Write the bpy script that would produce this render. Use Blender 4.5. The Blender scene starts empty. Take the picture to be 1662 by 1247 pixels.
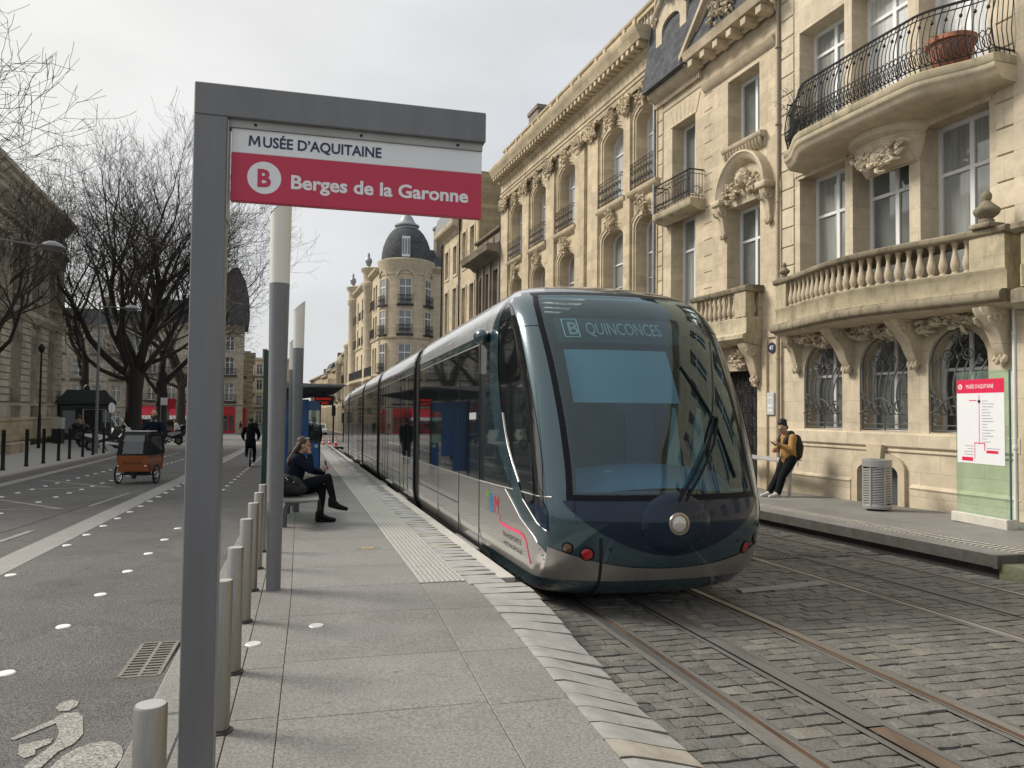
import bpy, bmesh, math, random
from math import sin, cos, pi, radians, atan2, sqrt, hypot
from mathutils import Vector, Matrix, noise
from mathutils.geometry import tessellate_polygon
random.seed(7)
SC = bpy.context.scene
COL = SC.collection
TH = radians(4.16)                      # street direction relative to the tram tracks
DS = Vector((-sin(TH), cos(TH), 0)); NS = Vector((cos(TH), sin(TH), 0))

# ---------- terrain height -------------------------------------------------
GP = [(-60, .6), (-20, .36), (0, 0), (55, -.99), (80, -1.42), (105, -1.75), (130, -1.85), (170, -1.55), (220, -.9), (320, .8), (900, 9)]
def g(y):
    for (a, za), (b, zb) in zip(GP, GP[1:]):
        if y <= b: return za + (zb - za) * (y - a) / (b - a)
    return GP[-1][1]
def bend(y): return -.0172 * max(0., y - 7.)
def sm(t): t = max(0., min(1., t)); return t * t * (3 - 2 * t)
def platz(y): return g(y) - .135 * sm((7.4 - y) / 4.2)
def plazaz(x, y):
    o = x * NS.x + y * NS.y
    k = sm((-6.6 - o) / 6) * sm((y - 22) / 25)
    return (g(y) - .03) * (1 - k) + (-.5 - .002 * (y - 40)) * k

# ---------- objects ---------------------------------------------------------
def tag(o, label=None, cat=None, group=None, kind=None):
    if label: o['label'] = label
    if cat: o['category'] = cat
    if group: o['group'] = group
    if kind: o['kind'] = kind
    return o
def thing(name, label, cat, loc=(0, 0, 0), rz=0, group=None):
    o = bpy.data.objects.new(name, None); COL.objects.link(o)
    o.location = loc; o.rotation_euler = (0, 0, rz); o.empty_display_size = .2
    return tag(o, label, cat, group)
def dup(o, loc=None, rz=None, label=None, parent=None, scale=None):
    c = o.copy(); COL.objects.link(c)
    if parent: c.parent = parent
    if loc is not None: c.location = loc
    if rz is not None: c.rotation_euler = (c.rotation_euler.x, c.rotation_euler.y, rz)
    if scale is not None: c.scale = scale
    if label: c['label'] = label
    for ch in list(o.children): dup(ch, parent=c)
    return c

class MB:
    """collects shapes; build() links them as ONE mesh object"""
    def __init__(s, M=None): s.v = []; s.f = []; s.mi = []; s.m = 0; s.M = M or Matrix()
    def add(s, vs, fs):
        b = len(s.v); M = s.M
        s.v += [M @ Vector(p) for p in vs]
        s.f += [[b + i for i in f] for f in fs]; s.mi += [s.m] * len(fs); return s
    def box(s, x0, x1, y0, y1, z0, z1, b=0.):
        if b <= 0:
            vs = [(x, y, z) for z in (z0, z1) for y in (y0, y1) for x in (x0, x1)]
            return s.add(vs, [(0, 2, 3, 1), (4, 5, 7, 6), (0, 1, 5, 4), (2, 6, 7, 3), (0, 4, 6, 2), (1, 3, 7, 5)])
        c = (Vector((x0, y0, z0)) + Vector((x1, y1, z1))) / 2; h = Vector((abs(x1 - x0), abs(y1 - y0), abs(z1 - z0))) / 2
        b = min(b, *(v * .98 for v in h))
        vs = []; idx = {}
        for sx in (-1, 1):
            for sy in (-1, 1):
                for sz in (-1, 1):
                    for ax in range(3):
                        p = [sx * h.x, sy * h.y, sz * h.z]; sg = (sx, sy, sz)
                        for k in range(3):
                            if k != ax: p[k] -= sg[k] * b
                        idx[(sx, sy, sz, ax)] = len(vs); vs.append((c.x + p[0], c.y + p[1], c.z + p[2]))
        fs = []
        for ax in range(3):
            o = [k for k in range(3) if k != ax]
            for sg in (-1, 1):
                q = []
                for (a, d) in ((-1, -1), (1, -1), (1, 1), (-1, 1)):
                    t = [0, 0, 0]; t[ax] = sg; t[o[0]] = a; t[o[1]] = d; q.append(idx[(*t, ax)])
                fs.append(q)
        for ax in range(3):
            o = [k for k in range(3) if k != ax]
            for a in (-1, 1):
                for d in (-1, 1):
                    q = []
                    for (e, w) in ((-1, 0), (1, 0), (1, 1), (-1, 1)):
                        t = [0, 0, 0]; t[ax] = e; t[o[0]] = a; t[o[1]] = d; q.append(idx[(*t, o[w])])
                    fs.append(q)
        for sx in (-1, 1):
            for sy in (-1, 1):
                for sz in (-1, 1): fs.append([idx[(sx, sy, sz, k)] for k in range(3)])
        return s.add(vs, fs)
    def quad(s, *p): return s.add(p, [list(range(len(p)))])
    def grid(s, fn, nu, nv, closeu=False):
        vs = [fn(i / nu, j / nv) for j in range(nv + 1) for i in range(nu + (0 if closeu else 1))]
        w = nu if closeu else nu + 1; fs = []
        for j in range(nv):
            for i in range(nu):
                a = j * w + i; b = j * w + (i + 1) % w
                fs.append((a, b, b + w, a + w))
        return s.add(vs, fs)
    def tube(s, pts, r, n=6, cap=True, flat=1.):
        pts = [Vector(p) for p in pts]; m = len(pts)
        if m < 2: return s
        rs = r if isinstance(r, (list, tuple)) else [r] * m
        vs = []; up = None
        for i, p in enumerate(pts):
            t = (pts[min(i + 1, m - 1)] - pts[max(i - 1, 0)])
            t = t.normalized() if t.length > 1e-9 else Vector((0, 0, 1))
            if up is None:
                up = Vector((0, 0, 1)) if abs(t.z) < .9 else Vector((1, 0, 0))
            a = up - t * up.dot(t)
            a = a.normalized() if a.length > 1e-6 else t.orthogonal().normalized()
            up = a; b = t.cross(a)
            for k in range(n):
                q = 2 * pi * k / n; vs.append(p + a * (cos(q) * rs[i]) + b * (sin(q) * rs[i] * flat))
        fs = [(i * n + k, i * n + (k + 1) % n, (i + 1) * n + (k + 1) % n, (i + 1) * n + k) for i in range(m - 1) for k in range(n)]
        if cap: fs += [tuple(range(n - 1, -1, -1)), tuple((m - 1) * n + k for k in range(n))]
        return s.add(vs, fs)
    def lathe(s, prof, c=(0, 0, 0), n=16, a0=0., a1=2 * pi, cap=True):
        full = abs(a1 - a0 - 2 * pi) < 1e-6; k = n if full else n + 1
        vs = [(c[0] + r * cos(a0 + (a1 - a0) * i / n), c[1] + r * sin(a0 + (a1 - a0) * i / n), c[2] + z) for r, z in prof for i in range(k)]
        fs = []
        for j in range(len(prof) - 1):
            for i in range(n):
                a = j * k + i; b = j * k + (i + 1) % k
                fs.append((a, b, b + k, a + k))
        if cap and full:
            fs += [tuple(range(k - 1, -1, -1)), tuple((len(prof) - 1) * k + i for i in range(k))]
        return s.add(vs, fs)
    def ball(s, c, r, n=10, m=7, jit=0., seed=0):
        rx, ry, rz = r if isinstance(r, (tuple, list)) else (r, r, r)
        def fn(u, v):
            a = 2 * pi * u; b = pi * v; d = Vector((sin(b) * cos(a), sin(b) * sin(a), -cos(b)))
            k = 1 + (jit * noise.noise(d * 2.3 + Vector((seed * 3.1, c[0], c[2]))) if jit else 0)
            return (c[0] + d.x * rx * k, c[1] + d.y * ry * k, c[2] + d.z * rz * k)
        return s.grid(fn, n, m, True)
    def prism(s, poly, y0, y1, holes=(), plane='xz', cap0=True, cap1=True):
        """2-D outline (a, b) pushed from y0 to y1 along the third axis"""
        def P(a, b, d): return (a, d, b) if plane == 'xz' else ((a, b, d) if plane == 'xy' else (d, a, b))
        loops = [list(poly)] + [list(h) for h in holes]
        if sum(a[0] * b[1] - b[0] * a[1] for a, b in zip(loops[0], loops[0][1:] + loops[0][:1])) < 0: loops[0].reverse()
        for h in loops[1:]:
            if sum(a[0] * b[1] - b[0] * a[1] for a, b in zip(h, h[1:] + h[:1])) > 0: h.reverse()
        tri = tessellate_polygon([[Vector((a, b, 0)) for a, b in L] for L in loops])
        flat = [p for L in loops for p in L]; n = len(flat)
        fs = []
        def area(t): a, b, c = (flat[i] for i in t); return (b[0] - a[0]) * (c[1] - a[1]) - (b[1] - a[1]) * (c[0] - a[0])
        for t in tri:
            t = tuple(t)
            if abs(area(t)) < 1e-12: continue
            if area(t) < 0: t = t[::-1]
            if cap0: fs.append(t)
            if cap1: fs.append(tuple(n + i for i in t[::-1]))
        o = 0
        for L in loops:
            for i in range(len(L)):
                a = o + i; b = o + (i + 1) % len(L); fs.append((a, n + a, n + b, b))
            o += len(L)
        return s.add([P(a, b, y0) for a, b in flat] + [P(a, b, y1) for a, b in flat], fs)
    def build(s, name, mats, parent=None, smooth=False, recalc=True, loc=None):
        me = bpy.data.meshes.new(name); me.from_pydata([tuple(p) for p in s.v], [], s.f)
        if not isinstance(mats, (list, tuple)): mats = [mats]
        for m in mats: me.materials.append(m)
        if len(mats) > 1: me.polygons.foreach_set('material_index', s.mi)
        if recalc:
            bm = bmesh.new(); bm.from_mesh(me); bmesh.ops.recalc_face_normals(bm, faces=bm.faces); bm.to_mesh(me); bm.free()
        if smooth:
            me.polygons.foreach_set('use_smooth', [True] * len(me.polygons))
            try: me.set_sharp_from_angle(angle=radians(smooth if smooth is not True else 40))
            except Exception: pass
        o = bpy.data.objects.new(name, me); COL.objects.link(o)
        if parent: o.parent = parent
        if loc is not None: o.location = loc
        return o
def struct(name, mb, m, smooth=False, kind='structure', recalc=True):
    o = mb.build(name, m, None, smooth, recalc); o['kind'] = kind; return o

# ---------- materials -------------------------------------------------------
MT = {}
def nodes(name):
    m = bpy.data.materials.new(name); m.use_nodes = True
    nt = m.node_tree; b = nt.nodes['Principled BSDF']
    def N(t, **k):
        n = nt.nodes.new(t)
        for a, v in k.items():
            if a in n.inputs.keys() if hasattr(n.inputs, 'keys') else False: n.inputs[a].default_value = v
            else: setattr(n, a, v)
        return n
    return m, nt, b, N, nt.links.new
def rgba(c): return (c[0], c[1], c[2], 1)
def mul(c, k): return tuple(min(1, v * k) for v in c)
def mat(name, col, rough=.6, metal=0., var=.12, scale=6., bump=0., bscale=None, col2=None, spec=.5, coat=0., fleck=0., fscale=75, stretch=None, emit=None, stain=None):
    if name in MT: return MT[name]
    m, nt, b, N, L = nodes(name)
    b.inputs['Roughness'].default_value = rough; b.inputs['Metallic'].default_value = metal
    b.inputs['Specular IOR Level'].default_value = spec
    if coat: b.inputs['Coat Weight'].default_value = coat; b.inputs['Coat Roughness'].default_value = .03
    tc = N('ShaderNodeTexCoord'); co = tc.outputs['Object']
    if stretch:
        mp = N('ShaderNodeMapping'); mp.inputs['Scale'].default_value = stretch; L(co, mp.inputs['Vector']); co = mp.outputs['Vector']
    n1 = N('ShaderNodeTexNoise'); n1.inputs['Scale'].default_value = scale; n1.inputs['Detail'].default_value = 8; n1.inputs['Roughness'].default_value = .65; L(co, n1.inputs['Vector'])
    rp = N('ShaderNodeValToRGB'); e = rp.color_ramp.elements
    e[0].position = .3; e[1].position = .7
    e[0].color = rgba(col2 if col2 else mul(col, 1 - var)); e[1].color = rgba(mul(col, 1 + var) if not col2 else col)
    L(n1.outputs['Fac'], rp.inputs['Fac']); out = rp.outputs['Color']
    if fleck:
        vo = N('ShaderNodeTexNoise'); vo.inputs['Scale'].default_value = fscale; vo.inputs['Detail'].default_value = 2; L(co, vo.inputs['Vector'])
        r2 = N('ShaderNodeValToRGB'); q = r2.color_ramp.elements; q[0].position = .33; q[0].color = (1 - fleck,) * 3 + (1,); q[1].position = .68; q[1].color = (1 + fleck * 1.2,) * 3 + (1,)
        L(vo.outputs['Fac'], r2.inputs['Fac'])
        mx = N('ShaderNodeMix'); mx.data_type = 'RGBA'; mx.blend_type = 'MULTIPLY'; mx.inputs[0].default_value = 1; L(out, mx.inputs[6]); L(r2.outputs['Color'], mx.inputs[7]); out = mx.outputs[2]
    if stain:
        for sc_, k_, lo_, hi_ in stain:
            v3 = N('ShaderNodeTexNoise'); v3.inputs['Scale'].default_value = sc_; v3.inputs['Detail'].default_value = 6; v3.inputs['Roughness'].default_value = .6; v3.inputs['Distortion'].default_value = .6; L(tc.outputs['Object'], v3.inputs['Vector'])
            r3 = N('ShaderNodeValToRGB'); q = r3.color_ramp.elements; q[0].position = lo_; q[0].color = (1, 1, 1, 1); q[1].position = hi_; q[1].color = (k_, k_, k_ * .97, 1); L(v3.outputs['Fac'], r3.inputs['Fac'])
            m3 = N('ShaderNodeMix'); m3.data_type = 'RGBA'; m3.blend_type = 'MULTIPLY'; m3.inputs[0].default_value = 1; L(out, m3.inputs[6]); L(r3.outputs['Color'], m3.inputs[7]); out = m3.outputs[2]
    L(out, b.inputs['Base Color'])
    if bump:
        n2 = N('ShaderNodeTexNoise'); n2.inputs['Scale'].default_value = bscale or scale * 6; n2.inputs['Detail'].default_value = 6; L(co, n2.inputs['Vector'])
        bp = N('ShaderNodeBump'); bp.inputs['Strength'].default_value = bump; bp.inputs['Distance'].default_value = .02; L(n2.outputs['Fac'], bp.inputs['Height']); L(bp.outputs['Normal'], b.inputs['Normal'])
    if rough > .08:
        mr = N('ShaderNodeMapRange'); mr.inputs[3].default_value = rough * .85; mr.inputs[4].default_value = min(1, rough * 1.15); L(n1.outputs['Fac'], mr.inputs[0]); L(mr.outputs[0], b.inputs['Roughness'])
    if emit: b.inputs['Emission Color'].default_value = rgba(emit[0]); b.inputs['Emission Strength'].default_value = emit[1]
    MT[name] = m; return m
def stone(name, col, bw=.9, bh=.38, var=.16, mortar=.6, dirt=.35, axis='xz', dcol=(.12, .105, .08), bump=.35, dscale=.55):
    """ashlar limestone: blocks of slightly different tone, fine joints, weather stains"""
    if name in MT: return MT[name]
    m, nt, b, N, L = nodes(name)
    b.inputs['Roughness'].default_value = .85; b.inputs['Specular IOR Level'].default_value = .25
    tc = N('ShaderNodeTexCoord'); co = tc.outputs['Object']
    sp = N('ShaderNodeSeparateXYZ'); L(co, sp.inputs[0]); cb = N('ShaderNodeCombineXYZ')
    L(sp.outputs[0 if axis[0] == 'x' else 1], cb.inputs[0]); L(sp.outputs[2 if axis[1] == 'z' else 1], cb.inputs[1])
    br = N('ShaderNodeTexBrick'); br.inputs['Scale'].default_value = 1; br.inputs['Brick Width'].default_value = bw; br.inputs['Row Height'].default_value = bh
    br.inputs['Mortar Size'].default_value = .004; br.inputs['Mortar Smooth'].default_value = .3; br.inputs['Bias'].default_value = 0
    br.inputs['Color1'].default_value = rgba(mul(col, 1 - var)); br.inputs['Color2'].default_value = rgba(mul(col, 1 + var)); br.inputs['Mortar'].default_value = rgba(mul(col, mortar))
    L(cb.outputs[0], br.inputs['Vector'])
    n1 = N('ShaderNodeTexNoise'); n1.inputs['Scale'].default_value = 3.2; n1.inputs['Detail'].default_value = 9; n1.inputs['Roughness'].default_value = .7; L(co, n1.inputs['Vector'])
    r1 = N('ShaderNodeValToRGB'); e = r1.color_ramp.elements; e[0].position = .3; e[0].color = (.78, .76, .74, 1); e[1].position = .68; e[1].color = (1.12, 1.1, 1.06, 1); L(n1.outputs['Fac'], r1.inputs['Fac'])
    mx = N('ShaderNodeMix'); mx.data_type = 'RGBA'; mx.blend_type = 'MULTIPLY'; mx.inputs[0].default_value = 1; L(br.outputs['Color'], mx.inputs[6]); L(r1.outputs['Color'], mx.inputs[7])
    mp = N('ShaderNodeMapping'); mp.inputs['Scale'].default_value = (dscale * 1.6, dscale * 1.6, dscale * .55); L(co, mp.inputs['Vector'])
    n2 = N('ShaderNodeTexNoise'); n2.inputs['Scale'].default_value = 1.; n2.inputs['Detail'].default_value = 10; n2.inputs['Roughness'].default_value = .68; L(mp.outputs[0], n2.inputs['Vector'])
    r2 = N('ShaderNodeValToRGB'); e = r2.color_ramp.elements; e[0].position = .5; e[0].color = (0, 0, 0, 1); e[1].position = .78; e[1].color = (dirt, dirt, dirt, 1); L(n2.outputs['Fac'], r2.inputs['Fac'])
    m2 = N('ShaderNodeMix'); m2.data_type = 'RGBA'; L(r2.outputs['Color'], m2.inputs[0]); L(mx.outputs[2], m2.inputs[6]); m2.inputs[7].default_value = rgba(dcol)
    L(m2.outputs[2], b.inputs['Base Color'])
    n3 = N('ShaderNodeTexNoise'); n3.inputs['Scale'].default_value = 26; n3.inputs['Detail'].default_value = 7; L(co, n3.inputs['Vector'])
    ad = N('ShaderNodeMath', operation='MULTIPLY_ADD'); ad.inputs[1].default_value = .3; L(n3.outputs['Fac'], ad.inputs[0]); L(br.outputs['Fac'], ad.inputs[2])
    bp = N('ShaderNodeBump'); bp.invert = True; bp.inputs['Strength'].default_value = bump; bp.inputs['Distance'].default_value = .012; L(ad.outputs[0], bp.inputs['Height']); L(bp.outputs['Normal'], b.inputs['Normal'])
    MT[name] = m; return m
def glass(name, tint, alpha, rough=.02, ior=1.5, boost=1., wav=0., gl=(1, 1, 1)):
    """pane: see-through tint under a Fresnel reflection"""
    if name in MT: return MT[name]
    m, nt, b, N, L = nodes(name); nt.nodes.remove(b)
    tr = N('ShaderNodeBsdfTransparent'); tr.inputs['Color'].default_value = rgba(tint)
    df = N('ShaderNodeBsdfDiffuse'); df.inputs['Color'].default_value = rgba(mul(tint, .5))
    m0 = N('ShaderNodeMixShader'); m0.inputs[0].default_value = alpha; L(tr.outputs[0], m0.inputs[1]); L(df.outputs[0], m0.inputs[2])
    gn = N('ShaderNodeBsdfGlossy'); gn.inputs['Roughness'].default_value = rough; gn.inputs['Color'].default_value = rgba(gl)
    fr = N('ShaderNodeFresnel'); fr.inputs['IOR'].default_value = ior
    mm = N('ShaderNodeMath', operation='MULTIPLY'); mm.inputs[1].default_value = boost; mm.use_clamp = True; L(fr.outputs[0], mm.inputs[0])
    ge = N('ShaderNodeNewGeometry'); sb_ = N('ShaderNodeMath', operation='SUBTRACT'); sb_.inputs[0].default_value = 1; L(ge.outputs['Backfacing'], sb_.inputs[1]); bk_ = N('ShaderNodeMath', operation='MULTIPLY'); L(mm.outputs[0], bk_.inputs[0]); L(sb_.outputs[0], bk_.inputs[1]); mm = bk_
    mx = N('ShaderNodeMixShader'); L(mm.outputs[0], mx.inputs[0]); L(m0.outputs[0], mx.inputs[1]); L(gn.outputs[0], mx.inputs[2])
    if wav:
        tc = N('ShaderNodeTexCoord'); n2 = N('ShaderNodeTexNoise'); n2.inputs['Scale'].default_value = 1.4; n2.inputs['Detail'].default_value = 1; L(tc.outputs['Object'], n2.inputs['Vector'])
        bp = N('ShaderNodeBump'); bp.inputs['Strength'].default_value = wav; bp.inputs['Distance'].default_value = .05; L(n2.outputs['Fac'], bp.inputs['Height'])
        L(bp.outputs['Normal'], gn.inputs['Normal']); L(bp.outputs['Normal'], fr.inputs['Normal'])
    L(mx.outputs[0], nt.nodes['Material Output'].inputs['Surface']); MT[name] = m; return m

# ---------- lettering -------------------------------------------------------
def text(body, size, mt, name='lettering', parent=None, M=None, bold=0., align='LEFT', ext=.0008, space=1., width=None):
    cu = bpy.data.curves.new('t', 'FONT'); cu.body = body; cu.size = size; cu.offset = bold; cu.extrude = ext; cu.align_x = align; cu.space_character = space; cu.resolution_u = 3
    o = bpy.data.objects.new('t', cu); COL.objects.link(o)
    me = bpy.data.meshes.new_from_object(o.evaluated_get(bpy.context.evaluated_depsgraph_get()))
    bpy.data.objects.remove(o)
    if width:
        xs = [v.co.x for v in me.vertices]; k = width / (max(xs) - min(xs)); x0 = min(xs)
        for v in me.vertices: v.co.x = (v.co.x - x0) * k
    if M: me.transform(M)
    me.materials.clear(); me.materials.append(mt)
    t = bpy.data.objects.new(name, me); COL.objects.link(t)
    if parent: t.parent = parent
    return t
RX = Matrix.Rotation(pi / 2, 4, 'X')          # xy lettering -> stands in xz, facing -y
# ---------- camera, sky, sun ------------------------------------------------
yaw, pitch, roll = radians(14.51), radians(2.01), .0105
fw = Vector((sin(yaw) * cos(pitch), cos(yaw) * cos(pitch), sin(pitch)))
r0 = Vector((cos(yaw), -sin(yaw), 0)); u0 = r0.cross(fw)
rr = r0 * cos(roll) + u0 * sin(roll); uu = -r0 * sin(roll) + u0 * cos(roll)
cam = bpy.data.cameras.new('camera'); co = bpy.data.objects.new('camera', cam); COL.objects.link(co)
co.matrix_world = Matrix(((rr.x, uu.x, -fw.x, 0), (rr.y, uu.y, -fw.y, 0), (rr.z, uu.z, -fw.z, 1.55), (0, 0, 0, 1)))
cam.sensor_width = 36; cam.lens = 1240 / 1662 * 36; cam.clip_end = 3000; cam.clip_start = .05
SC.camera = co
SUN_AZ = radians(-62); SUN_EL = radians(40)     # from the left, a little ahead
sd = Vector((sin(SUN_AZ) * cos(SUN_EL), cos(SUN_AZ) * cos(SUN_EL), sin(SUN_EL)))
sun = bpy.data.lights.new('sun', 'SUN'); sun.energy = 3.8; sun.angle = radians(19); sun.color = (1, .93, .82)
so = bpy.data.objects.new('sun', sun); COL.objects.link(so); so.rotation_euler = (-sd).to_track_quat('-Z', 'Y').to_euler()
wd = bpy.data.worlds.new('World'); SC.world = wd; wd.use_nodes = True
nt = wd.node_tree; L = nt.links.new; bg = nt.nodes['Background']
sky = nt.nodes.new('ShaderNodeTexSky'); sky.sky_type = 'NISHITA'; sky.sun_disc = False; sky.sun_elevation = SUN_EL; sky.sun_rotation = SUN_AZ; sky.dust_density = 3
tc = nt.nodes.new('ShaderNodeTexCoord')
# thin cloud sheet over the clear sky: brighter towards the sun behind it, soft mottling
dt = nt.nodes.new('ShaderNodeVectorMath'); dt.operation = 'DOT_PRODUCT'; dt.inputs[1].default_value = sd; L(tc.outputs['Generated'], dt.inputs[0])
rp = nt.nodes.new('ShaderNodeValToRGB'); e = rp.color_ramp.elements
e[0].position = .0; e[0].color = (.66, .69, .73, 1); e[1].position = 1.; e[1].color = (1.5, 1.46, 1.38, 1)
a = e.new(.45); a.color = (.77, .78, .795, 1); a = e.new(.66); a.color = (.90, .892, .87, 1); a = e.new(.82); a.color = (.97, .96, .93, 1)
L(dt.outputs['Value'], rp.inputs['Fac'])
mp = nt.nodes.new('ShaderNodeMapping'); mp.inputs['Scale'].default_value = (2.2, 2.2, 5.5); L(tc.outputs['Generated'], mp.inputs['Vector'])
ns = nt.nodes.new('ShaderNodeTexNoise'); ns.inputs['Scale'].default_value = 1.5; ns.inputs['Detail'].default_value = 7; ns.inputs['Roughness'].default_value = .55; L(mp.outputs[0], ns.inputs['Vector'])
mr = nt.nodes.new('ShaderNodeMapRange'); mr.inputs[1].default_value = .3; mr.inputs[2].default_value = .7; mr.inputs[3].default_value = .93; mr.inputs[4].default_value = 1.07; L(ns.outputs['Fac'], mr.inputs[0])
mm = nt.nodes.new('ShaderNodeMix'); mm.data_type = 'RGBA'; mm.blend_type = 'MULTIPLY'; mm.inputs[0].default_value = 1; L(rp.outputs['Color'], mm.inputs[6]); L(mr.outputs[0], mm.inputs[7])
sk = nt.nodes.new('ShaderNodeMix'); sk.data_type = 'RGBA'; sk.blend_type = 'MULTIPLY'; sk.inputs[0].default_value = 1; sk.inputs[7].default_value = (.11, .11, .11, 1); L(sky.outputs[0], sk.inputs[6])
mx = nt.nodes.new('ShaderNodeMix'); mx.data_type = 'RGBA'; mx.inputs[0].default_value = .9; L(sk.outputs[2], mx.inputs[6]); L(mm.outputs[2], mx.inputs[7])
L(mx.outputs[2], bg.inputs['Color']); bg.inputs['Strength'].default_value = 1.
SC.view_settings.view_transform = 'Standard'; SC.view_settings.look = 'None'; SC.view_settings.exposure = .0; SC.view_settings.gamma = 1
SC.cycles.max_bounces = 8; SC.cycles.transparent_max_bounces = 12; SC.cycles.use_denoising = True

# ---------- shared materials -----------------------------------------------
WHITE = mat('white_paint', (.78, .78, .76), .45, var=.05); STEEL = mat('brushed_steel', (.29, .283, .265), .42, .85, .12, 30, stretch=(6, 6, .4), bump=.05)
GREYP = mat('grey_coated_metal', (.15, .155, .165), .42, .0, .1, 9, bump=.03, spec=.5); BLACK = mat('black_metal', (.012, .012, .013), .45, 0, .2, spec=.25)
RUBBER = mat('black_rubber', (.015, .015, .016), .75); IRON = mat('wrought_iron', (.022, .022, .024), .5, .3, .25, 20)
CHROME = mat('chrome', (.7, .7, .7), .15, 1., .04)
RED = mat('sign_red', (.47, .022, .068), .38, var=.04); NAVY = mat('navy_ink', (.02, .03, .075), .5); SIGNW = mat('sign_white', (.72, .74, .77), .4, var=.03)

# ---------- ground ----------------------------------------------------------
asph = mat('asphalt', (.125, .122, .119), .8, 0, .17, 1.1, bump=1., bscale=90, fleck=.45, fscale=60, stain=[(.22, .78, .45, .65), (1.6, .86, .55, .6)])
gran = mat('granite', (.205, .20, .19), .62, 0, .09, 2.2, bump=.15, bscale=160, fleck=.27, fscale=62, stain=[(.45, .80, .48, .66), (7., .66, .66, .70)])
gran2 = mat('granite_brown', (.196, .189, .177), .62, 0, .09, 2.2, bump=.15, bscale=160, fleck=.27, fscale=62, stain=[(.45, .80, .48, .66), (7., .66, .66, .70)])
gran3 = mat('granite_dark', (.188, .183, .175), .62, 0, .1, 2.2, bump=.15, bscale=160, fleck=.27, fscale=62, stain=[(.45, .80, .48, .66), (7., .66, .66, .70)])
conc = mat('pale_concrete', (.46, .45, .42), .75, 0, .1, 5, bump=.2, fleck=.12)
joint = mat('joint_sand', (.085, .08, .07), .9, 0, .2, 20)
YS = [-30, -15, -8, -4] + [i * 2. for i in range(0, 40)] + [80 + 8 * i for i in range(0, 32)] + [400, 600, 900]
m = MB()
for a, b in zip(YS, YS[1:]):
    for x0, x1 in ((-400, -60), (-60, 30), (30, 400)): m.quad((x0, a, g(a) - .6), (x1, a, g(a) - .6), (x1, b, g(b) - .6), (x0, b, g(b) - .6))
struct('ground', m, joint)
m = MB()
for a, b in zip(YS[:-3], YS[1:]):
    x1a, x1b = (-.88 + bend(a), -.88 + bend(b)) if b <= 56 else (60, 60)
    if a < 56 < b: x1a = x1b = 60
    m.quad((-70, a, g(a) - .15), (x1a, a, g(a) - .15), (x1b, b, g(b) - .15), (-70, b, g(b) - .15))
struct('road', m, asph)
def flat(poly, lev, name, mt, zf=None):
    m = MB(); m.prism(poly, 0, .003, plane='xy', cap0=False)
    for i, p in enumerate(m.v): p.z += (zf or g)(p.y) + lev
    o = m.build(name, mt); o['kind'] = 'structure'; return o
band = mat('worn_band', (.27, .265, .25), .75, 0, .1, 3, bump=.3, bscale=90, fleck=.2)
m = MB()
for a, b in zip(YS, YS[1:]):
    if b > 70: break
    xa, xb = (-3.66 + bend(a) * (1.), -3.66 + bend(b))
    m.quad((xa, a, g(a) - .146), (xa + .4, a, g(a) - .146), (xb + .4, b, g(b) - .146), (xb, b, g(b) - .146))
struct('road_band', m, band)
pm = mat('worn_road_paint', (.27, .26, .24), .8, 0, .25, 9, bump=.5, bscale=110, fleck=.55)
for i, (p, q, w) in enumerate([((-6.6, 18.9), (-4.7, 16.6), .05), ((-4.75, 16.6), (-7.4, 16.95), .04), ((-7.6, 24.9), (-5.0, 21.8), .06), ((-5.1, 21.9), (-6.9, 21.55), .06), ((-4.25, 12.2), (-4.2, 13.4), .05), ((-4.32, 17.), (-4.22, 20.), .04)]):
    d = (Vector(q) - Vector(p)).normalized(); n = Vector((-d.y, d.x)) * w
    flat([tuple(Vector(p) - n), tuple(Vector(q) - n), tuple(Vector(q) + n), tuple(Vector(p) + n)], -.146, 'road_marking', pm)
m = MB(); cr = [(-5.9, 9.6), (-5.3, 10.4), (-4.9, 11.6), (-4.75, 12.3), (-4.55, 13.6), (-4.5, 15.2), (-4.42, 17.4)]
for (x0, y0), (x1, y1) in zip(cr, cr[1:]):
    for k in range(5):
        j = lambda t: (x0 + (x1 - x0) * t + .03 * noise.noise(Vector((t * 7 + x0 * 5, y0, 1))), y0 + (y1 - y0) * t)
        p, q = j(k / 5), j((k + 1) / 5); w_ = .012 + .006 * (k % 3); m.quad((p[0] - w_, p[1], g(p[1]) - .1465), (p[0] + w_, p[1], g(p[1]) - .1465), (q[0] + w_, q[1], g(q[1]) - .1465), (q[0] - w_, q[1], g(q[1]) - .1465))
struct('tar_seam', m, mat('tar', (.05, .049, .048), .7))
m = MB()
E5 = lambda c, a, b, r=0, n=20: [(c[0] + a * cos(t) * cos(r) - b * sin(t) * sin(r), c[1] + a * cos(t) * sin(r) + b * sin(t) * cos(r)) for t in (2 * pi * k / n for k in range(n))]
for poly in ([(-1.45, 5.13), (-1.44, 5.21), (-1.39, 5.24), (-1.345, 5.2), (-1.335, 5.12), (-1.36, 5.05), (-1.41, 5.05)],
    [(-1.54, 4.68), (-1.40, 4.93), (-1.38, 5.01), (-1.3, 5.01), (-1.25, 4.92), (-1.18, 4.66), (-1.19, 4.53), (-1.24, 4.44), (-1.27, 4.2), (-1.35, 4.2), (-1.33, 4.39), (-1.29, 4.56), (-1.31, 4.71), (-1.37, 4.86), (-1.51, 4.66)],
    [(-1.46, 4.58), (-1.32, 4.64), (-1.31, 4.57), (-1.36, 4.5), (-1.34, 4.43), (-1.38, 4.4), (-1.43, 4.46)],
    E5((-1.06, 4.26), .155, .27), E5((-1.64, 4.26), .155, .27)):
    m.prism(poly, 0, .003, plane='xy', cap0=False)
for p in m.v: p.z += g(p.y) - .147
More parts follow.
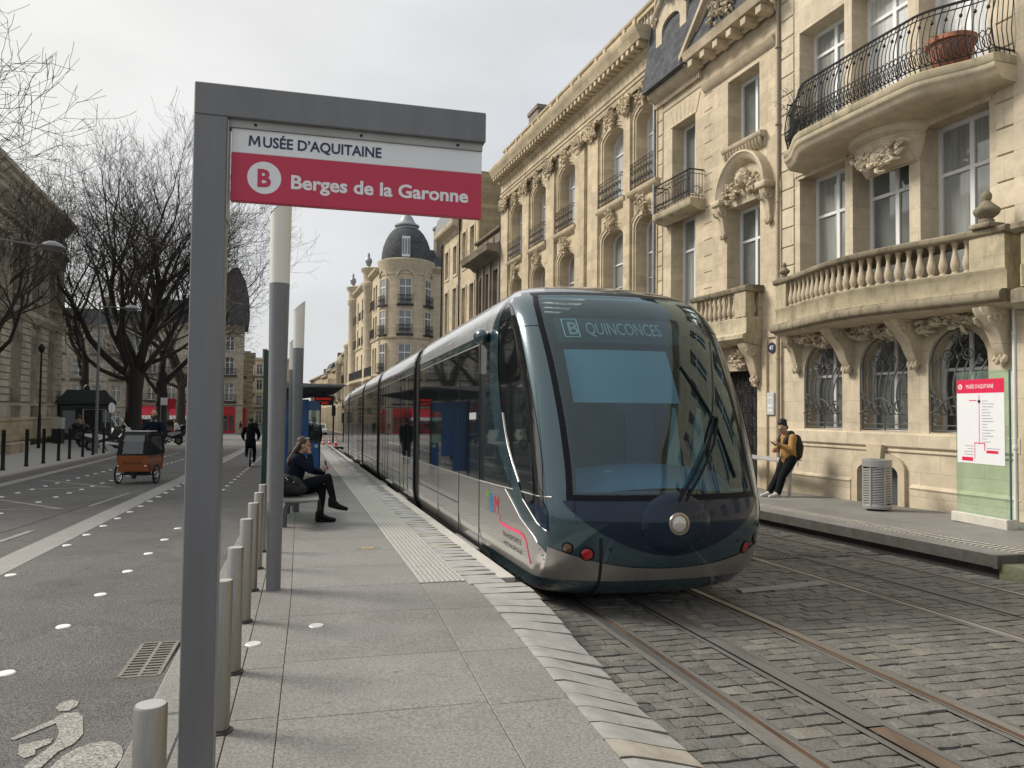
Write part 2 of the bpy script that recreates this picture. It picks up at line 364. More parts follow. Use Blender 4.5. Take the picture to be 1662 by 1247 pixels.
struct('bicycle_marking', m, pm)
# kerb, left pavement and square
m = MB(); SS = [-20, 0, 6, 10, 14] + [16 + 2 * i for i in range(36)]
def sp(s, o): return DS * s + NS * o
def kz(s, o): p = sp(s, o); return Vector((p.x, p.y, plazaz(p.x, p.y)))
OF = [-6.95, -7.6, -8.4, -9.5, -11, -13, -18, -30, -60]
for s0, s1 in zip(SS, SS[1:]):
    for o0, o1 in zip(OF, OF[1:]):
        m.quad(kz(s0, o1), kz(s0, o0), kz(s1, o0), kz(s1, o1))
pave = mat('pale_paving', (.36, .355, .34), .7, 0, .09, 1.3, bump=.2, fleck=.16)
struct('square', m, pave)
m = MB(); m2 = MB()
def kerbo(s): return -6.72 - .0012 * max(0, s - 20) ** 1.6 * .2
for s0, s1 in zip(SS, SS[1:]):
    k = int((s1 - s0) // 1 or 1)
    for i in range(k):
        a, b = s0 + (s1 - s0) * i / k + .004, s0 + (s1 - s0) * (i + 1) / k - .004
        q = [kz(a, -6.96), kz(a, -6.72), kz(b, -6.72), kz(b, -6.96)]
        lo = [Vector((p.x, p.y, g(p.y) - .16)) for p in q]
        m.add(q + lo, [(0, 1, 2, 3), (1, 5, 6, 2), (0, 4, 5, 1), (3, 2, 6, 7)])
    for lo_, hi_, mm_ in ((-6.46, -6.14, m2),):
        q = [sp(s0, lo_), sp(s0, hi_), sp(s1, hi_), sp(s1, lo_)]
        mm_.quad(*[Vector((p.x, p.y, g(p.y) - .145)) for p in q])
struct('kerb', m, mat('kerb_granite', (.27, .26, .245), .7, 0, .15, 4, bump=.3, fleck=.3)); struct('gutter_band', m2, band)
# studs in the road: every metal-white disc an object of its own
stud = mat('reflective_disc', (.85, .85, .84), .35, 0, .04)
m = MB(); m.lathe([(.0, .012), (.05, .011), (.058, .004), (.058, -.01)], n=14, cap=False)
S0 = None
def studrow(pts, label, group):
    global S0
    for x, y in pts:
        if S0 is None: S0 = m.build('road_stud', stud, None, True); o = S0
        else: o = S0.copy(); COL.objects.link(o)
        o.location = (x, y, g(y) - .148); tag(o, label, 'road stud', group)
studrow([(-1.97 + bend(y) * .9, y) for y in [5.89 + 1.22 * i for i in range(40)]], 'white disc in the cycle lane row nearest the steel bollards', 'white discs along the cycle lane')
studrow([(-3.12 + bend(y) * .9 - .004 * y, y) for y in [9.6] + [11.73 + 1.02 * i for i in range(36)]], 'white disc along the edge of the pale band in the road', 'white discs beside the pale road band')
studrow([(-5.4 - .009 * y, y) for y in [16.02, 18.1] + [19.25 + 1.02 * i for i in range(26)]], 'white disc in the asphalt row passing under the cargo tricycle', 'white discs under the cargo tricycle')
studrow([(-6.42 - .016 * y, y) for y in [17.2] + [19.49 + 1.02 * i for i in range(26)]], 'white disc in the asphalt row nearest the far kerb', 'white discs near the far kerb')
# drain grate
t = thing('drain_grate', 'rusty slotted drain grate in the asphalt beside the platform kerb', 'drain grate', (-1.1, 6.01, g(6) - .15))
gm = mat('rusty_cast_iron', (.20, .185, .165), .7, .3, .3, 14, bump=.2)
m = MB(); m.box(-.135, .135, -.385, .385, -.02, .001); m.build('pit', mat('drain_dark', (.012, .012, .012), .9), t)
m = MB(); X0, X1, Y0, Y1 = -.135, .135, -.385, .385
for x in ((X0, X0 + .025), (-.012, .012), (X1 - .025, X1)): m.box(x[0], x[1], Y0, Y1, .001, .012)
for i in range(14): y = Y0 + .77 * i / 13; m.box(X0 + .024, X1 - .024, y - .0125, y + .0125, .001, .0115)
m.build('grating', gm, t)
# ---------- left platform ---------------------------------------------------
YP1 = 56.3
def bx(x, y): return x + bend(y)
def slab(m, x0, x1, y0, y1, zf, gap=.004, th=.12, dz=0., b=.004):
    a, c, d, e = x0 + gap, x1 - gap, y0 + gap, y1 - gap
    P = lambda x, y, z: (bx(x, y), y, zf(y) + dz + z)
    vs = [P(a, d, -b), P(c, d, -b), P(c, e, -b), P(a, e, -b), P(a + b, d + b, 0), P(c - b, d + b, 0), P(c - b, e - b, 0), P(a + b, e - b, 0), P(a, d, -th), P(c, d, -th), P(c, e, -th), P(a, e, -th)]
    m.add(vs, [(4, 5, 6, 7), (0, 1, 5, 4), (1, 2, 6, 5), (2, 3, 7, 6), (3, 0, 4, 7), (8, 9, 1, 0), (9, 10, 2, 1), (10, 11, 3, 2), (11, 8, 0, 3)])
m = MB(); rnd = random.Random(3)
main = [-3.0, -1.5, .4, 1.5, 2.5, 3.45, 4.5, 5.42, 6.5, 7.5]
while main[-1] < YP1: main.append(main[-1] + 1.02)
for y0, y1 in zip(main, main[1:]):
    near = y0 < 7.4; k = -.03
    def zf(y): return platz(y)
    m.m = rnd.choice([0, 0, 0, 2]); slab(m, -.16, 1.04, y0, y1, zf, .0018)
    if near: m.m = rnd.choice([1, 1, 0]); slab(m, 1.04, 1.53, y0 - .04, y1 - .04, zf, .0018)
yy = -3.0
while yy < YP1:
    h = rnd.uniform(.75, 1.1); m.m = rnd.choice([0, 2, 2, 1]); slab(m, -.42, -.16, yy, min(yy + h, YP1), platz, .0018); yy += h
yy = -3.2
while yy < YP1:
    h = 1.0; m.m = rnd.choice([0, 2, 1]); slab(m, -.66, -.42, yy, min(yy + h, YP1), platz, .003); yy += h
yy = -3.3
while yy < YP1:
    h = 1.15; m.m = rnd.choice([0, 0, 1]); slab(m, -.90, -.66, yy, min(yy + h, YP1), platz, .003, .2, dz=-.012, b=.012); yy += h
def under(m, x0, x1, lev, y0=-3.2, y1=YP1, zf=platz):
    ys = [y for y in YS if y0 < y < y1]; ys = [y0] + ys + [y1]
    for a, b in zip(ys, ys[1:]): m.quad((bx(x0, a), a, zf(a) + lev), (bx(x1, a), a, zf(a) + lev), (bx(x1, b), b, zf(b) + lev), (bx(x0, b), b, zf(b) + lev))
struct('platform', m, [gran, gran2, gran3], recalc=False)
m = MB(); under(m, -.89, 1.52, -.02); struct('platform_bed', m, joint)
# tactile strip: ribbed tiles with studs
m = MB(); ts = mat('tactile_tile', (.26, .25, .23), .6, 0, .12, 4, fleck=.2); td = mat('tactile_stud', (.50, .49, .46), .5, 0, .08, 9)
yy = 7.5
while yy < YP1:
    y1 = min(yy + .42, YP1); m.m = 0; slab(m, 1.04, 1.50, yy, y1, platz, .003)
    m.m = 1
    if yy < 24:
        nx = 9
        for j in range(9):
            y = yy + .025 + .046 * j
            for i in range(nx):
                x = 1.065 + .0515 * i + (.012 if j % 2 else 0); z = platz(y)
                w, d = .0145, .016
                m.add([(bx(x, y) - w, y - d, z), (bx(x, y) + w, y - d, z), (bx(x, y) + w, y + d, z), (bx(x, y) - w, y + d, z), (bx(x, y) - w * .6, y - d * .6, z + .006), (bx(x, y) + w * .6, y - d * .6, z + .006), (bx(x, y) + w * .6, y + d * .6, z + .006), (bx(x, y) - w * .6, y + d * .6, z + .006)],
                      [(4, 5, 6, 7), (0, 1, 5, 4), (1, 2, 6, 5), (2, 3, 7, 6), (3, 0, 4, 7)])
    else:
        for i in range(9):
            x = 1.065 + .0515 * i; m.add([(bx(x + dx, y), y, platz(y) + dz) for y in (yy + .01, y1 - .01) for dx, dz in ((-.014, 0), (-.008, .006), (.008, .006), (.014, 0))], [(0, 1, 5, 4), (1, 2, 6, 5), (2, 3, 7, 6)])
    yy += .42
struct('tactile_strip', m, [ts, td], recalc=False)
# silvery warped edge tiles
edge = mat('worn_steel_tile', (.44, .435, .42), .45, .3, .16, 7, bump=.15, bscale=30); edge2 = mat('old_edge_tile', (.40, .37, .32), .5, .2, .2, 7, bump=.2)
m = MB(); yy = -1.5; rnd = random.Random(5); q = 0
while yy < YP1 - .1:
    h = .215 + rnd.uniform(-.01, .01); t = rnd.uniform(-.004, .006); near = yy < 7.3
    w1 = 1.5 + (.032 if near else .0); w2 = 2.02 + rnd.uniform(-.015, .015) if near else 1.86
    m.m = 1 if rnd.random() < .07 else 0
    def fn(u, v):
        y = yy + .004 + (h - .008) * v; x = w1 + (w2 - w1) * u
        z = platz(y) + .004
        if near: z += (-.27 + g(y) + .035 - platz(y)) * max(0, u - .12) / .88 * sm((7.3 - y) / 3.4)
        z += .004 * sin(u * 4.3 + t * 300) * (v - .35) + t * .6 + (.004 + .005 * sin(u * 4 + yy * 7) * u) * (1 - v) - .004
        return (bx(x, y), y, z)
    m.grid(fn, 7, 2)
    a = [fn(i / 7, 0) for i in range(8)]
    m.add(a + [(p[0], p[1] + .004, p[2] - .012) for p in a], [(i + 1, i, 8 + i, 9 + i) for i in range(7)])
    e_ = [fn(0, j / 2) for j in range(3)]; m.add(e_ + [(p[0] - .004, p[1], p[2] - .06) for p in e_], [(i, i + 1, 4 + i, 3 + i) for i in range(2)])
    yy += h
struct('platform_edge_tiles', m, [edge, edge2], True, recalc=False)
m = MB(); yy = 7.55
while yy < YP1:
    y1 = min(yy + 1.0, YP1); slab(m, 1.86, 2.02, yy, y1, lambda y: platz(y) + .002, .002, .17); yy += 1.0
struct('platform_nosing', m, [conc], recalc=False)
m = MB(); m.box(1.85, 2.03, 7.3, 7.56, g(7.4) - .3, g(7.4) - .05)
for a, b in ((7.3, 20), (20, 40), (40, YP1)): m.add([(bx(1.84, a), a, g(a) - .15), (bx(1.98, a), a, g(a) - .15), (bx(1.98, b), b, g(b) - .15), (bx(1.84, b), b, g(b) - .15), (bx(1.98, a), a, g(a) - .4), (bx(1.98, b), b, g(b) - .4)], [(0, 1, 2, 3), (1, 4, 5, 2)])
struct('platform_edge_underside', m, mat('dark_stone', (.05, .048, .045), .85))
# discs in the platform paving
pd = mat('steel_disc', (.66, .66, .64), .45, .3, .08)
for i, (x, y, lb) in enumerate([(.05, 6.2, 'pale metal disc set in the middle of the platform slabs'), (-.39, 5.85, 'pale metal disc set in the paving beside the steel bollards')]):
    m = MB(); m.lathe([(0, .006), (.052, .006), (.058, .0), (.058, -.01)], n=18, cap=False); o = m.build('paving_disc', pd, None, True); o.location = (x, y, platz(y)); tag(o, lb, 'paving disc', 'metal discs in the platform')
bp_ = mat('brass_plate', (.44, .32, .14), .45, .4, .25, 30)
for i, (x, y) in enumerate([(.74, 9.7), (.6, 15.1), (.6, 16.4), (.55, 18.6), (.55, 20.6)]):
    m = MB(); m.m = 0; m.box(-.16, .16, -.075, .075, 0, .003); m.m = 1; m.box(-.09, .06, -.05, .05, .003, .005)
    o = m.build('paving_plate', [gran3, bp_]); o.location = (bx(x, y), y, platz(y) + .001)
    tag(o, ['scuffed brass plate in the platform beside the tactile strip, nearest the camera', 'brass plate in the paving just past the seated woman\'s raised boot', 'brass plate in the paving, second past the seated woman', 'brass plate in the paving, third past the seated woman', 'brass plate in the paving, farthest along the platform'][i], 'paving plate', 'brass plates in the platform')

# ---------- track bed -------------------------------------------------------
TZ = lambda y: g(y) - .27
sett = mat('basalt_sett', (.145, .141, .131), .62, 0, .3, 5, bump=.55, bscale=34, fleck=.22, stain=[(.5, .72, .45, .68)])
sett2 = mat('ochre_sett', (.165, .155, .135), .66, 0, .25, 3, bump=.55, bscale=34, fleck=.2); sett3 = mat('dark_sett', (.115, .113, .107), .58, 0, .25, 3, bump=.5, bscale=34, fleck=.2)
m = MB()
ys = [y for y in YS if y < 57]
for a, b in zip(ys, ys[1:]): m.quad((bx(1.7, a), a, TZ(a) - .03), (bx(9, a), a, TZ(a) - .03), (bx(9, b), b, TZ(b) - .03), (bx(1.7, b), b, TZ(b) - .03))
m.quad((-.9, -8, -.2), (9, -8, -.2), (9, -3, -.3), (-.9, -3, -.3))
struct('track_bed', m, mat('bed_sand', (.05, .047, .042), .9, 0, .25, 12, bump=.5))
RAILS = [2.63, 4.07, 5.93, 7.46]; SLOTS = [3.33, 6.66]
solid = sorted([(r - .085, r + .13) for r in RAILS] + [(s_ - .125, s_ + .125) for s_ in SLOTS])
segs = []; x = 1.86
for a, b in solid: segs.append((x, a)); x = b
segs.append((x, 8.02))
m = MB(); rnd = random.Random(11)
yy = -1.0; row = 0
while yy < 40:
    h = .148 + rnd.uniform(-.014, .014) if yy < 22 else .30
    for a, b in segs:
        x = a + .006
        n = max(1, round((b - a) / .25)); first = True
        cut = [a] + sorted(a + (b - a) * (k + rnd.uniform(-.2, .2) + (.35 if row % 2 else -.1)) / n for k in range(1, n)) + [b]
        if row % 2 and n > 1 and cut[1] - cut[0] > .3: cut.insert(1, a + rnd.uniform(.12, .2))
        for c, d in zip(cut, cut[1:]):
            if d - c < .05: continue
            gp = .0055 + rnd.random() * .003
            c0, d0 = c + gp, d - gp; y0 = yy + gp + rnd.uniform(0, .006); y1 = yy + h - gp
            dz = rnd.uniform(-.0035, .0035); tx = rnd.uniform(-.005, .005); ty = rnd.uniform(-.007, .004) - .004
            m.m = rnd.choices([0, 1, 2], [.68, .07, .25])[0]
            z0 = TZ(yy) + dz; cx, cy = (c0 + d0) / 2, (y0 + y1) / 2
            near = yy < 11.5
            if near:
                nu, nv = 4, 3; vs = []
                for j in range(nv + 1):
                    for i in range(nu + 1):
                        u, v = i / nu, j / nv
                        x_ = c0 + (d0 - c0) * u; y_ = y0 + (y1 - y0) * v
                        e_ = 1 if (i in (0, nu) or j in (0, nv)) else 0
                        ja = .006 * noise.noise(Vector((x_ * 9, y_ * 9, row * .37)))
                        vs.append((bx(x_ + (ja * 1.3 if i in (0, nu) else 0), y_), y_ + (ja * 1.3 if j in (0, nv) else 0), z0 + (x_ - cx) * tx * 4 + (y_ - cy) * ty * 4 - e_ * .0065 + ja * .9))
                fs = [(j * 5 + i, j * 5 + i + 1, (j + 1) * 5 + i + 1, (j + 1) * 5 + i) for j in range(nv) for i in range(nu)]
                B = [0, 1, 2, 3, 4, 9, 14, 19, 18, 17, 16, 15, 10, 5]; k0 = len(vs)
                vs += [(vs[i][0], vs[i][1], vs[i][2] - .05) for i in B]
                fs += [(B[k], k0 + k, k0 + (k + 1) % 14, B[(k + 1) % 14])[::-1] for k in range(14)]
                m.add(vs, fs)
            else:
                P = lambda x, y, z: (bx(x, y), y, z0 + z + (x - cx) * tx * 4 + (y - cy) * ty * 4)
                m.add([P(c0, y0, -.05), P(d0, y0, -.05), P(d0, y1, -.05), P(c0, y1, -.05), P(c0 + .012, y0 + .012, 0), P(d0 - .012, y0 + .012, 0), P(d0 - .012, y1 - .012, 0), P(c0 + .012, y1 - .012, 0)], [(4, 5, 6, 7), (0, 1, 5, 4), (1, 2, 6, 5), (2, 3, 7, 6), (3, 0, 4, 7)])
    yy += h; row += 1
struct('cobbles', m, [sett, sett2, sett3], 50, recalc=False)
# rails and feed strips
railm = mat('polished_rail', (.40, .395, .385), .33, .8, .12, 5, stretch=(8, .4, 1)); railr = mat('rail_groove', (.14, .095, .065), .65, .3, .35, 4, stretch=(4, .3, 1)); resin = mat('rail_resin', (.12, .117, .108), .7, 0, .2, 4, fleck=.2)
YR = [-3, 0, 2, 4, 6, 8] + list(range(10, 130, 4))
def strip(m, x0, x1, z0, z1=None):
    z1 = z0 if z1 is None else z1
    for a, b in zip(YR, YR[1:]): m.quad((bx(x0, a), a, TZ(a) + z0), (bx(x1, a), a, TZ(a) + z1), (bx(x1, b), b, TZ(b) + z1), (bx(x0, b), b, TZ(b) + z0))
m = MB()
for r in RAILS:
    s_ = -1 if r in (2.63, 5.93) else 1
    X = lambda d: r + (d if s_ < 0 else .045 - d)
    def st(a, b, z0, z1): 
        p, q = X(a), X(b)
        if p < q: strip(m, p, q, z0, z1)
        else: strip(m, q, p, z1, z0)
    m.m = 2; st(-.085, -.036, -.004, -.002)
    m.m = 0; st(-.036, .03, .004, .004); st(-.036, -.0359, -.004, .004)
    m.m = 1; st(.03, .031, .004, -.03); st(.031, .07, -.028, -.028); st(.07, .071, -.028, .001)
    m.m = 0; st(.071, .086, .002, .002)
    m.m = 2; st(.086, .13, -.002, -.004)
struct('tram_rails', m, [railm, railr, resin])
m = MB(); apsm = mat('feed_strip', (.125, .121, .113), .6, .1, .2, 3, stretch=(3, .5, 1), fleck=.15); apsr = mat('rusty_feed_strip', (.145, .105, .078), .6, .3, .3, 5, stretch=(3, .6, 1)); apsd = mat('feed_strip_dark', (.03, .03, .03), .6)
rnd = random.Random(2)
for s_ in SLOTS:
    m.m = 0; strip(m, s_ - .125, s_ - .075, -.003); strip(m, s_ + .075, s_ + .125, -.003)
    m.m = 2; strip(m, s_ - .075, s_ - .06, -.006); strip(m, s_ + .06, s_ + .075, -.006)
    for i, (a, b) in enumerate(zip(YR, YR[1:])):
        m.m = 1 if (s_ < 4 and i in (0, 1, 2)) else 0
        e_ = .8 if i == 2 else 0
        m.quad((bx(s_ - .06, a), a, TZ(a) + .003), (bx(s_ + .06, a), a, TZ(a) + .003), (bx(s_ + .06, b - .02), b - .02, TZ(b) + .003), (bx(s_ - .06, b - .02), b - .02, TZ(b) + .003))
struct('power_feed_strips', m, [apsm, apsr, apsd])
# transverse grating and raised bar between the tracks
m = MB()
for i in range(46):
    x = 4.4 + .075 * i
    if any(abs(x - r) < .12 for r in RAILS + SLOTS): continue
    for k in range(3): m.box(x, x + .05, 9.3 + .07 * k, 9.34 + .07 * k, TZ(9.4) + .004, TZ(9.4) + .01)
m2 = MB(); m2.box(4.3, 8.0, 9.27, 9.52, TZ(9.4) - .02, TZ(9.4) + .0035)
t = thing('track_drain', 'long slotted drain crossing the cobbles between the two tracks', 'track drain'); m2.build('channel', apsd, t); m.build('grating', gm, t)
t = MB(); t.prism([(-.06, 0), (.06, 0), (.045, .022), (-.045, .022)], -.62, .62, plane='xz'); o = t.build('separator_bar', mat('pale_bar', (.24, .24, .235), .55, .2, .12), None); o.location = (5.15, 7.62, TZ(7.6) + .004); o.rotation_euler = (0, 0, radians(-82)); tag(o, 'pale metal bar lying on the cobbles between the two tracks', 'metal bar')
m = MB(); m2 = MB(); m2.box(-.16, .16, -.13, .13, -.01, .0035)
for i in range(7): m.box(-.15 + .045 * i, -.125 + .045 * i, -.12, .12, .0035, .012)
t = thing('track_drain', 'small slotted drain in the cobbles beside the platform end', 'track drain', (2.3, 7.75, TZ(7.7) + .006)); m2.build('channel', apsd, t); m.build('grating', gm, t)

# ---------- right platform --------------------------------------------------
RP = lambda s, o: sp(s, o)
def rz(y): return g(y) + .0
m = MB(); YRP = [7.55] + [8 + i for i in range(50)]
def rx1(y): return (12.05 - y * NS.y) / NS.x
rnd = random.Random(8)
for a, b in zip(YRP, YRP[1:]):
    b_ = b - .004
    n = 4; ea = [8.62 + (rx1(a) - 8.62) * k / n for k in range(n + 1)]; eb = [8.62 + bend(b) - bend(a) + (rx1(b) - 8.62 - bend(b) + bend(a)) * k / n for k in range(n + 1)]
    for k in range(n):
        m.m = rnd.choice([0, 0, 1, 2])
        m.quad((ea[k] + .003, a, rz(a)), (ea[k + 1] - .003, a, rz(a)), (eb[k + 1] - .003, b_, rz(b_)), (eb[k] + .003, b_, rz(b_)))
    m.m = 0; m.quad((bx(8.02, a), a, rz(a)), (8.617 + 0 * bend(a), a, rz(a)), (8.617 + bend(b) - bend(a), b_, rz(b_)), (bx(8.02, b), b_, rz(b_)))
    m.m = 3; m.quad((bx(8.02, a), a, rz(a)), (bx(8.02, b), b_, rz(b_)), (bx(8.02, b), b_, rz(b_) - .15), (bx(8.02, a), a, rz(a) - .15))
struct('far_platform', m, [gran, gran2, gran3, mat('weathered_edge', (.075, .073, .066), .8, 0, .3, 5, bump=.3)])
m = MB()
for a, b in zip(YRP, YRP[1:]):
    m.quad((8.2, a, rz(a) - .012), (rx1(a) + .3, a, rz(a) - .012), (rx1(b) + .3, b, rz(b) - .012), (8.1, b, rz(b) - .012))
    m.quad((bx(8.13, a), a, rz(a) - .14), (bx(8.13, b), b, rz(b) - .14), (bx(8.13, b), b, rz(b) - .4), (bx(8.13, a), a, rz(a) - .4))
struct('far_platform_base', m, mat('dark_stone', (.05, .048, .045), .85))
m = MB()   # warning strip of the far platform
yy = 7.6
while yy < 30:
    x = 8.42 + bend(yy); M_ = m.M; m.M = Matrix.Translation((x, yy, rz(yy))) @ Matrix.Rotation(.25, 4, 'Z'); m.box(0, .30, 0, .032, .001, .010); m.M = M_; yy += .095
struct('far_tactile_strip', m, mat('pale_rib', (.48, .46, .41), .6))
m = MB()
for a, b in ((-12, -4), (-4, 0), (0, 4), (4, 7.52)):
    m.quad((8.05, a, g(a) - .1), (rx1(a) + .3, a, g(a) - .1), (rx1(b) + .3, b, g(b) - .1), (8.05, b, g(b) - .1)); m.quad((8.05, a, g(a) - .1), (8.05, b, g(b) - .1), (8.05, b, g(b) - .4), (8.05, a, g(a) - .4))
struct('far_pavement', m, mat('mossy_kerb', (.20, .20, .14), .85, 0, .3, 5, bump=.5, col2=(.10, .12, .055)))
m = MB(); m.box(8.0, 8.6, 7.5, 7.56, g(7.5) - .16, g(7.5) + .001); struct('far_platform_end', m, MT['weathered_edge'])
# ---------- tram ------------------------------------------------------------
tram = thing('tram', 'rounded teal and silver tram standing at the platform with dark glass sides', 'tram', (3.315, 6.60, TZ(6.6)))
tram.rotation_euler = (-.018, 0, .0172)
teal = mat('teal_paint', (.026, .060, .078), .22, .35, .06, 3, coat=1.); navy = mat('navy_paint', (.003, .014, .034), .16, .1, .05, 3, coat=.35, spec=.3)
silver = mat('tram_silver', (.33, .315, .30), .24, .55, .07, 2, coat=.8); roofm = mat('tram_roof', (.52, .53, .54), .22, .35, .08, 2, coat=.8)
darkg = mat('tram_window', (.008, .010, .011), .03, 0, .05, 3, spec=.7, coat=.6); frit = mat('black_frit', (.003, .004, .007), .3, 0, .05, spec=.15)
bell = mat('bellows_rubber', (.008, .008, .008), .8); trimw = mat('bright_trim', (.75, .74, .72), .3, .8, .04); seamm = mat('panel_gap', (.006, .006, .006), .7)
wsg = glass('windscreen', (.46, .66, .74), .03, .012, 1.52, 1.6, .12, (.80, .95, 1.))
def lerp(T, z):
    if z <= T[0][0]: return T[0][1]
    for (a, p), (b, q) in zip(T, T[1:]):
        if z <= b:
            return p + (q - p) * (z - a) / (b - a)
    return T[-1][1]
def smooth_table(T, n=6):
    # Catmull-Rom resample so the profile has no visible kinks
    P = [T[0]] + T + [T[-1]]; out = []
    for i in range(1, len(P) - 2):
        for k in range(n):
            t = k / n; a, b, c, d = (P[i + j] for j in (-1, 0, 1, 2))
            out.append(tuple(.5 * (2 * b[q] + (c[q] - a[q]) * t + (2 * a[q] - 5 * b[q] + 4 * c[q] - d[q]) * t * t + (3 * b[q] - a[q] - 3 * c[q] + d[q]) * t ** 3) for q in (0, 1)))
    return out + [T[-1]]
YN = smooth_table([(.16, .46), (.24, .27), (.4, .14), (.6, .04), (.85, -.02), (1.05, .0), (1.3, .08), (1.8, .27), (2.3, .52), (2.7, .76), (2.95, .95), (3.12, 1.12), (3.27, 1.33), (3.38, 1.58), (3.46, 1.9), (3.51, 2.4), (3.545, 3.2)])
DN = [(.16, .6), (.9, .5), (1.3, .42), (2., .36), (2.8, .36), (3.545, .4)]; SGT = .19
def W(z):
    w = 1.2
    if z < .55: w -= .10 * ((.55 - z) / .4) ** 2
    if z > 2.86: w = 1.2 * max(0., 1 - min(1, (z - 2.86) / .69) ** 3) ** (1 / 3)
    return w
NP = 3.4
def FR(r, z): return lerp(YN, z) + SGT * r * r + lerp(DN, z) * (1 - max(0, 1 - r ** NP) ** (1 / NP))
def FY(x, z): return FR(min(1., abs(x) / max(W(z), 1e-4)), z)
def SXx(y, z):
    w = W(z)
    if y >= FR(1., z): return w
    lo, hi = 0., 1.
    for _ in range(26):
        m_ = (lo + hi) / 2
        if FR(m_, z) < y: lo = m_
        else: hi = m_
    return w * lo
def fpt(x, z, off=0.):
    e = .01; p = Vector((x, FY(x, z), z)); n = Vector((x + e, FY(x + e, z), z)) - Vector((x - e, FY(x - e, z), z)); q = Vector((x, FY(x, z + e), z + e)) - Vector((x, FY(x, z - e), z - e))
    k = n.cross(q).normalized(); return p + k * (off if k.y < 0 else -off)
def spt(y, z, off=0., s=-1):
    e = .01; F = lambda y, z: Vector((s * SXx(y, z), y, z)); p = F(y, z); k = (F(y + e, z) - F(y - e, z)).cross(F(y, z + e) - F(y, z - e)).normalized()
    return p + k * (off if k.x * s > 0 else -off)
def rows(fn, z0, z1, l, r, nu=10, nv=16, off=.004, mb=None):
    m = mb or MB()
    m.grid(lambda u, v: fn(l(z0 + (z1 - z0) * v) * (1 - u) + r(z0 + (z1 - z0) * v) * u, z0 + (z1 - z0) * v, off), nu, nv); return m
def wsl(z): return lerp([(1.1, -1.0), (1.4, -.985), (1.85, -.99), (2.4, -1.0), (2.85, -1.015), (3.1, -1.0), (3.26, -.95), (3.4, -.84)], z)
def in_ws(p): return p.y < 1.9 and 1.18 < p.z < 3.22 and abs(p.x) < -wsl(p.z) - .05
# shell of the first car
zs = [.16 + 3.36 * (k / 52) for k in range(50)] + [3.40, 3.45, 3.49, 3.52, 3.54]
def path(z, n=64, L=8.2):
    w = W(z); yn = lerp(YN, z); D = lerp(DN, z); out = []
    for y in (L, 7, 6, 5, 4.2): out.append(Vector((-w, y, z)))
    for k in range(n + 1):
        a = pi * k / n; c = cos(a); s_ = sin(a)
        r_ = (1 - (1 - abs(c)) ** 1.35) if abs(c) < 1 else 1.; x = -w * math.copysign(r_, c); out.append(Vector((x, FR(r_, z), z)))
    for y in (4.2, 5, 6, 7, L): out.append(Vector((w, y, z)))
    return out
m = MB(); P = [path(z) for z in zs]; nn = len(P[0]); fs = []; mi = []
for j in range(len(P) - 1):
    for i in range(nn - 1):
        c = (P[j][i] + P[j][i + 1] + P[j + 1][i] + P[j + 1][i + 1]) / 4
        if in_ws(c): continue
        fs.append((j * nn + i, j * nn + i + 1, (j + 1) * nn + i + 1, (j + 1) * nn + i))
        mi.append(1 if c.z > 2.94 and c.y > 1.7 else 0)
m.add([p for r in P for p in r], fs); m.mi = mi
m.m = 1; k0 = len(P) - 1
body = m.build('body', [teal, roofm], tram, 60)
# black border round the windscreen, the pane itself
m = MB()
for sgn in (-1, 1):
    m.grid(lambda u, v: fpt(sgn * (-wsl(1.10 + 2.2 * v) + .0 - .085 * u), 1.10 + 2.2 * v, .003), 4, 24)
m.grid(lambda u, v: fpt((wsl(3.25) + .0) * (1 - 2 * u), 3.225 + .075 * v, .0035), 24, 3)
m.grid(lambda u, v: fpt((wsl(1.1) + .0) * (1 - 2 * u), 1.10 + .08 * v, .0035), 24, 3)
m.build('windscreen_border', frit, tram, True)
rows(fpt, 1.16, 3.25, lambda z: wsl(z) + .055, lambda z: -wsl(z) - .055, 30, 32, .006).build('windscreen', wsg, tram, True)
# navy mask, lamp oval
def mskx(z): return 1.04 * max(0, 1 - max(0, min(1, (1.12 - z) / .535)) ** (1 / .75)) ** (1 / 1.7)
rows(fpt, .586, 1.105, lambda z: -mskx(z), mskx, 36, 24, .005).build('front_mask', navy, tram, True)
m = MB(); m.grid(lambda u, v: fpt(.36 * v * cos(2 * pi * u), .895 + .285 * v * sin(2 * pi * u), .010 + .04 * sqrt(max(0, 1 - v ** 2.5))), 36, 10, True)
m.build('lamp_housing', navy, tram, True)
hl = MB(); c = fpt(0, .90, .050); hl.lathe([(.0, .0), (.098, .0), (.108, .012), (.104, .022), (.082, .024), (.078, .012)], n=24, cap=False)
for p in hl.v: p.xyz = (c.x + p.x, c.y - p.z + .005, c.z + p.y + .12 * 0)
h = hl.build('headlight', mat('headlight_ring', (.33, .30, .27), .25, .9, .1), tram, True)
hl = MB(); hl.ball((c.x, c.y - .004, c.z), (.08, .03, .08), 16, 10); hl.build('lens', mat('headlight_lens', (.50, .49, .45), .12, .3, .25, 40, coat=1.), h, True)
